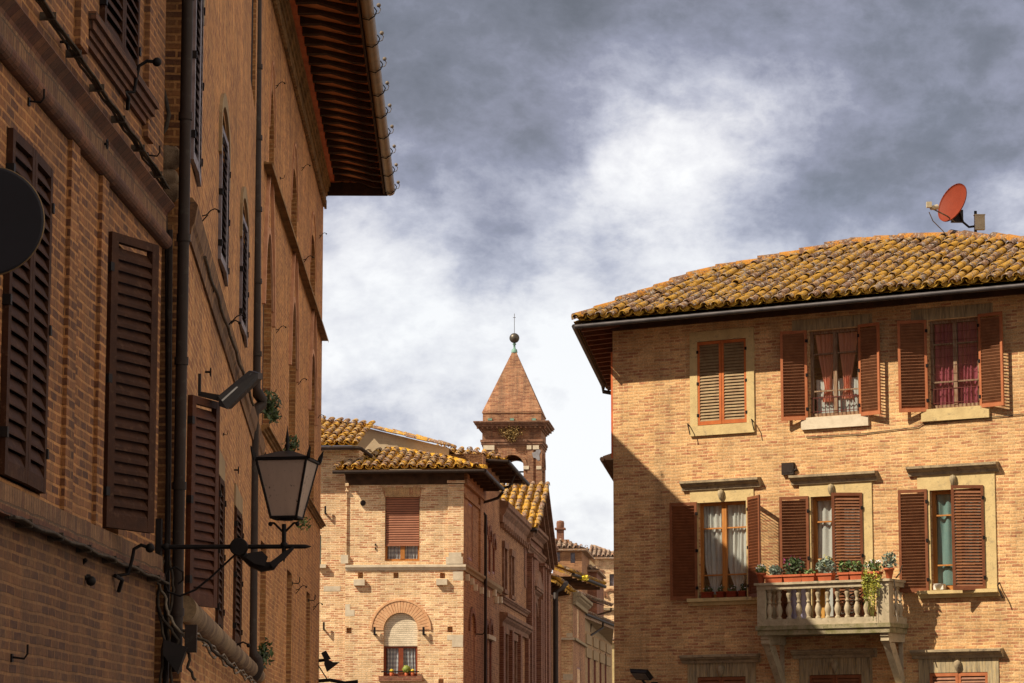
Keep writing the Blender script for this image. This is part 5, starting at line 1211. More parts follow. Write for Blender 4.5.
# house with the lit end wall
Y6 = 117.0; a6 = at(562.5, 640, Y6); b6 = at(573, 640, Y6)
h6 = thing('jutting_house', 'brick house jutting into the street with a narrow sunlit end wall', 'building', (a6.x, Y6, 0))
F6 = Face(a6.x - .6, Y6 + .06, .9959, -.0901); w6 = b6.x - a6.x + .6; z6 = F6.hz(568, 592)
S6 = Face(b6.x, Y6, .09, .996); e6 = S6.hx(585, 640); o6 = (S6.hx(577, 620), S6.hx(579.2, 620), S6.hz(578, 640), S6.hz(578, 601)); o6b = (S6.hx(577.3, 620), S6.hx(580.5, 620), S6.hz(578, 690), S6.hz(578, 667))
mb = MB(F6); wall_sheet(mb, 0, w6, 0, z6, []); box_prism(mb, F6, 0, w6 - .02, .01, e6, 0, z6); mb.build('end_wall', 'brick_corner', h6)
mb = MB(S6); wall_sheet(mb, 0, e6, 0, z6, [o6, o6b], .055); mb.build('street_wall', 'brick_street', h6)
for o in (o6, o6b): street_win(h6, S6, *o)
mb = MB(F6); za, zb_ = F6.hz(568, 640), F6.hz(568, 637.6); mb.box(0, w6 + .06, -.12, 0, za, zb_); mb.build('string_course', 'travertine', h6)
for a, b, c, d in ((566.5, 572.5, 633, 637), (563, 572.8, 674, 680)): p = F6.rect(a, b, c, d); mb = MB(F6); mb.box(p[0], min(p[1], w6 - .01), -.01, 0, p[2], p[3]); mb.build('stone_patch', 'travertine', h6)
mb = MB(S6); mb.box(.0, e6, -.12, 0, za, zb_); mb.build('string_course', 'cornice', h6)
mb = MB(S6); mb.sweep(cornice_prof(z6 - .5, z6, .35), -.1, e6); mb.build('cornice', 'cornice', h6)
g0 = at(572, 573, Y6 - .6); g1 = at(604, 588, Y6 + 6); g1.z = g0.z - .1
mb = MB(); L5 = (g1 - g0).length; ex = (g1 - g0).normalized(); upv = Vector((-.93, .05, .37)).normalized(); en = ex.cross(upv); en = en if en.z > 0 else -en
mb.M = Matrix(((ex.x, upv.x, en.x, g0.x), (ex.y, upv.y, en.y, g0.y), (ex.z, upv.z, en.z, g0.z), (0, 0, 0, 1)))
tile_field(mb, 0, L5, lambda x: -.05, lambda x: 2.2, .30, .36); mb.box(0, L5, 0, 1.6, -.14, -.04)
mb.build('roof', ['tile_mid', 'tile_mid_pan'], h6)
mb = MB(); mb.tube([g0 + Vector((.05, 0, -.05)), g1 + Vector((.05, 0, -.05))], .07, 8); mb.build('gutter', 'pipe', h6)
for k in range(7): q = g0 + (g1 - g0) * ((k + .5) / 7); mb = MB(); mb.box(-1.3, -.08, -.06, .06, -.22, -.10, L=Matrix.Translation(q)); mb.build('rafter', 'beam', h6)
mb = MB(); mb.leaves(at(583, 578, Y6 + 1), (.26, .26, .12), 220, .06, 0, fill=.0); tag(mb.build('roof_plant', 'yellow_petal', None, loc=at(583, 578, Y6 + 1)), 'yellow moss cushion on the tiled eave of the jutting house', 'plant')
# gallery house with arches
Y7 = 128.0; a7 = at(584.5, 640, Y7); S7 = Face(a7.x, Y7, .115, .993)
h7 = thing('gallery_house', 'street house with panelled frieze and tall arches under a sloping dark eave', 'building', (a7.x, Y7, 0))
e7 = S7.hx(612, 640); z7 = S7.hz(590, 633)
o7 = []
for px in (588.8, 594.8, 600.5, 605.5): x = S7.hx(px, 660); o7.append((x - .55, x + .55, S7.hz(px, 695), S7.hz(px, 659 + (px - 588) * .22), .5))
mb = MB(S7); wall_sheet(mb, 0, e7, 0, z7, o7, .055); box_prism(mb, S7, 0, e7, .01, 5, 0, z7); mb.add([(0, 0, 0), (0, 5, 0), (0, 5, z7), (0, 0, z7)], [(0, 1, 2, 3)]); mb.build('wall', 'brick_gallery', h7)
for o in o7: street_win(h7, S7, o[0], o[1], o[2], o[3], o[4], 'arched_window')
for i in range(4):
    x = .5 + i * e7 / 4.2
    for zz in (z7 - .55, z7 - 1.15): mb = MB(S7); mb.box(x, x + e7 / 5.5, -.05, 0, zz, zz + .42); mb.build('panel', 'plaster_dull', h7)
g0 = at(586, 614, Y7 - .3); g1 = at(616, 631, Y7 + 8); g1.z = g0.z - .15
mb = MB(); L5 = (g1 - g0).length; ex = (g1 - g0).normalized(); upv = Vector((-.93, .05, .30)).normalized(); en = ex.cross(upv); en = en if en.z > 0 else -en
mb.M = Matrix(((ex.x, upv.x, en.x, g0.x), (ex.y, upv.y, en.y, g0.y), (ex.z, upv.z, en.z, g0.z), (0, 0, 0, 1)))
tile_field(mb, 0, L5, lambda x: -.05, lambda x: 1.8, .32, .38); mb.box(0, L5, 0, 1.5, -.18, -.04)
mb.build('roof', ['tile_plain', 'tile_plain'], h7)
mb = MB(); q0 = S7.w(0.1, 0, z7 - .05); q1 = S7.w(e7, 0, z7 - .05); mb.add([g0 + Vector((-.1, 0, -.16)), g1 + Vector((-.1, 0, -.16)), q1, q0], [(0, 1, 2, 3)]); mb.build('soffit', 'plaster_dull', h7)
mb = MB(); q = g0 + (g1 - g0) * .55; mb.tube([q, q + Vector((0, 0, -.3)), q + Vector((-1.0, -2.2, -1.0)), q + Vector((-1.1, -2.6, -1.1))], .05, 6); mb.tube([g0, g1], .07, 6); mb.build('gutter', 'pipe', h7)

# ---- distant houses closing the street
def far_house(label, Y, pxl, pxr, ytop, roofpts, mat, wins=(), roofmat='tile_plain', side=0, name='brick_house', ov=3, gut=True):
    a, b = at(pxl, 640, Y), at(pxr, 640, Y); F = Face(a.x, Y, 1, -.09 if side == 0 else side)
    t = thing(name, label, 'building', F); w_ = F.hx(pxr, 640); z_ = F.hz((pxl + pxr) / 2, ytop)
    ops = [F.rect(*w) for w in wins]
    mb = MB(F); wall_sheet(mb, 0, w_, 0, z_, ops, .2); mb.add([(0, 0, 0), (0, 7, 0), (w_, 7, 0), (w_, 0, 0), (0, 0, z_), (0, 7, z_), (w_, 7, z_), (w_, 0, z_)], [(0, 1, 5, 4), (1, 2, 6, 5), (2, 3, 7, 6), (4, 5, 6, 7)]); mb.build('wall', mat, t)
    for o in ops: casement(t, F, *o, .1, 'shutter_grey', .06, .08, ())
    k = ov / 2908 * Y; ztile = z_ + .02; rise = roofpts
    mb = MB(F); m_ = .36; d_ = rise / m_
    mb.M = roof_matrix(F, -k, ztile, m_); lx = math.hypot(1, m_)
    tile_field(mb, -k, w_ + k, lambda x: 0, lambda x: min(d_, max(.12, (w_ + k - x) * 1.0), max(.12, (x + k) * 1.0) if side == 1 else d_) * lx, .30, .40); mb.M = F.M
    mb.add([(-k, -k, ztile), (w_ + k, -k, ztile), (w_ + k - d_ * .8, -k + d_, ztile + rise), (-k, -k + d_, ztile + rise)], [(0, 1, 2, 3)]); mb.add([(w_ + k, -k, ztile), (w_ + k, 7, ztile), (w_ + k - d_ * .8, 7, ztile + rise), (w_ + k - d_ * .8, -k + d_, ztile + rise)], [(0, 1, 2, 3)])
    mb.add([(-k, -k + d_, ztile + rise), (w_ + k - d_ * .8, -k + d_, ztile + rise), (w_ + k, 7, ztile), (-k, 7, ztile)], [(0, 1, 2, 3)])
    mb.box(-k, w_ + k, -k, 6.9, ztile - .12, ztile - .02)
    mb.build('roof', [roofmat, roofmat], t)
    return t, F, z_, w_
t, F, z_, w_ = far_house('far brown brick house with a tall chimney and blue grey windows above the row', 165, 553, 582, 549, .55, 'brick_street', [(570.5, 575, 552.5, 563), (556, 560, 552, 562)], ov=5)
mb = MB(F); x = F.hx(558.5, 540); mb.box(x - .2, x + .2, 1.2, 1.7, z_, F.hz(558, 529, 1.2)); mb.box(x - .3, x + .3, 1.1, 1.8, F.hz(558, 529.5, 1.2), F.hz(558, 527.8, 1.2)); mb.lathe([(.22, F.hz(558, 527.8, 1.2)), (.23, F.hz(558, 523, 1.2)), (.2, F.hz(558, 520.8, 1.2)), (.02, F.hz(558, 520, 1.2))], (x, 1.45, 0), 10); mb.build('chimney', 'brick_church', t)
mb = MB(F); x = F.hx(563.5, 541); mb.box(x - .2, x + .25, .9, 1.3, z_ + .1, F.hz(563, 539.5, .9)); mb.build('chimney', 'brick_street', t)
far_house('low dark house with a plain tiled roof behind the jutting house', 170, 579, 597, 570, .75, 'brick_church', [], ov=3)
t, F, z_, w_ = far_house('far sunlit brick house with arched ground floor at the end of the street', 178, 595, 622, 557.5, .95, 'brick_corner', [(609.5, 614, 574, 586), (600, 604, 597, 606)], ov=5, name='end_house')
for i in range(5): p = F.rect(596 + (i % 2), 604, 570 + i * 5, 572 + i * 5); mb = MB(F); mb.box(p[0], p[1], -.05, 0, p[2], p[3]); mb.build('brick_band', 'brick_church', t)
mb = MB(F); x = F.hx(601, 600); zq = F.hz(601, 598); arch_band(mb, x - .35, x + .35, zq, .35, .12, -.08, 0); x2 = F.hx(611, 600); arch_band(mb, x2 - .35, x2 + .35, zq + .1, .35, .12, -.08, 0); mb.build('arch', 'brick_tower', t)
mb = MB(F); zq = F.hz(600, 609); mb.box(-.1, w_, -.15, 0, zq - .08, zq + .06); mb.build('string_course', 'cornice', t)
far_house('distant house roof peeking between the chimney house and the end house', 210, 586, 600, 553, .35, 'plaster_dull', [], ov=3, name='distant_house')
t, F, z_, w_ = far_house('pale ochre house low down at the far end of the street', 150, 600, 618, 641, .3, 'stone', [(606, 611, 661, 690)], ov=3, name='ochre_house')
# small tiled lean-to roof between
mb = MB(); g0 = at(585, 597, 126); g1 = at(611, 604, 132); g1.z = g0.z - .1
lt = thing('lean_to_roof', 'small tiled canopy sticking out above the gallery house', 'roof', g0)
ex = (g1 - g0).normalized(); L5 = (g1 - g0).length; upv = Vector((-.93, .05, .36)).normalized(); en = ex.cross(upv); en = en if en.z > 0 else -en
mb = MB(); mb.M = Matrix(((ex.x, upv.x, en.x, g0.x), (ex.y, upv.y, en.y, g0.y), (ex.z, upv.z, en.z, g0.z), (0, 0, 0, 1)))
tile_field(mb, 0, L5, lambda x: -.05, lambda x: 1.3, .28, .36); mb.build('tiles', ['tile_plain', 'tile_plain'], lt)
mb = MB(); mb.add([g0 + Vector((0, 0, -.05)), g1 + Vector((0, 0, -.05)), g1 + Vector((-1.2, 0, .3)), g0 + Vector((-1.2, 0, .3))], [(0, 1, 2, 3)]); mb.box(-.9, -.6, -.1, .5, -3.2, .15, L=Matrix.Translation(g0 + Vector((0, 1.2, 0)))); mb.tube([g1 + Vector((0, 0, -.05)), g1 + Vector((0, 0, -.2)), g1 + Vector((-.9, -1, -.5)), g1 + Vector((-1.0, -1, -1.2))], .05, 6); mb.build('support', 'beam', lt)
# eave of the house hidden behind the tan house
q0 = at(603.5, 461, 75.0); ne = thing('neighbour_house', 'brick house hidden behind the tan house, only its dark eave corner showing', 'building', (q0.x + .6, 75, 0))
mb = MB(); d = Vector((.0945, .9955, 0)); 
Lq = Face(q0.x + .32, 75.0, .0945, .9955)
mb = MB(Lq); mb.box(0, 14, -6, 0, 0, q0.z - .3); mb.build('wall', 'brick_street', ne)
mb = MB(Lq); mb.add([(-.3, .32, q0.z), (14, .32, q0.z), (14, -6, q0.z + .0), (-.3, -6, q0.z + .0), (-.3, .32, q0.z + .1), (14, .32, q0.z + .1), (14, -3, q0.z + 1.2), (-.3, -3, q0.z + 1.2)], [(0, 1, 2, 3), (0, 4, 5, 1), (4, 7, 6, 5), (0, 3, 7, 4)]); mb.tube([(-.35, .34, q0.z + .02), (14, .34, q0.z + .02)], .06, 8); mb.build('roof', 'beam', ne)

# ================================================================== STREET FRONT ON THE LEFT
Yc = 22.65
Nf = Face(-3.45 + .0330 * 10, 10, .0330, 1)        # near house facade, x along, y inward (to the left)
def VPF(vp, Y, px):     # facade through pixel column px at depth Y with vanishing column vp
    k = (vp - 512) / 2908; X = (px - 512) / 2908 * Y; return Face(X, Y, k, 1)
Nf = VPF(608, 10, 608 - 3.45 * 2908 / 10)
nx = lambda px, py=400, y=0: Nf.hx(px, py, y)
nh = thing('near_house', 'dark aged brick house at the far left with closed brown shutters and moulded bands', 'building', Nf.w(nx(165), 0, 0) if False else Nf)
XE = nx(159)
wa = (nx(3), nx(50), Nf.hz(50, 497), Nf.hz(50, 160)); 
wa = (nx(0), nx(42), Nf.hz(50, 497), Nf.hz(3, 119))
zlo = wa[2]; zhi = Nf.hz(107, 232)
wb = (nx(103), nx(103) + .72, Nf.hz(107, 530), zhi); wa = (wa[0], wa[1], wb[2] + .02, zhi)
wc = (nx(104, 10, -.03), nx(139, 20, -.03), Nf.hz(95, 11, -.09) + .02, Nf.hz(95, 11, -.09) + 1.9)
zlow = Nf.hz(60, 511)
mb = MB(Nf); wall_sheet(mb, -12, XE, zlow, 14, [wa, wb, wc], .22); box_prism(mb, Nf, -12, XE - .02, .01, 8, 0, 14)
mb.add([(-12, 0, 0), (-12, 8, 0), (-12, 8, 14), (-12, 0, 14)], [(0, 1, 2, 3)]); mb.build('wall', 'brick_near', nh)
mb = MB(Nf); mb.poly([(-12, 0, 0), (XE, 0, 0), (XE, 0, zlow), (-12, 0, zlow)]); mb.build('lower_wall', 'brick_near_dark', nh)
mb = MB(Nf); mb.box(-12, XE + .01, -.6, 8.2, 14, 14.2); mb.build('roof', 'tile_plain', nh)
# sill band of upright bricks
zs1, zs0 = Nf.hz(2, 485), Nf.hz(2, 514)
mb = MB(Nf); mb.box(-12, XE + .02, -.05, 0, zs0 + .03, zs1 - .005); mb.build('sill_band', 'soldier', nh)
mb = MB(Nf); mb.box(-12, XE + .03, -.07, 0, zs0 - .02, zs0 + .028); mb.build('band_edge', 'mould_near', nh)
# moulded string courses above the windows
def roll(za, zb, out, nm='string_course', mt='mould_near', x1=XE + .05):
    pr = [(0, za)]; r = (zb - za) / 2; c = (za + zb) / 2
    for i in range(9): a = -math.pi / 2 + math.pi * i / 8; pr.append((-(out - r) - r * math.cos(a), c + r * math.sin(a)))
    pr.append((0, zb)); mb = MB(Nf); mb.sweep(pr, -12, x1); mb.build(nm, mt, nh)
zA1, zA0 = Nf.hz(15.7, 0, -.08), Nf.hz(0, 5, -.03); zB1, zB0 = Nf.hz(0, 31, -.05), Nf.hz(0, 55, -.03)
roll(zB0, zB1, .075)
mb = MB(Nf); mb.sweep([(0, zA0 - .03), (-.02, zA0 - .03), (-.03, zA0), (-.07, zA0 + (zA1 - zA0) * .5), (-.09, zA1 - .02), (-.08, zA1), (0, zA1 + .02)], -12, XE + .06); mb.build('string_course', 'mould_near', nh)
mb = MB(Nf); mb.box(-12, XE + .02, -.03, 0, zB1 + .01, zA0 - .035); mb.build('frieze', 'soldier', nh)
# moulded sill of the upper window
xs0, xs1 = nx(95, 11, -.09), nx(158, 89, -.09)
zc1, zc0 = Nf.hz(95, 11, -.09), Nf.hz(94, 36)
for za, zb, o, i in ((zc1 - .05, zc1, .10, 0), (zc1 - .11, zc1 - .051, .075, .03), (zc1 - .15, zc1 - .111, .05, .06), (zc1 - .20, zc1 - .151, .03, .08)):
    mb = MB(Nf); mb.box(xs0 + i, xs1 - i * .5, -o, 0, za, zb); mb.build('window_sill', 'mould_near', nh)
for xa in (xs0 - .25, xs1 - .15, xs0 - 1.7):
    mb = MB(Nf); mb.box(xa, xa + .28, -.045, 0, zA1 + .3, zc1 + 3); mb.build('pilaster', 'brick_near', nh)
mb = MB(Nf); mb.box(nx(62), nx(62) + .28, -.03, 0, zs1, zB0); mb.build('pilaster', 'brick_near', nh)
mb = MB(Nf); mb.box(nx(94), nx(94) + .25, -.03, 0, zs1, zB0); mb.build('pilaster', 'brick_near', nh)
# windows
for i, q in enumerate((wa, wc)):
    w = MB(Nf); w.box(q[0], q[1], .06, .12, q[2], q[3]); w = w.build('window', 'hole', nh); hw = (q[1] - q[0]) / 2 - .004
    ms_ = ('shutter_dark', 'shutter_dark')
    shutter(w, Nf, q[0], q[2] + .01, q[3] - .01, hw, 1, 1, ms_, .085, -.02, stile=.07, slat_t=.012); shutter(w, Nf, q[1], q[2] + .01, q[3] - .01, hw, -1, 1, ms_, .085, -.02, stile=.07, slat_t=.012)
q = wb
w = MB(Nf); w.box(q[0], q[1], .1, .16, q[2], q[3]); w = w.build('window', 'hole', nh)
sh_ = shutter(w, Nf, q[0] + .0, q[2] - .0, q[3] + .0, .61, 1, 23, ('shutter_dark', 'shutter_dark'), .078, -.02, stile=.085, slat_t=.024, th=.05, lap=.44); sh_['label'] = 'brown shutter leaf standing ajar'
# shutter of the nearest window also carries small iron catches
# small iron things on the near wall
def wall_hook_obj(F, parent, px, py, kind, s=1.0):
    mb = MB(F); x, z = F.hit(px, py)
    if kind == 'ring': mb.tube([(x + .045 * s * math.cos(a / 8 * math.pi * 2), -.05, z + .045 * s * math.sin(a / 8 * math.pi * 2)) for a in range(9)], .008 * s, 5); mb.tube([(x, 0, z), (x, -.05, z)], .01, 5)
    elif kind == 'scroll': scroll_hook(mb, x, z, s)
    else: hook(mb, x, z, s=s)
    return mb.build('iron_hook', 'iron', parent)
for px, py, kd, s in ((60, 42, 'ring', 1.0), (28, 101, 'hook', .6), (100, 144, 'ring', .7), (147, 155, 'hook', .6), (11, 657, 'hook', .6)):
    wall_hook_obj(Nf, nh, px, py, kd, s)
# gooseneck brackets
def gooseneck(px0, py0, pts, label, out=.12):
    x, z = Nf.hit(px0, py0); t = thing('wall_bracket', label, 'iron bracket', Nf.w(x, 0, z))
    P0_ = Nf.w(x, -.01, z); Yb = P0_.y + .05; W = [P0_] + [at(a, b, Yb) for a, b in pts]
    mb = MB(); mb.tube(W, .013, 6); mb.build('arm', 'iron', t)
    mb = MB(); mb.ball(W[-1], .034); mb.build('knob', 'iron', t)
    mb = MB(); mb.tube([Nf.w(x - .04, -.02, z), W[1] + Vector((-.04, 0, -.04)), Nf.w(x + .12, -.02, z - .1)], .016, 5); mb.build('plate', 'iron', t)
gooseneck(122, 92, [(134, 92), (136, 80), (139, 66), (147, 61), (157, 62)], 'curved iron bracket with a knob below the upper left window sill')
gooseneck(113, 576, [(128, 574), (132, 560), (134, 549), (141, 545), (150, 548)], 'curved iron bracket under the standing shutter leaf')
gooseneck(84, 560, [(76, 569), (80, 574), (86, 578), (91, 581)], 'small bent iron bracket hanging under the sill band')
# cable bundles
def sag(F, p0, p1, y, n=26, amp=.012, drop=.0):
    (xa, za), (xb, zb) = F.hit(*p0), F.hit(*p1); out = []
    for i in range(n + 1):
        u = i / n; out.append((xa + (xb - xa) * u, y + random.uniform(-.006, .006), za + (zb - za) * u + amp * .6 * math.sin(u * 37 + xa) - drop * math.sin(math.pi * u)))
    return out
for (p0, p1, n_, r_, lb) in (((26, -3), (158, 188), 3, .010, 'bundle of dark cables running above the moulded band of the near house'), ((-2, 517), (157, 583), 3, .011, 'bundle of dark cables fixed below the sill band of the near house')):
    mb = MB(Nf)
    for k in range(n_): mb.tube(sag(Nf, p0, p1, -.05 - .02 * k, 30, .014), r_, 5)
    xx = [v for v in sag(Nf, p0, p1, -.06, 12, 0)]
    for v in xx[1:-1:2]: mb.box(v[0] - .008, v[0] + .008, -.10, -.0, v[2] - .02, v[2] + .03)
    tag(mb.build('cable_bundle', 'cable', None, loc=Nf.w(*xx[6])), lb, 'cable')
# round sign seen from the back, on an arm
Ys = 15.2; cs = at(-12, 221, Ys); ws = Nf.v * -1
t = thing('round_sign', 'large dark round sign seen from behind at the left edge of the photo', 'sign', cs)
rs_ = 57.0 / 2908 * Ys; Ls_ = Matrix.Translation(cs) @ Matrix.Rotation(math.radians(90), 4, 'X') @ Matrix.Rotation(math.radians(4), 4, 'Y')
mb = MB(); mb.lathe([(rs_ - .012, -.012), (rs_, -.006), (rs_, .006), (rs_ - .012, .012)], (0, 0, 0), 48, L=Ls_); mb.build('disc', 'sign', t)
mb = MB(); mb.tube([Ls_ @ Vector((rs_ * math.cos(a * math.pi / 24), rs_ * math.sin(a * math.pi / 24), 0)) for a in range(49)], .006, 6); mb.build('rim', 'gutter_bronze', t)
mb = MB(); hxp, hz_ = Nf.hit(-60, 222); pw_ = Vector((-3.45 + .033 * Ys, Ys, cs.z)); mb.tube([pw_, cs + Vector((0, .02, 0))], .02, 8); mb.build('arm', 'iron', t)

# ---------------- long house with shutters (between near house and arched palazzo)
Af = VPF(355, 22.4, 179); ax_ = lambda px: Af.hx(px, 400)
XA = 39.9 - 22.4
la = thing('long_house', 'brown brick house with narrow shutters and a thick ledge behind the near house', 'building', Af)
ops = []
for xa_, xb_, yt_, yb_ in ((191.5, 199.5, -60, 195), (218.5, 226.5, 118, 292), (239.5, 246, 208, 352)): ops.append((Af.hx(xa_, (yt_ + yb_) / 2), Af.hx(xb_, (yt_ + yb_) / 2), Af.hz(xb_, yb_), Af.hz(xa_, yt_), .25))
for xa_, xb_, yt_, yb_ in ((216, 221.5, 472, 632), (233.5, 240, 505, 650)): ops.append((Af.hx(xa_, 560), Af.hx(xb_, 560), Af.hz(xb_, yb_), Af.hz(xa_, yt_)))
sw3 = (Af.hx(186, 500), Af.hx(186, 500) + .62, Af.hz(186, 606), Af.hz(186, 391)); ops.append(sw3)
up = (34.7 - 22.4, 36.3 - 22.4, 8.35 + CZ, 10.6 + CZ); ops.append(up)
mb = MB(Af); wall_sheet(mb, 0, XA, 0, 14.2, ops, .28)
mb.add([(0, 0, 0), (0, 6, 0), (0, 6, 14.2), (0, 0, 14.2)], [(0, 3, 2, 1)]); box_prism(mb, Af, .01, XA, .01, 6, 0, 14.2); mb.build('wall', 'brick_left', la)
mb = MB(Af); mb.box(-.1, XA, -.9, 6, 14.2, 14.4); mb.build('roof', 'tile_plain', la)
for o in ops[:5]:
    w = MB(Af); w.box(o[0], o[1], .10, .15, o[2], o[3] + (.2 if len(o) > 4 else 0)); w = w.build('window', 'hole', la); hw = (o[1] - o[0]) / 2 - .004
    g_ = o in ops[:3]; ms_ = ('shutter_grey', 'shutter_dark') if g_ else ('shutter_dark', 'shutter_dark')
    shutter(w, Af, o[0], o[2] + .01, o[3] - .01, hw, 1, 1.5, ms_, .075, -.012, stile=.07); shutter(w, Af, o[1], o[2] + .01, o[3] - .01, hw, -1, 1.5, ms_, .075, -.012, stile=.07)
    mb = MB(Af)
    if g_: arch_band(mb, o[0] - .02, o[1] + .02, o[3], .3, .14, -.03, 0, zbot=o[3] - .3)
    else: mb.box(o[0] - .1, o[1] + .1, -.02, 0, o[3] + .005, o[3] + .25)
    mb.build('plaster_head', 'plaster_dull', w)
w = MB(Af); w.box(up[0], up[1], .04, .08, up[2], up[3]); w.build('window', 'hole', la)
w = MB(Af); w.box(sw3[0], sw3[1], .1, .15, sw3[2], sw3[3]); w = w.build('window', 'hole', la)
s3 = shutter(w, Af, sw3[0], sw3[2], sw3[3], .53, 1, 21.4, ('shutter_near', 'shutter_near'), .075, -.02, stile=.07, slat_t=.022, th=.045, lap=.44)
# corner strip facing the camera with rough stones
mb = MB(Af); mb.box(-.03, -.0, -.002, .35, 0, 14.2); mb.build('corner_strip', 'brick_near', la)
rs = random.Random(3)
for px, py, r_, in ((168, 158, .115), (166, 178, .10), (168, 192, .10)):
    p = at(px, py, 22.3); mb = MB()
    vs = []; n_ = 10
    for i in range(7):
        ph = math.pi * i / 6
        for k in range(n_):
            an = 2 * math.pi * k / n_; rr = r_ * (1 + rs.uniform(-.13, .13)); vs.append((p.x + rr * 1.0 * math.sin(ph) * math.cos(an), p.y + rr * .7 * math.sin(ph) * math.sin(an), p.z + rr * .85 * math.cos(ph)))
    mb.add(vs, [(i * n_ + k, i * n_ + (k + 1) % n_, (i + 1) * n_ + (k + 1) % n_, (i + 1) * n_ + k) for i in range(6) for k in range(n_)], 0, True); mb.build('rough_stone', 'rock', la)
# ledge and torus
zl0, zl1 = Af.hz(197, 260), Af.hz(213.7, 260)
z0_, z1_ = Af.hz(197, 260, -.02), Af.hz(213.7, 260, -.06)
mb = MB(Af); mb.sweep([(0, z0_), (-.02, z0_), (-.03, z0_ + .1), (-.05, z0_ + .13), (-.07, z0_ + .25), (-.075, z1_ - .06), (-.03, z1_), (0, z1_)], 0, XA); mb.build('ledge', 'ledge', la)
mb = MB(Af); pr = [(0, 1.09 + CZ)] + [(-.015 - .10 * math.cos(-math.pi / 2 + math.pi * i / 10), 1.19 + CZ + .105 * math.sin(-math.pi / 2 + math.pi * i / 10)) for i in range(11)] + [(0, 1.31 + CZ)]
mb.sweep(pr, 0, XA - .2, smooth=True); mb.build('torus_moulding', 'torus', la)
for px, py, kd, s in ((208, 288, 'ring', .8), (202, 216, 'scroll', .5), (222, 328, 'scroll', .6), (228, 322, 'scroll', .6), (205, 372, 'ring', .8), (223, 434, 'hook', .3), (234, 470, 'ring', .8), (215, 628, 'ring', .8), (226, 652, 'scroll', .8)):
    wall_hook_obj(Af, la, px, py, kd, s)
mb = MB(Af); mb.tube([(v[0], v[1], v[2]) for v in sag(Af, (192, 258), (245, 405), -.10, 24, .02)], .016, 5); tag(mb.build('cable', 'cable', None, loc=Af.w(5, -.1, z0_ - .1)), 'dark cable looped along the underside of the ledge of the long house', 'cable')
for k, (dz, am) in enumerate(((0, .05), (-.10, .035), (-.18, .06))):
    mb = MB(Af); mb.tube([(v[0], v[1], v[2]) for v in sag(Af, (182, 634 + k * 6), (247, 682 + k * 3), -.10 - .03 * k, 22, am)], .010, 5)
    tag(mb.build('cable', 'cable_grey', None, loc=Af.w(5, -.1, 2.5)), ['pale cable tangled just under the round moulding at the bottom left', 'pale cable sagging second below the round moulding', 'lowest pale cable drooping below the round moulding'][k], 'cable')
# drainpipes
def pipe_obj(parent, pts, r, mat='pipe', collars=3):
    mb = MB(); mb.tube(pts, r, 10); p = mb.build('drainpipe', mat, parent)
    a, b = Vector(pts[0]), Vector(pts[1])
    for i in range(collars): q = a + (b - a) * ((i + .5) / collars); mb = MB(); mb.tube([q, q + (b - a).normalized() * .06], r * 1.22, 10); mb.build('collar', mat, p)
    return p
pa = at(187.5, 0, 22.2); pb = at(177.5, 672, 22.2)
pipe_obj(la, [Vector((pa.x, 22.2, 14.0)), Vector((pb.x - .01, 22.2, pb.z))], .046, collars=12)
pa = at(254.5, 0, 36.8); pb = at(258.5, 388, 36.8)
pipe_obj(la, [Vector((pa.x, 36.8, 14)), at(255.2, 388, 36.8), at(258, 394, 36.8), at(262, 400, 36.9), at(261.5, 405, 36.9), at(255, 410, 36.8), at(253.5, 416, 36.8), at(251.5, 648, 36.8), at(253, 655, 36.8), at(257.5, 660, 36.8), at(258.5, 668, 36.8), at(256, 674, 36.8), at(253, 678, 36.8)], .072, collars=8)
# conduit beside the first pipe, near the corner, and cable tangle
mb = MB(); mb.tube([at(170, 230, 22.25), at(168.5, 470, 22.25), at(166, 683, 22.25), at(165.5, 740, 22.25)], .022, 7); mb.tube([at(166, 165, 22.3), at(167, 470, 22.3), at(163, 735, 22.3)], .012, 6)
tag(mb.build('conduit', 'pipe', None, loc=at(167, 600, 22.25)), 'thin dark conduit running down the corner strip left of the drainpipe', 'conduit')
mb = MB(); mb.tube([at(a, b, 22.25) for a, b in ((163, 0), (163, 60), (162, 85), (166, 100), (169, 115), (166, 128), (161, 135))], .018, 6); tag(mb.build('cable', 'cable', None, loc=at(163, 60, 22.25)), 'dark cable bowing out of the corner strip beside the upper sill', 'cable')
tang = [((157, 583), (165, 596), (168, 615), (180, 632), (192, 645)), ((158, 600), (160, 615), (170, 628), (178, 640), (176, 660)), ((163, 560), (157, 600), (164, 640), (160, 683)), ((170, 560), (174, 590), (168, 620), (172, 683)), ((186, 640), (190, 655), (188, 668), (196, 680)), ((180, 630), (205, 640), (218, 655), (235, 668))]
labs = ['pale cable bending out of the corner at the end of the sill band', 'dark cable curling down beside the bottom of the drainpipe', 'long dark cable hanging left of the bottom of the drainpipe', 'dark cable running straight down behind the drainpipe foot', 'short looped cable hanging under the round moulding', 'dark cable crossing below the round moulding to the right']
for i, tg in enumerate(tang):
    mb = MB(); pts = [at(a, b, 22.1 + .02 * i) for a, b in tg]; fine_ = []
    for a, b in zip(pts[:-1], pts[1:]):
        for k in range(5): fine_.append(a.lerp(b, k / 5) + Vector((math.sin(k * 1.9 + i) * .006, 0, math.sin(k * 1.3) * .008)))
    mb.tube(fine_ + [pts[-1]], .012, 5); tag(mb.build('cable', 'cable' if i else 'cable_grey', None, loc=pts[0]), labs[i], 'cable')
mb = MB(); p = at(191, 638, 22.1); mb.box(-.045, .045, -.03, .03, -.11, .1, L=Matrix.Translation(p)); tag(mb.build('junction_box', 'pipe', None, loc=p), 'small dark junction box among the cables beside the drainpipe foot', 'electrical box')
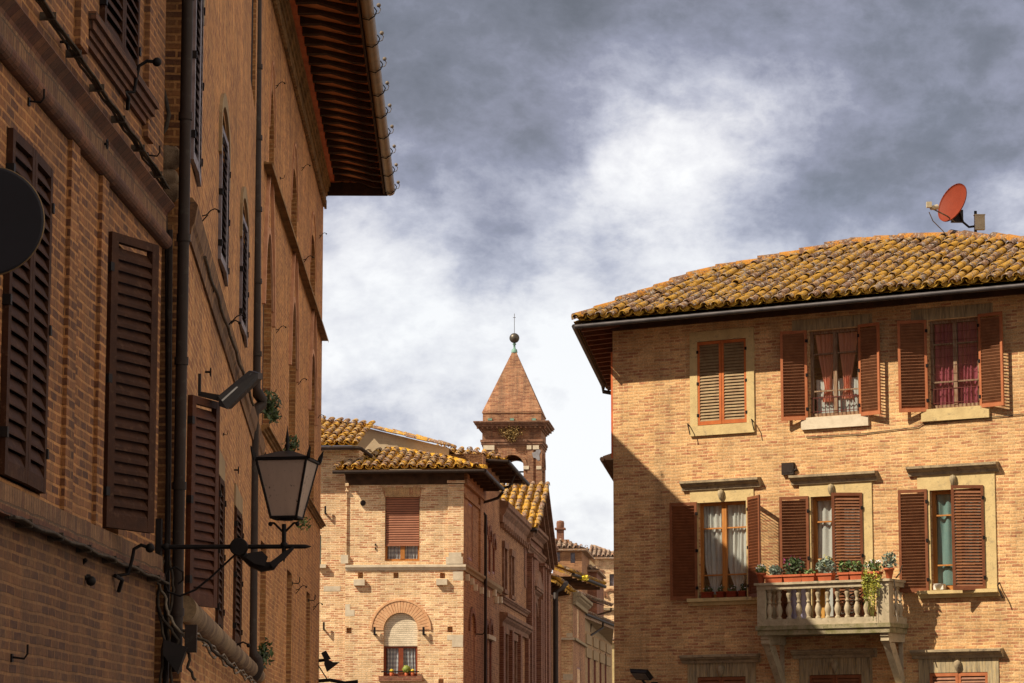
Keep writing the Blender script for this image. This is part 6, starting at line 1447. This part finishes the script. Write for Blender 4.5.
mb = MB(); p = at(175, 655, 22.0); mb.add([p + Vector(v) for v in ((-.09, 0, .12), (.09, 0, .06), (.02, 0, -.14), (-.09, 0, .0), (-.09, .12, .12), (.09, .12, .06), (.02, .12, -.14), (-.09, .12, 0))], [(0, 3, 2, 1), (4, 5, 6, 7), (0, 1, 5, 4), (1, 2, 6, 5), (2, 3, 7, 6), (3, 0, 4, 7)]); tag(mb.build('flood_lamp', 'black_plastic', None, loc=p), 'black triangular lamp hood at the foot of the near drainpipe', 'lamp')

# flat lamp on an arm above the standing shutter
Yl = 23.0; t = thing('floodlight', 'flat dark floodlight on a short arm above the lone shutter of the long house', 'lamp', at(199, 393, Yl))
mb = MB(); mb.box(-.012, .012, -.01, .01, -.06, .1, L=Matrix.Translation(at(199.5, 386, Yl))); mb.add([at(a, b, Yl + d) for d in (0, .12) for a, b in ((198, 391), (221, 395), (222, 402), (198, 396))], [(0, 3, 2, 1), (4, 5, 6, 7), (0, 1, 5, 4), (1, 2, 6, 5), (2, 3, 7, 6), (3, 0, 4, 7)]); mb.build('bracket', 'black_plastic', t)
mb = MB(); P_ = [at(218, 396, Yl - .02), at(249, 370.5, Yl + .3), at(258, 373, Yl + .3), at(258, 379, Yl + .3), at(227, 409, Yl - .02), at(219, 406, Yl - .02)]
dd = Vector((.02, .16, .02)); n_ = 6
mb.add(P_ + [p + dd for p in P_], [tuple(range(n_ - 1, -1, -1)), tuple(range(n_, 2 * n_))] + [(i, (i + 1) % n_, n_ + (i + 1) % n_, n_ + i) for i in range(n_)]); mb.build('housing', 'black_plastic', t)
mb = MB(); mb.add([p + Vector((0, -.004, 0)) for p in (at(221.5, 400, Yl - .03), at(251, 373.5, Yl + .28), at(252, 374.5, Yl + .28), at(222.5, 401.5, Yl - .03))], [(0, 1, 2, 3)]); mb.build('trim', 'grey_metal', t)

# ---------------- arched palazzo with the big eave
Bf = VPF(462, 39.8, 462 - 2.825 * 2908 / 39.8); 
XB = Bf.hx(321.5, 400); ZE = Bf.hz(318, 180)
pz = thing('arched_palazzo', 'tall brown brick palazzo with pointed arched windows and a deep orange soffit', 'building', Bf)
zS0, zS1 = Bf.hz(282.4, 215, -.02), Bf.hz(303, 260, -.13); zL0, zL1 = Bf.hz(270, 443.5, -.02), Bf.hz(282.7, 447.8, -.12)
ops = []; LW = []
for pxa, pxb in ((262.5, 271), (289.5, 296), (309.5, 315.2)):
    x0, x1 = Bf.hx(pxa, 350), Bf.hx(pxb, 350); LW.append((x0, x1, zL1 + .02, zL1 + 1.9, 1.0))
UW = []
for pxa, pxb, ap in ((269.5, 274.5, 52), (292.3, 298, 140), (311.8, 316.8, 212)):
    x0, x1 = Bf.hx(pxa, 120), Bf.hx(pxb, 120); UW.append((x0, x1, zS1 + .02, zS1 + .85, .6))
BWs = []
for pxa, pxb in ((259.8, 265.5), (286.5, 291.5), (306.2, 310)):
    x0, x1 = Bf.hx(pxa, 620), Bf.hx(pxb, 620); BWs.append((x0, x1, 1.2, 3.1 + CZ))
ops = LW + UW + BWs
ZW = Bf.hz(299, 107) + .25
mb = MB(Bf); wall_sheet(mb, 0, XB, 0, ZW, ops, .14); box_prism(mb, Bf, 0, XB, .01, 9, 0, ZW); mb.add([(0, 0, 0), (0, 9, 0), (0, 9, ZW), (0, 0, ZW)], [(0, 1, 2, 3)]); mb.build('wall', 'brick_left', pz)
for o in LW + UW + BWs:
    w = MB(Bf); top_ = o[3] + (o[4] if len(o) > 4 else 0); w.box(o[0], o[1], .11, .14, o[2], top_); w = w.build('arched_window' if len(o) > 4 else 'window', 'brick_slot', pz)
    mb = MB(Bf); mb.box((o[0] + o[1]) / 2 - .25, (o[0] + o[1]) / 2 + .25, .07, .105, o[2], top_ - .5); mb.build('shutter', 'shutter_dark', w)  # dark panel widened to make the opening look unlit
for o in LW:
    mb = MB(Bf); arch_band(mb, o[0] - .14, o[1] + .14, o[3] - .2, 2.1, .13, -.05, 0); mb.build('hood_mould', 'brick_rose', pz)
    mb = MB(Bf); arch_band(mb, o[0], o[1], o[3], o[4], .09, -.03, 0); mb.build('arch', 'brick_rose', pz)
for o in UW:
    mb = MB(Bf); arch_band(mb, o[0] - .12, o[1] + .12, o[3] - .1, 1.1, .05, -.02, 0); mb.build('hood_mould', 'brick_rose', pz)
for za, zb, o_ in ((zS0, zS1, .13), (zL0, zL1, .12)):
    mb = MB(Bf); h = zb - za; mb.sweep([(0, za), (-o_ * .3, za), (-o_ * .35, za + h * .28), (-o_ * .6, za + h * .34), (-o_ * .65, za + h * .6), (-o_, za + h * .66), (-o_, zb - .04), (-o_ * .9, zb), (0, zb)], 0 if za > 8 else .2, XB + .02); mb.build('string_course', 'mould_left', pz)
# top cornice: steps, dentils, red board
zc0 = Bf.hz(299, 107); zc0 = Bf.hz(285, 53)
st = [(.03, .10), (.055, .12), (.08, .10), (.11, .10), (.14, .09)]; z = zc0
for o_, h in st:
    mb = MB(Bf); mb.box(0, XB + o_ * .2, -o_, 0, z, z + h - .004)
    mb.build('cornice_course', 'mould_left', pz); z += h
nd = 60
for i in range(nd):
    x = .1 + i * (XB - .1) / nd; mb = MB(Bf); mb.box(x, x + (XB / nd) * .5, -.075, -.0305, zc0 - .07, zc0 + .09); mb.build('dentil', 'mould_left', pz)
mb = MB(Bf); mb.box(0, XB + .03, -.22, 0, z, z + .40); mb.build('cornice_board', 'red_board', pz); zsof = z + .30
# eave
OVB = 1.24; zgB = at(394, 190, Bf.w(XB, 0, 0).y).z; XEv = XB + .05
mb = MB(Bf); mb.add([(0, -OVB, zgB + .10), (XEv, -OVB, zgB + .10), (XEv, 0, zgB + .10 + OVB * .2), (0, 0, zgB + .10 + OVB * .2)], [(0, 1, 2, 3)])
mb.add([(0, -OVB - .02, zgB + .16), (XEv, -OVB - .02, zgB + .16), (XEv, 4, zgB + 1.4), (0, 4, zgB + 1.4), (XEv, 9, zgB + .2), (0, 9, zgB + .2)], [(0, 3, 2, 1), (3, 5, 4, 2)]); mb.add([(XEv, -OVB, zgB + .16), (XEv, 9, zgB + .2), (XEv, 4, zgB + 1.4)], [(0, 1, 2)])
mb.build('roof', 'soffit', pz)
nr = 27
for i in range(nr):
    x = .2 + i * (XEv - .35) / (nr - 1); zz = zgB + .095; mb = MB(Bf)
    pr = [(0, zz + OVB * .2), (0, zz + OVB * .2 - .17), (-.55, zz + .11 * 1.0 - .02), (-.85, zz + .0), (-1.0, zz - .06), (-1.16, zz - .07), (-OVB + .03, zz - .04), (-OVB + .02, zz)]
    n_ = len(pr); vs = [(x - .075, a, b) for a, b in pr] + [(x + .075, a, b) for a, b in pr]
    mb.add(vs, [(k, (k + 1) % n_, n_ + (k + 1) % n_, n_ + k) for k in range(n_)] + [tuple(range(n_ - 1, -1, -1)), tuple(range(n_, 2 * n_))]); mb.build('rafter', 'beam', pz)
mb = MB(Bf); mb.box(0, XEv, -OVB - .0, -OVB + .035, zgB - .08, zgB + .12); mb.build('eave_board', 'beam', pz)
mb = MB(Bf); mb.box(XEv, XEv + .05, -OVB - .05, 0, zgB - .10, zgB + .38); mb.build('barge_board', 'beam', pz)
gm = MB(Bf); gm.tube([(0, -OVB - .10, zgB + .0), (XEv + .02, -OVB - .10, zgB + .0)], .105, 12); gut = gm.build('gutter', 'gutter_bronze', pz)
for i in range(9):
    x = Bf.hx(0, 0) if False else 3.3 + i * (XEv - 3.6) / 8; mb = MB(Bf)
    mb.tube([(x, -OVB - .02, zgB - .10), (x, -OVB - .12, zgB - .125), (x, -OVB - .21, zgB - .06), (x, -OVB - .24, zgB + .02), (x, -OVB - .20, zgB + .08)], .010, 5); mb.build('gutter_strap', 'iron', gut)
    if i in range(0, 9):
        mb = MB(Bf); mb.tube([(x + .03, -OVB - .2, zgB - .03), (x + .03, -OVB - .28, zgB + .0), (x + .03, -OVB - .30, zgB + .06), (x + .03, -OVB - .27, zgB + .10)], .007, 5); mb.ball((x + .03, -OVB - .27, zgB + .12), .035, 0, 8); mb.build('insulator', 'cable_grey', gut)
for px, py, kd, s in ((275, 86, 'scroll', .5), (301.5, 168, 'scroll', .5), (303, 260, 'scroll', .6), (319, 236, 'scroll', .5), (280, 178, 'hook', .4), (276, 330, 'scroll', .5), (298, 382, 'scroll', .5), (316, 418, 'scroll', .5), (292, 583, 'hook', .8), (296, 590, 'scroll', .6), (308, 600, 'hook', .8), (313, 607, 'scroll', .6), (247, 60, 'ring', .8)):
    wall_hook_obj(Bf, pz, px, py, kd, s)
# plants on the wall
for cx_, cy_, sx, sz, n_, lb in ((269, 404, .17, .22, 200, 'dark green weed growing from the wall above the lantern roof'), (274, 416, .10, .12, 70, 'small trailing weed just below the larger wall weed'), (291, 445, .14, .18, 120, 'green weed growing on the ledge right of the lantern tip'), (264, 654, .13, .22, 130, 'dark green weed at the foot of the tall drainpipe'), (304, 523, .12, .16, 46, 'thin yellowish weed under the lower ledge behind the lantern')):
    x, z = Bf.hit(cx_, cy_, -.2); p = Bf.w(x, -.2, z); mb = MB(); mb.leaves(p, (sx, sx, sz), n_, .045, 0, fill=.15); tag(mb.build('wall_plant', 'leaf_dark' if n_ > 50 else 'leaf', None, loc=p), lb, 'plant')
# spotlight on the end corner of the palazzo
Yp = 56.9; t = thing('spotlight', 'black spotlight tilted down on the corner of the arched palazzo', 'lamp', at(318, 661, Yp))
mb = MB(); mb.tube([at(316, 661, Yp), at(326, 660, Yp)], .035, 6); mb.tube([at(318, 665, Yp), at(327, 679, Yp)], .012, 5); mb.build('bracket', 'iron', t)
mb = MB(); mb.add([at(a, b, Yp + d) for d in (-.17, .17) for a, b in ((325, 658), (333, 662), (340, 662), (327, 672), (324, 664))], [(4, 3, 2, 1, 0), (5, 6, 7, 8, 9), (0, 1, 6, 5), (1, 2, 7, 6), (2, 3, 8, 7), (3, 4, 9, 8), (4, 0, 5, 9)]); mb.add([at(a, b, Yp + d) for d in (-.1, .1) for a, b in ((321, 653), (326, 650.5), (331, 659), (325, 661))], [(3, 2, 1, 0), (4, 5, 6, 7), (0, 1, 5, 4), (1, 2, 6, 5), (2, 3, 7, 6), (3, 0, 4, 7)]); mb.build('head', 'black_plastic', t)
# dark foliage tuft / bracket rim at the bottom edge below the spotlight
mb = MB(); mb.tube([at(318, 681, Yp), at(330, 680, Yp), at(345, 683, Yp), at(358, 681.5, Yp)], .04, 6); tag(mb.build('awning_edge', 'iron', None, loc=at(330, 684, Yp)), 'dark iron rail just visible at the bottom below the spotlight', 'rail')

# ---------------- street lantern on its bracket
Yn = 22.0; sN = Yn / 2908
lt_ = thing('street_lantern', 'black iron street lantern with frosted glass on a wall bracket', 'street lamp', at(284, 546, Yn))
P = lambda x, y, d=0: at(x, y, Yn + d)
mb = MB(); mb.tube([P(166, 547), P(300, 546.5), P(306, 546.5), P(311, 546.5)], [.018, .017, .016, .003], 8); mb.ball(P(166, 547), .03); mb.build('arm', 'iron', lt_)
mb = MB(); mb.box(-.02, .02, -.05, .05, -.2, .2, L=Matrix.Translation(P(159, 545))); mb.tube([P(158, 524), P(159, 545), P(166, 547)], .02, 6); mb.build('wall_plate', 'iron', lt_)
mb = MB(); sc_ = [P(238, 552), P(225, 564), P(210, 578), P(195, 590), P(180, 596), P(168, 592), P(163, 580), P(167, 570), (P(176, 567)), P(183, 572), P(183, 580), P(178, 584)]
mb.tube(sc_, .009, 6); mb.build('scroll', 'iron', lt_)
def disc(c, r, d, mat_parent, nm='disc', mt='iron', n=20):
    mb = MB(); Ld_ = Matrix.Translation(c) @ Matrix.Rotation(math.radians(90), 4, 'X'); mb.lathe([(r * .9, -d), (r, -d * .7), (r, d * .7), (r * .9, d)], (0, 0, 0), n, L=Ld_); return mb.build(nm, mt, mat_parent)
disc(P(239, 547, -.03), .070, .03, lt_)
# two flood heads under the bar
for a, b, nm, wd_ in ((((248, 553), (262, 551), (268, 557), (265, 566), (255, 564), (246, 558)), 0, 'flood_head', .09), (((270, 563), (283, 552), (294, 546), (294, 549), (285, 559), (273, 568)), 0, 'flood_head', .09)):
    mb = MB(); n_ = len(a); mb.add([P(x, y, d) for d in (-wd_, wd_) for x, y in a], [tuple(range(n_ - 1, -1, -1)), tuple(range(n_, 2 * n_))] + [(i, (i + 1) % n_, n_ + (i + 1) % n_, n_ + i) for i in range(n_)]); mb.build(nm, 'black_plastic', lt_)
mb = MB(); mb.tube([P(241, 553), P(252, 563), P(262, 567), P(272, 566), P(280, 558)], [.03, .035, .04, .035, .02], 8); mb.build('cable_box', 'black_plastic', lt_)
mb = MB(); mb.tube([P(284, 524), P(284, 556), P(284, 562)], [.017, .017, .003], 8); mb.lathe([(.02, 0), (.035, .02), (.02, .04)], P(284, 545) - Vector((0, 0, .02)), 10); mb.build('stem', 'iron', lt_)
for s_ in (-1, 1):
    mb = MB(); mb.tube([P(284, 533), P(284 + s_ * 5, 528), P(284 + s_ * 10, 523), P(284 + s_ * 13, 523)], .009, 5); mb.ball(P(284 + s_ * 13.5, 524), .018); mb.build('cradle_arm', 'iron', lt_)
# lantern body: square frustum turned so two faces show
cxn = P(286.8, 490); ang = math.radians(-9)
def ringpts(hw, z):
    out = []
    for k in range(4):
        an = ang + math.pi / 4 + k * math.pi / 2 + math.pi; out.append(Vector((cxn.x + hw * math.sqrt(2) * math.cos(an), cxn.y + hw * math.sqrt(2) * math.sin(an), z)))
    return out
zt_, zb__ = P(285, 461).z, P(285, 518).z
T_ = ringpts(.196, zt_); B_ = ringpts(.100, zb__)
ft = MB()
for k in range(4): ft.tube([B_[k], T_[k]], .011, 6)
for rr, r_ in ((T_, .014), (B_, .012)):
    for k in range(4): ft.tube([rr[k], rr[(k + 1) % 4]], r_, 6)
fr_ = ft.build('frame', 'iron', lt_)
for k in range(4):
    a, b, c, d = B_[k], B_[(k + 1) % 4], T_[(k + 1) % 4], T_[k]; mb = MB(); mb.add([a, b, c, d], [(0, 1, 2, 3)]); mb.build('glass_panel', 'frosted', fr_)
ap = P(284.5, 452); mb = MB(); T2_ = ringpts(.212, zt_ + .012); T3_ = ringpts(.06, ap.z - .0)
mb.add(T2_ + T3_ + [Vector((cxn.x, cxn.y, ap.z + .01))], [(0, 1, 5, 4), (1, 2, 6, 5), (2, 3, 7, 6), (3, 0, 4, 7), (4, 5, 8), (5, 6, 8), (6, 7, 8), (7, 4, 8), (3, 2, 1, 0)]); mb.build('lantern_roof', 'iron_roof', lt_)
mb = MB(); c_ = Vector((cxn.x, cxn.y, ap.z)); mb.lathe([(.02, 0), (.012, .025), (.022, .05), (.01, .07), (.016, .1), (.004, .17), (.001, .2)], c_, 8); mb.build('finial', 'iron', lt_)
for k in range(4):
    p = T2_[k]; o_ = (p - Vector((cxn.x, cxn.y, p.z))).normalized(); mb = MB(); mb.add([p + Vector((0, 0, -.03)), p + o_ * .012 + Vector((0, 0, .0)), p + o_ * .03 + Vector((0, 0, .085)), p + o_ * -.012 + Vector((0, 0, .03)), p + o_ * -.02], [(0, 1, 2, 3, 4)]); q = Vector((-o_.y, o_.x, 0)) * .012
    mb.add([v + q for v in (p + Vector((0, 0, -.03)), p + o_ * .012, p + o_ * .03 + Vector((0, 0, .085)), p + o_ * -.012 + Vector((0, 0, .03)), p + o_ * -.02)], [(4, 3, 2, 1, 0)]); mb.tube([p, p + o_ * .015 + Vector((0, 0, .04)), p + o_ * .028 + Vector((0, 0, .085))], [.013, .01, .003], 5); mb.build('corner_spike', 'iron', lt_)
mb = MB(); mb.lathe([(.05, zb__ - .02), (.07, zb__), (.03, zb__ + .02)], (cxn.x, cxn.y, 0), 10); mb.build('base_cup', 'iron', lt_)
mb = MB(); mb.lathe([(.02, zb__ + .02), (.025, zb__ + .1), (.05, zb__ + .16), (.05, zb__ + .25), (.02, zb__ + .29)], (cxn.x, cxn.y, 0), 12); mb.build('lamp_bulb', 'white_ceramic', lt_)

BLOBS = [(450, 50, 240, -.28), (620, 10, 200, -.22), (900, 60, 300, -.20), (900, 200, 150, -.16), (550, 150, 110, -.10), (475, 260, 80, -.34), (700, 140, 150, .24), (590, 70, 60, .18), (660, 225, 150, .30), (355, 270, 170, .36), (440, 300, 120, .12), (600, 350, 300, .34), (560, 480, 300, .40), (1020, 190, 70, .2)]
CLOUD = .93 / .12; EXPO = .56
# groups of repeated things
GR = {'planter': 'plants along the balcony rail', 'window_box': 'red window boxes', 'curtain': 'window curtains', 'wall_plant': 'weeds growing on walls',
      'cable': 'cables on the left street front', 'cable_bundle': 'cable bundles on the near house', 'wall_bracket': 'small iron brackets on the near house'}
for o in bpy.data.objects:
    if o.parent is None and 'label' in o:
        b = o.name.split('.')[0]
        if b in GR: o['group'] = GR[b]
        if b == 'potted_plant': o['group'] = 'plants along the balcony rail' if 'rail' in o['label'] else 'potted plants on the arched window sill'
# ================================================================== GROUND, SKY, LIGHT
mb = MB(); mb.poly([(-1500, -1500, 0), (1500, -1500, 0), (1500, 1500, 0), (-1500, 1500, 0)])
g = mb.build('ground', 'ground'); g['kind'] = 'structure'
w = bpy.data.worlds.new('World'); S.world = w; w.use_nodes = True; nt = w.node_tree
bg = nt.nodes['Background']
Ldir = Vector((1.10, .48, -1.22)).normalized()
EL = math.asin(-Ldir.z); AZ = math.atan2(-Ldir.x, -Ldir.y)   # compass angle of the sun from +Y clockwise
sky = nt.nodes.new('ShaderNodeTexSky'); sky.sky_type = 'NISHITA'; sky.sun_disc = False; sky.sun_elevation = EL; sky.sun_rotation = AZ
skys = N(nt, 'ShaderNodeVectorMath', operation='SCALE'); nt.links.new(sky.outputs[0], skys.inputs[0]); skys.inputs['Scale'].default_value = .7
tc = nt.nodes.new('ShaderNodeTexCoord').outputs['Generated']
mp = N(nt, 'ShaderNodeMapping'); mp.inputs['Scale'].default_value = (1, 1, 1.5); nt.links.new(tc, mp.inputs['Vector'])
wq = N(nt, 'ShaderNodeTexNoise', Scale=7.0, Detail=4.0); nt.links.new(mp.outputs[0], wq.inputs['Vector'])
wqs = N(nt, 'ShaderNodeVectorMath', operation='SUBTRACT'); nt.links.new(wq.outputs['Color'], wqs.inputs[0]); wqs.inputs[1].default_value = (.5, .5, .5)
wqm = N(nt, 'ShaderNodeVectorMath', operation='SCALE'); nt.links.new(wqs.outputs[0], wqm.inputs[0]); wqm.inputs['Scale'].default_value = .09
wqa = N(nt, 'ShaderNodeVectorMath', operation='ADD'); nt.links.new(mp.outputs[0], wqa.inputs[0]); nt.links.new(wqm.outputs[0], wqa.inputs[1])
wq3 = N(nt, 'ShaderNodeVectorMath', operation='SCALE'); nt.links.new(wqs.outputs[0], wq3.inputs[0]); wq3.inputs['Scale'].default_value = .03
wq4 = N(nt, 'ShaderNodeVectorMath', operation='ADD'); nt.links.new(mp.outputs[0], wq4.inputs[0]); nt.links.new(wq3.outputs[0], wq4.inputs[1])
n1 = noise(nt, wq4.outputs[0], 12, 14, .60); n2 = noise(nt, wq4.outputs[0], 26, 14, .64)
def M_(op, a, b=None, c=None):
    n = N(nt, 'ShaderNodeMath', operation=op)
    for i, v in enumerate((a, b, c)):
        if v is None: continue
        if hasattr(v, 'is_output'): nt.links.new(v, n.inputs[i])
        else: n.inputs[i].default_value = v
    return n.outputs[0]
val = M_('MULTIPLY_ADD', n1, 1.75, -.875)
bil = M_('ABSOLUTE', M_('SUBTRACT', n2, .5))      # billows: crisp rims between puffs
val = M_('ADD', val, M_('MULTIPLY_ADD', bil, -1.0, .08))
# overall: brighter low in the sky, darker overhead
sep = nt.nodes.new('ShaderNodeSeparateXYZ'); nt.links.new(tc, sep.inputs[0])
el = M_('MULTIPLY', M_('SUBTRACT', sep.outputs['Z'], .15), -1.6)
val = M_('ADD', val, M_('MAXIMUM', el, -.35)); val = M_('ADD', val, .50)
# broad bright and dark cloud masses, each a direction in the sky and an angular radius
wn = N(nt, 'ShaderNodeTexNoise', Scale=16.0, Detail=10.0, Roughness=.6); nt.links.new(tc, wn.inputs['Vector'])
ws = N(nt, 'ShaderNodeVectorMath', operation='SUBTRACT'); nt.links.new(wn.outputs['Color'], ws.inputs[0]); ws.inputs[1].default_value = (.5, .5, .5)
wsc = N(nt, 'ShaderNodeVectorMath', operation='SCALE'); nt.links.new(ws.outputs[0], wsc.inputs[0]); wsc.inputs['Scale'].default_value = .06
wd = N(nt, 'ShaderNodeVectorMath', operation='ADD'); nt.links.new(tc, wd.inputs[0]); nt.links.new(wsc.outputs[0], wd.inputs[1])
for px, py, rad_px, amt in BLOBS:
    c = ray(px, py).normalized()
    d = N(nt, 'ShaderNodeVectorMath', operation='DISTANCE'); nt.links.new(wd.outputs[0], d.inputs[0]); d.inputs[1].default_value = c
    f = N(nt, 'ShaderNodeMapRange'); f.interpolation_type = 'SMOOTHSTEP'; nt.links.new(d.outputs['Value'], f.inputs[0])
    f.inputs[1].default_value = 0; f.inputs[2].default_value = rad_px / FPX; f.inputs[3].default_value = amt; f.inputs[4].default_value = 0
    val = M_('ADD', val, f.outputs[0])
val = M_('MULTIPLY_ADD', val, .84, .12)
cl = ramp(nt, val, [(0.0, (.115, .125, .15)), (.22, (.16, .17, .21)), (.42, (.235, .245, .315)), (.62, (.40, .41, .48)), (.82, (.62, .62, .65)), (1.0, (.76, .76, .765))])
# unseen warm sky glow added on the right to fill the left fronts
sdn = N(nt, 'ShaderNodeVectorMath', operation='DOT_PRODUCT'); nt.links.new(tc, sdn.inputs[0]); sdn.inputs[1].default_value = Vector((.86, -.30, .42)).normalized()
glow = M_('POWER', M_('MAXIMUM', sdn.outputs['Value'], 0), 2.0)
clm = N(nt, 'ShaderNodeVectorMath', operation='SCALE'); nt.links.new(mixc(nt, M_('MULTIPLY', glow, .75), cl, (.88, .72, .54)), clm.inputs[0]); nt.links.new(M_('MULTIPLY', M_('MULTIPLY_ADD', glow, .50, 1.0), CLOUD), clm.inputs['Scale'])
# thin gaps where the sky itself shows through
cov = ramp(nt, noise(nt, mp.outputs[0], 2.2, 4), [(.3, (.80, .80, .80)), (.5, (.97, .97, .97))])
fin = mixc(nt, cov, skys.outputs[0], clm.outputs[0])
nt.links.new(fin, bg.inputs[0]); bg.inputs[1].default_value = .12
sl = bpy.data.lights.new('sun', 'SUN'); so = bpy.data.objects.new('sun', sl); COL.objects.link(so)
sl.energy = 5.0; sl.angle = math.radians(.5); sl.color = (1, .88, .72)
so.rotation_euler = Ldir.to_track_quat('-Z', 'Y').to_euler(); so.location = (-30, -10, 40)
S.view_settings.view_transform = 'Standard'; S.view_settings.look = 'None'; S.view_settings.exposure = EXPO; S.view_settings.gamma = 1
S.render.engine = 'CYCLES'
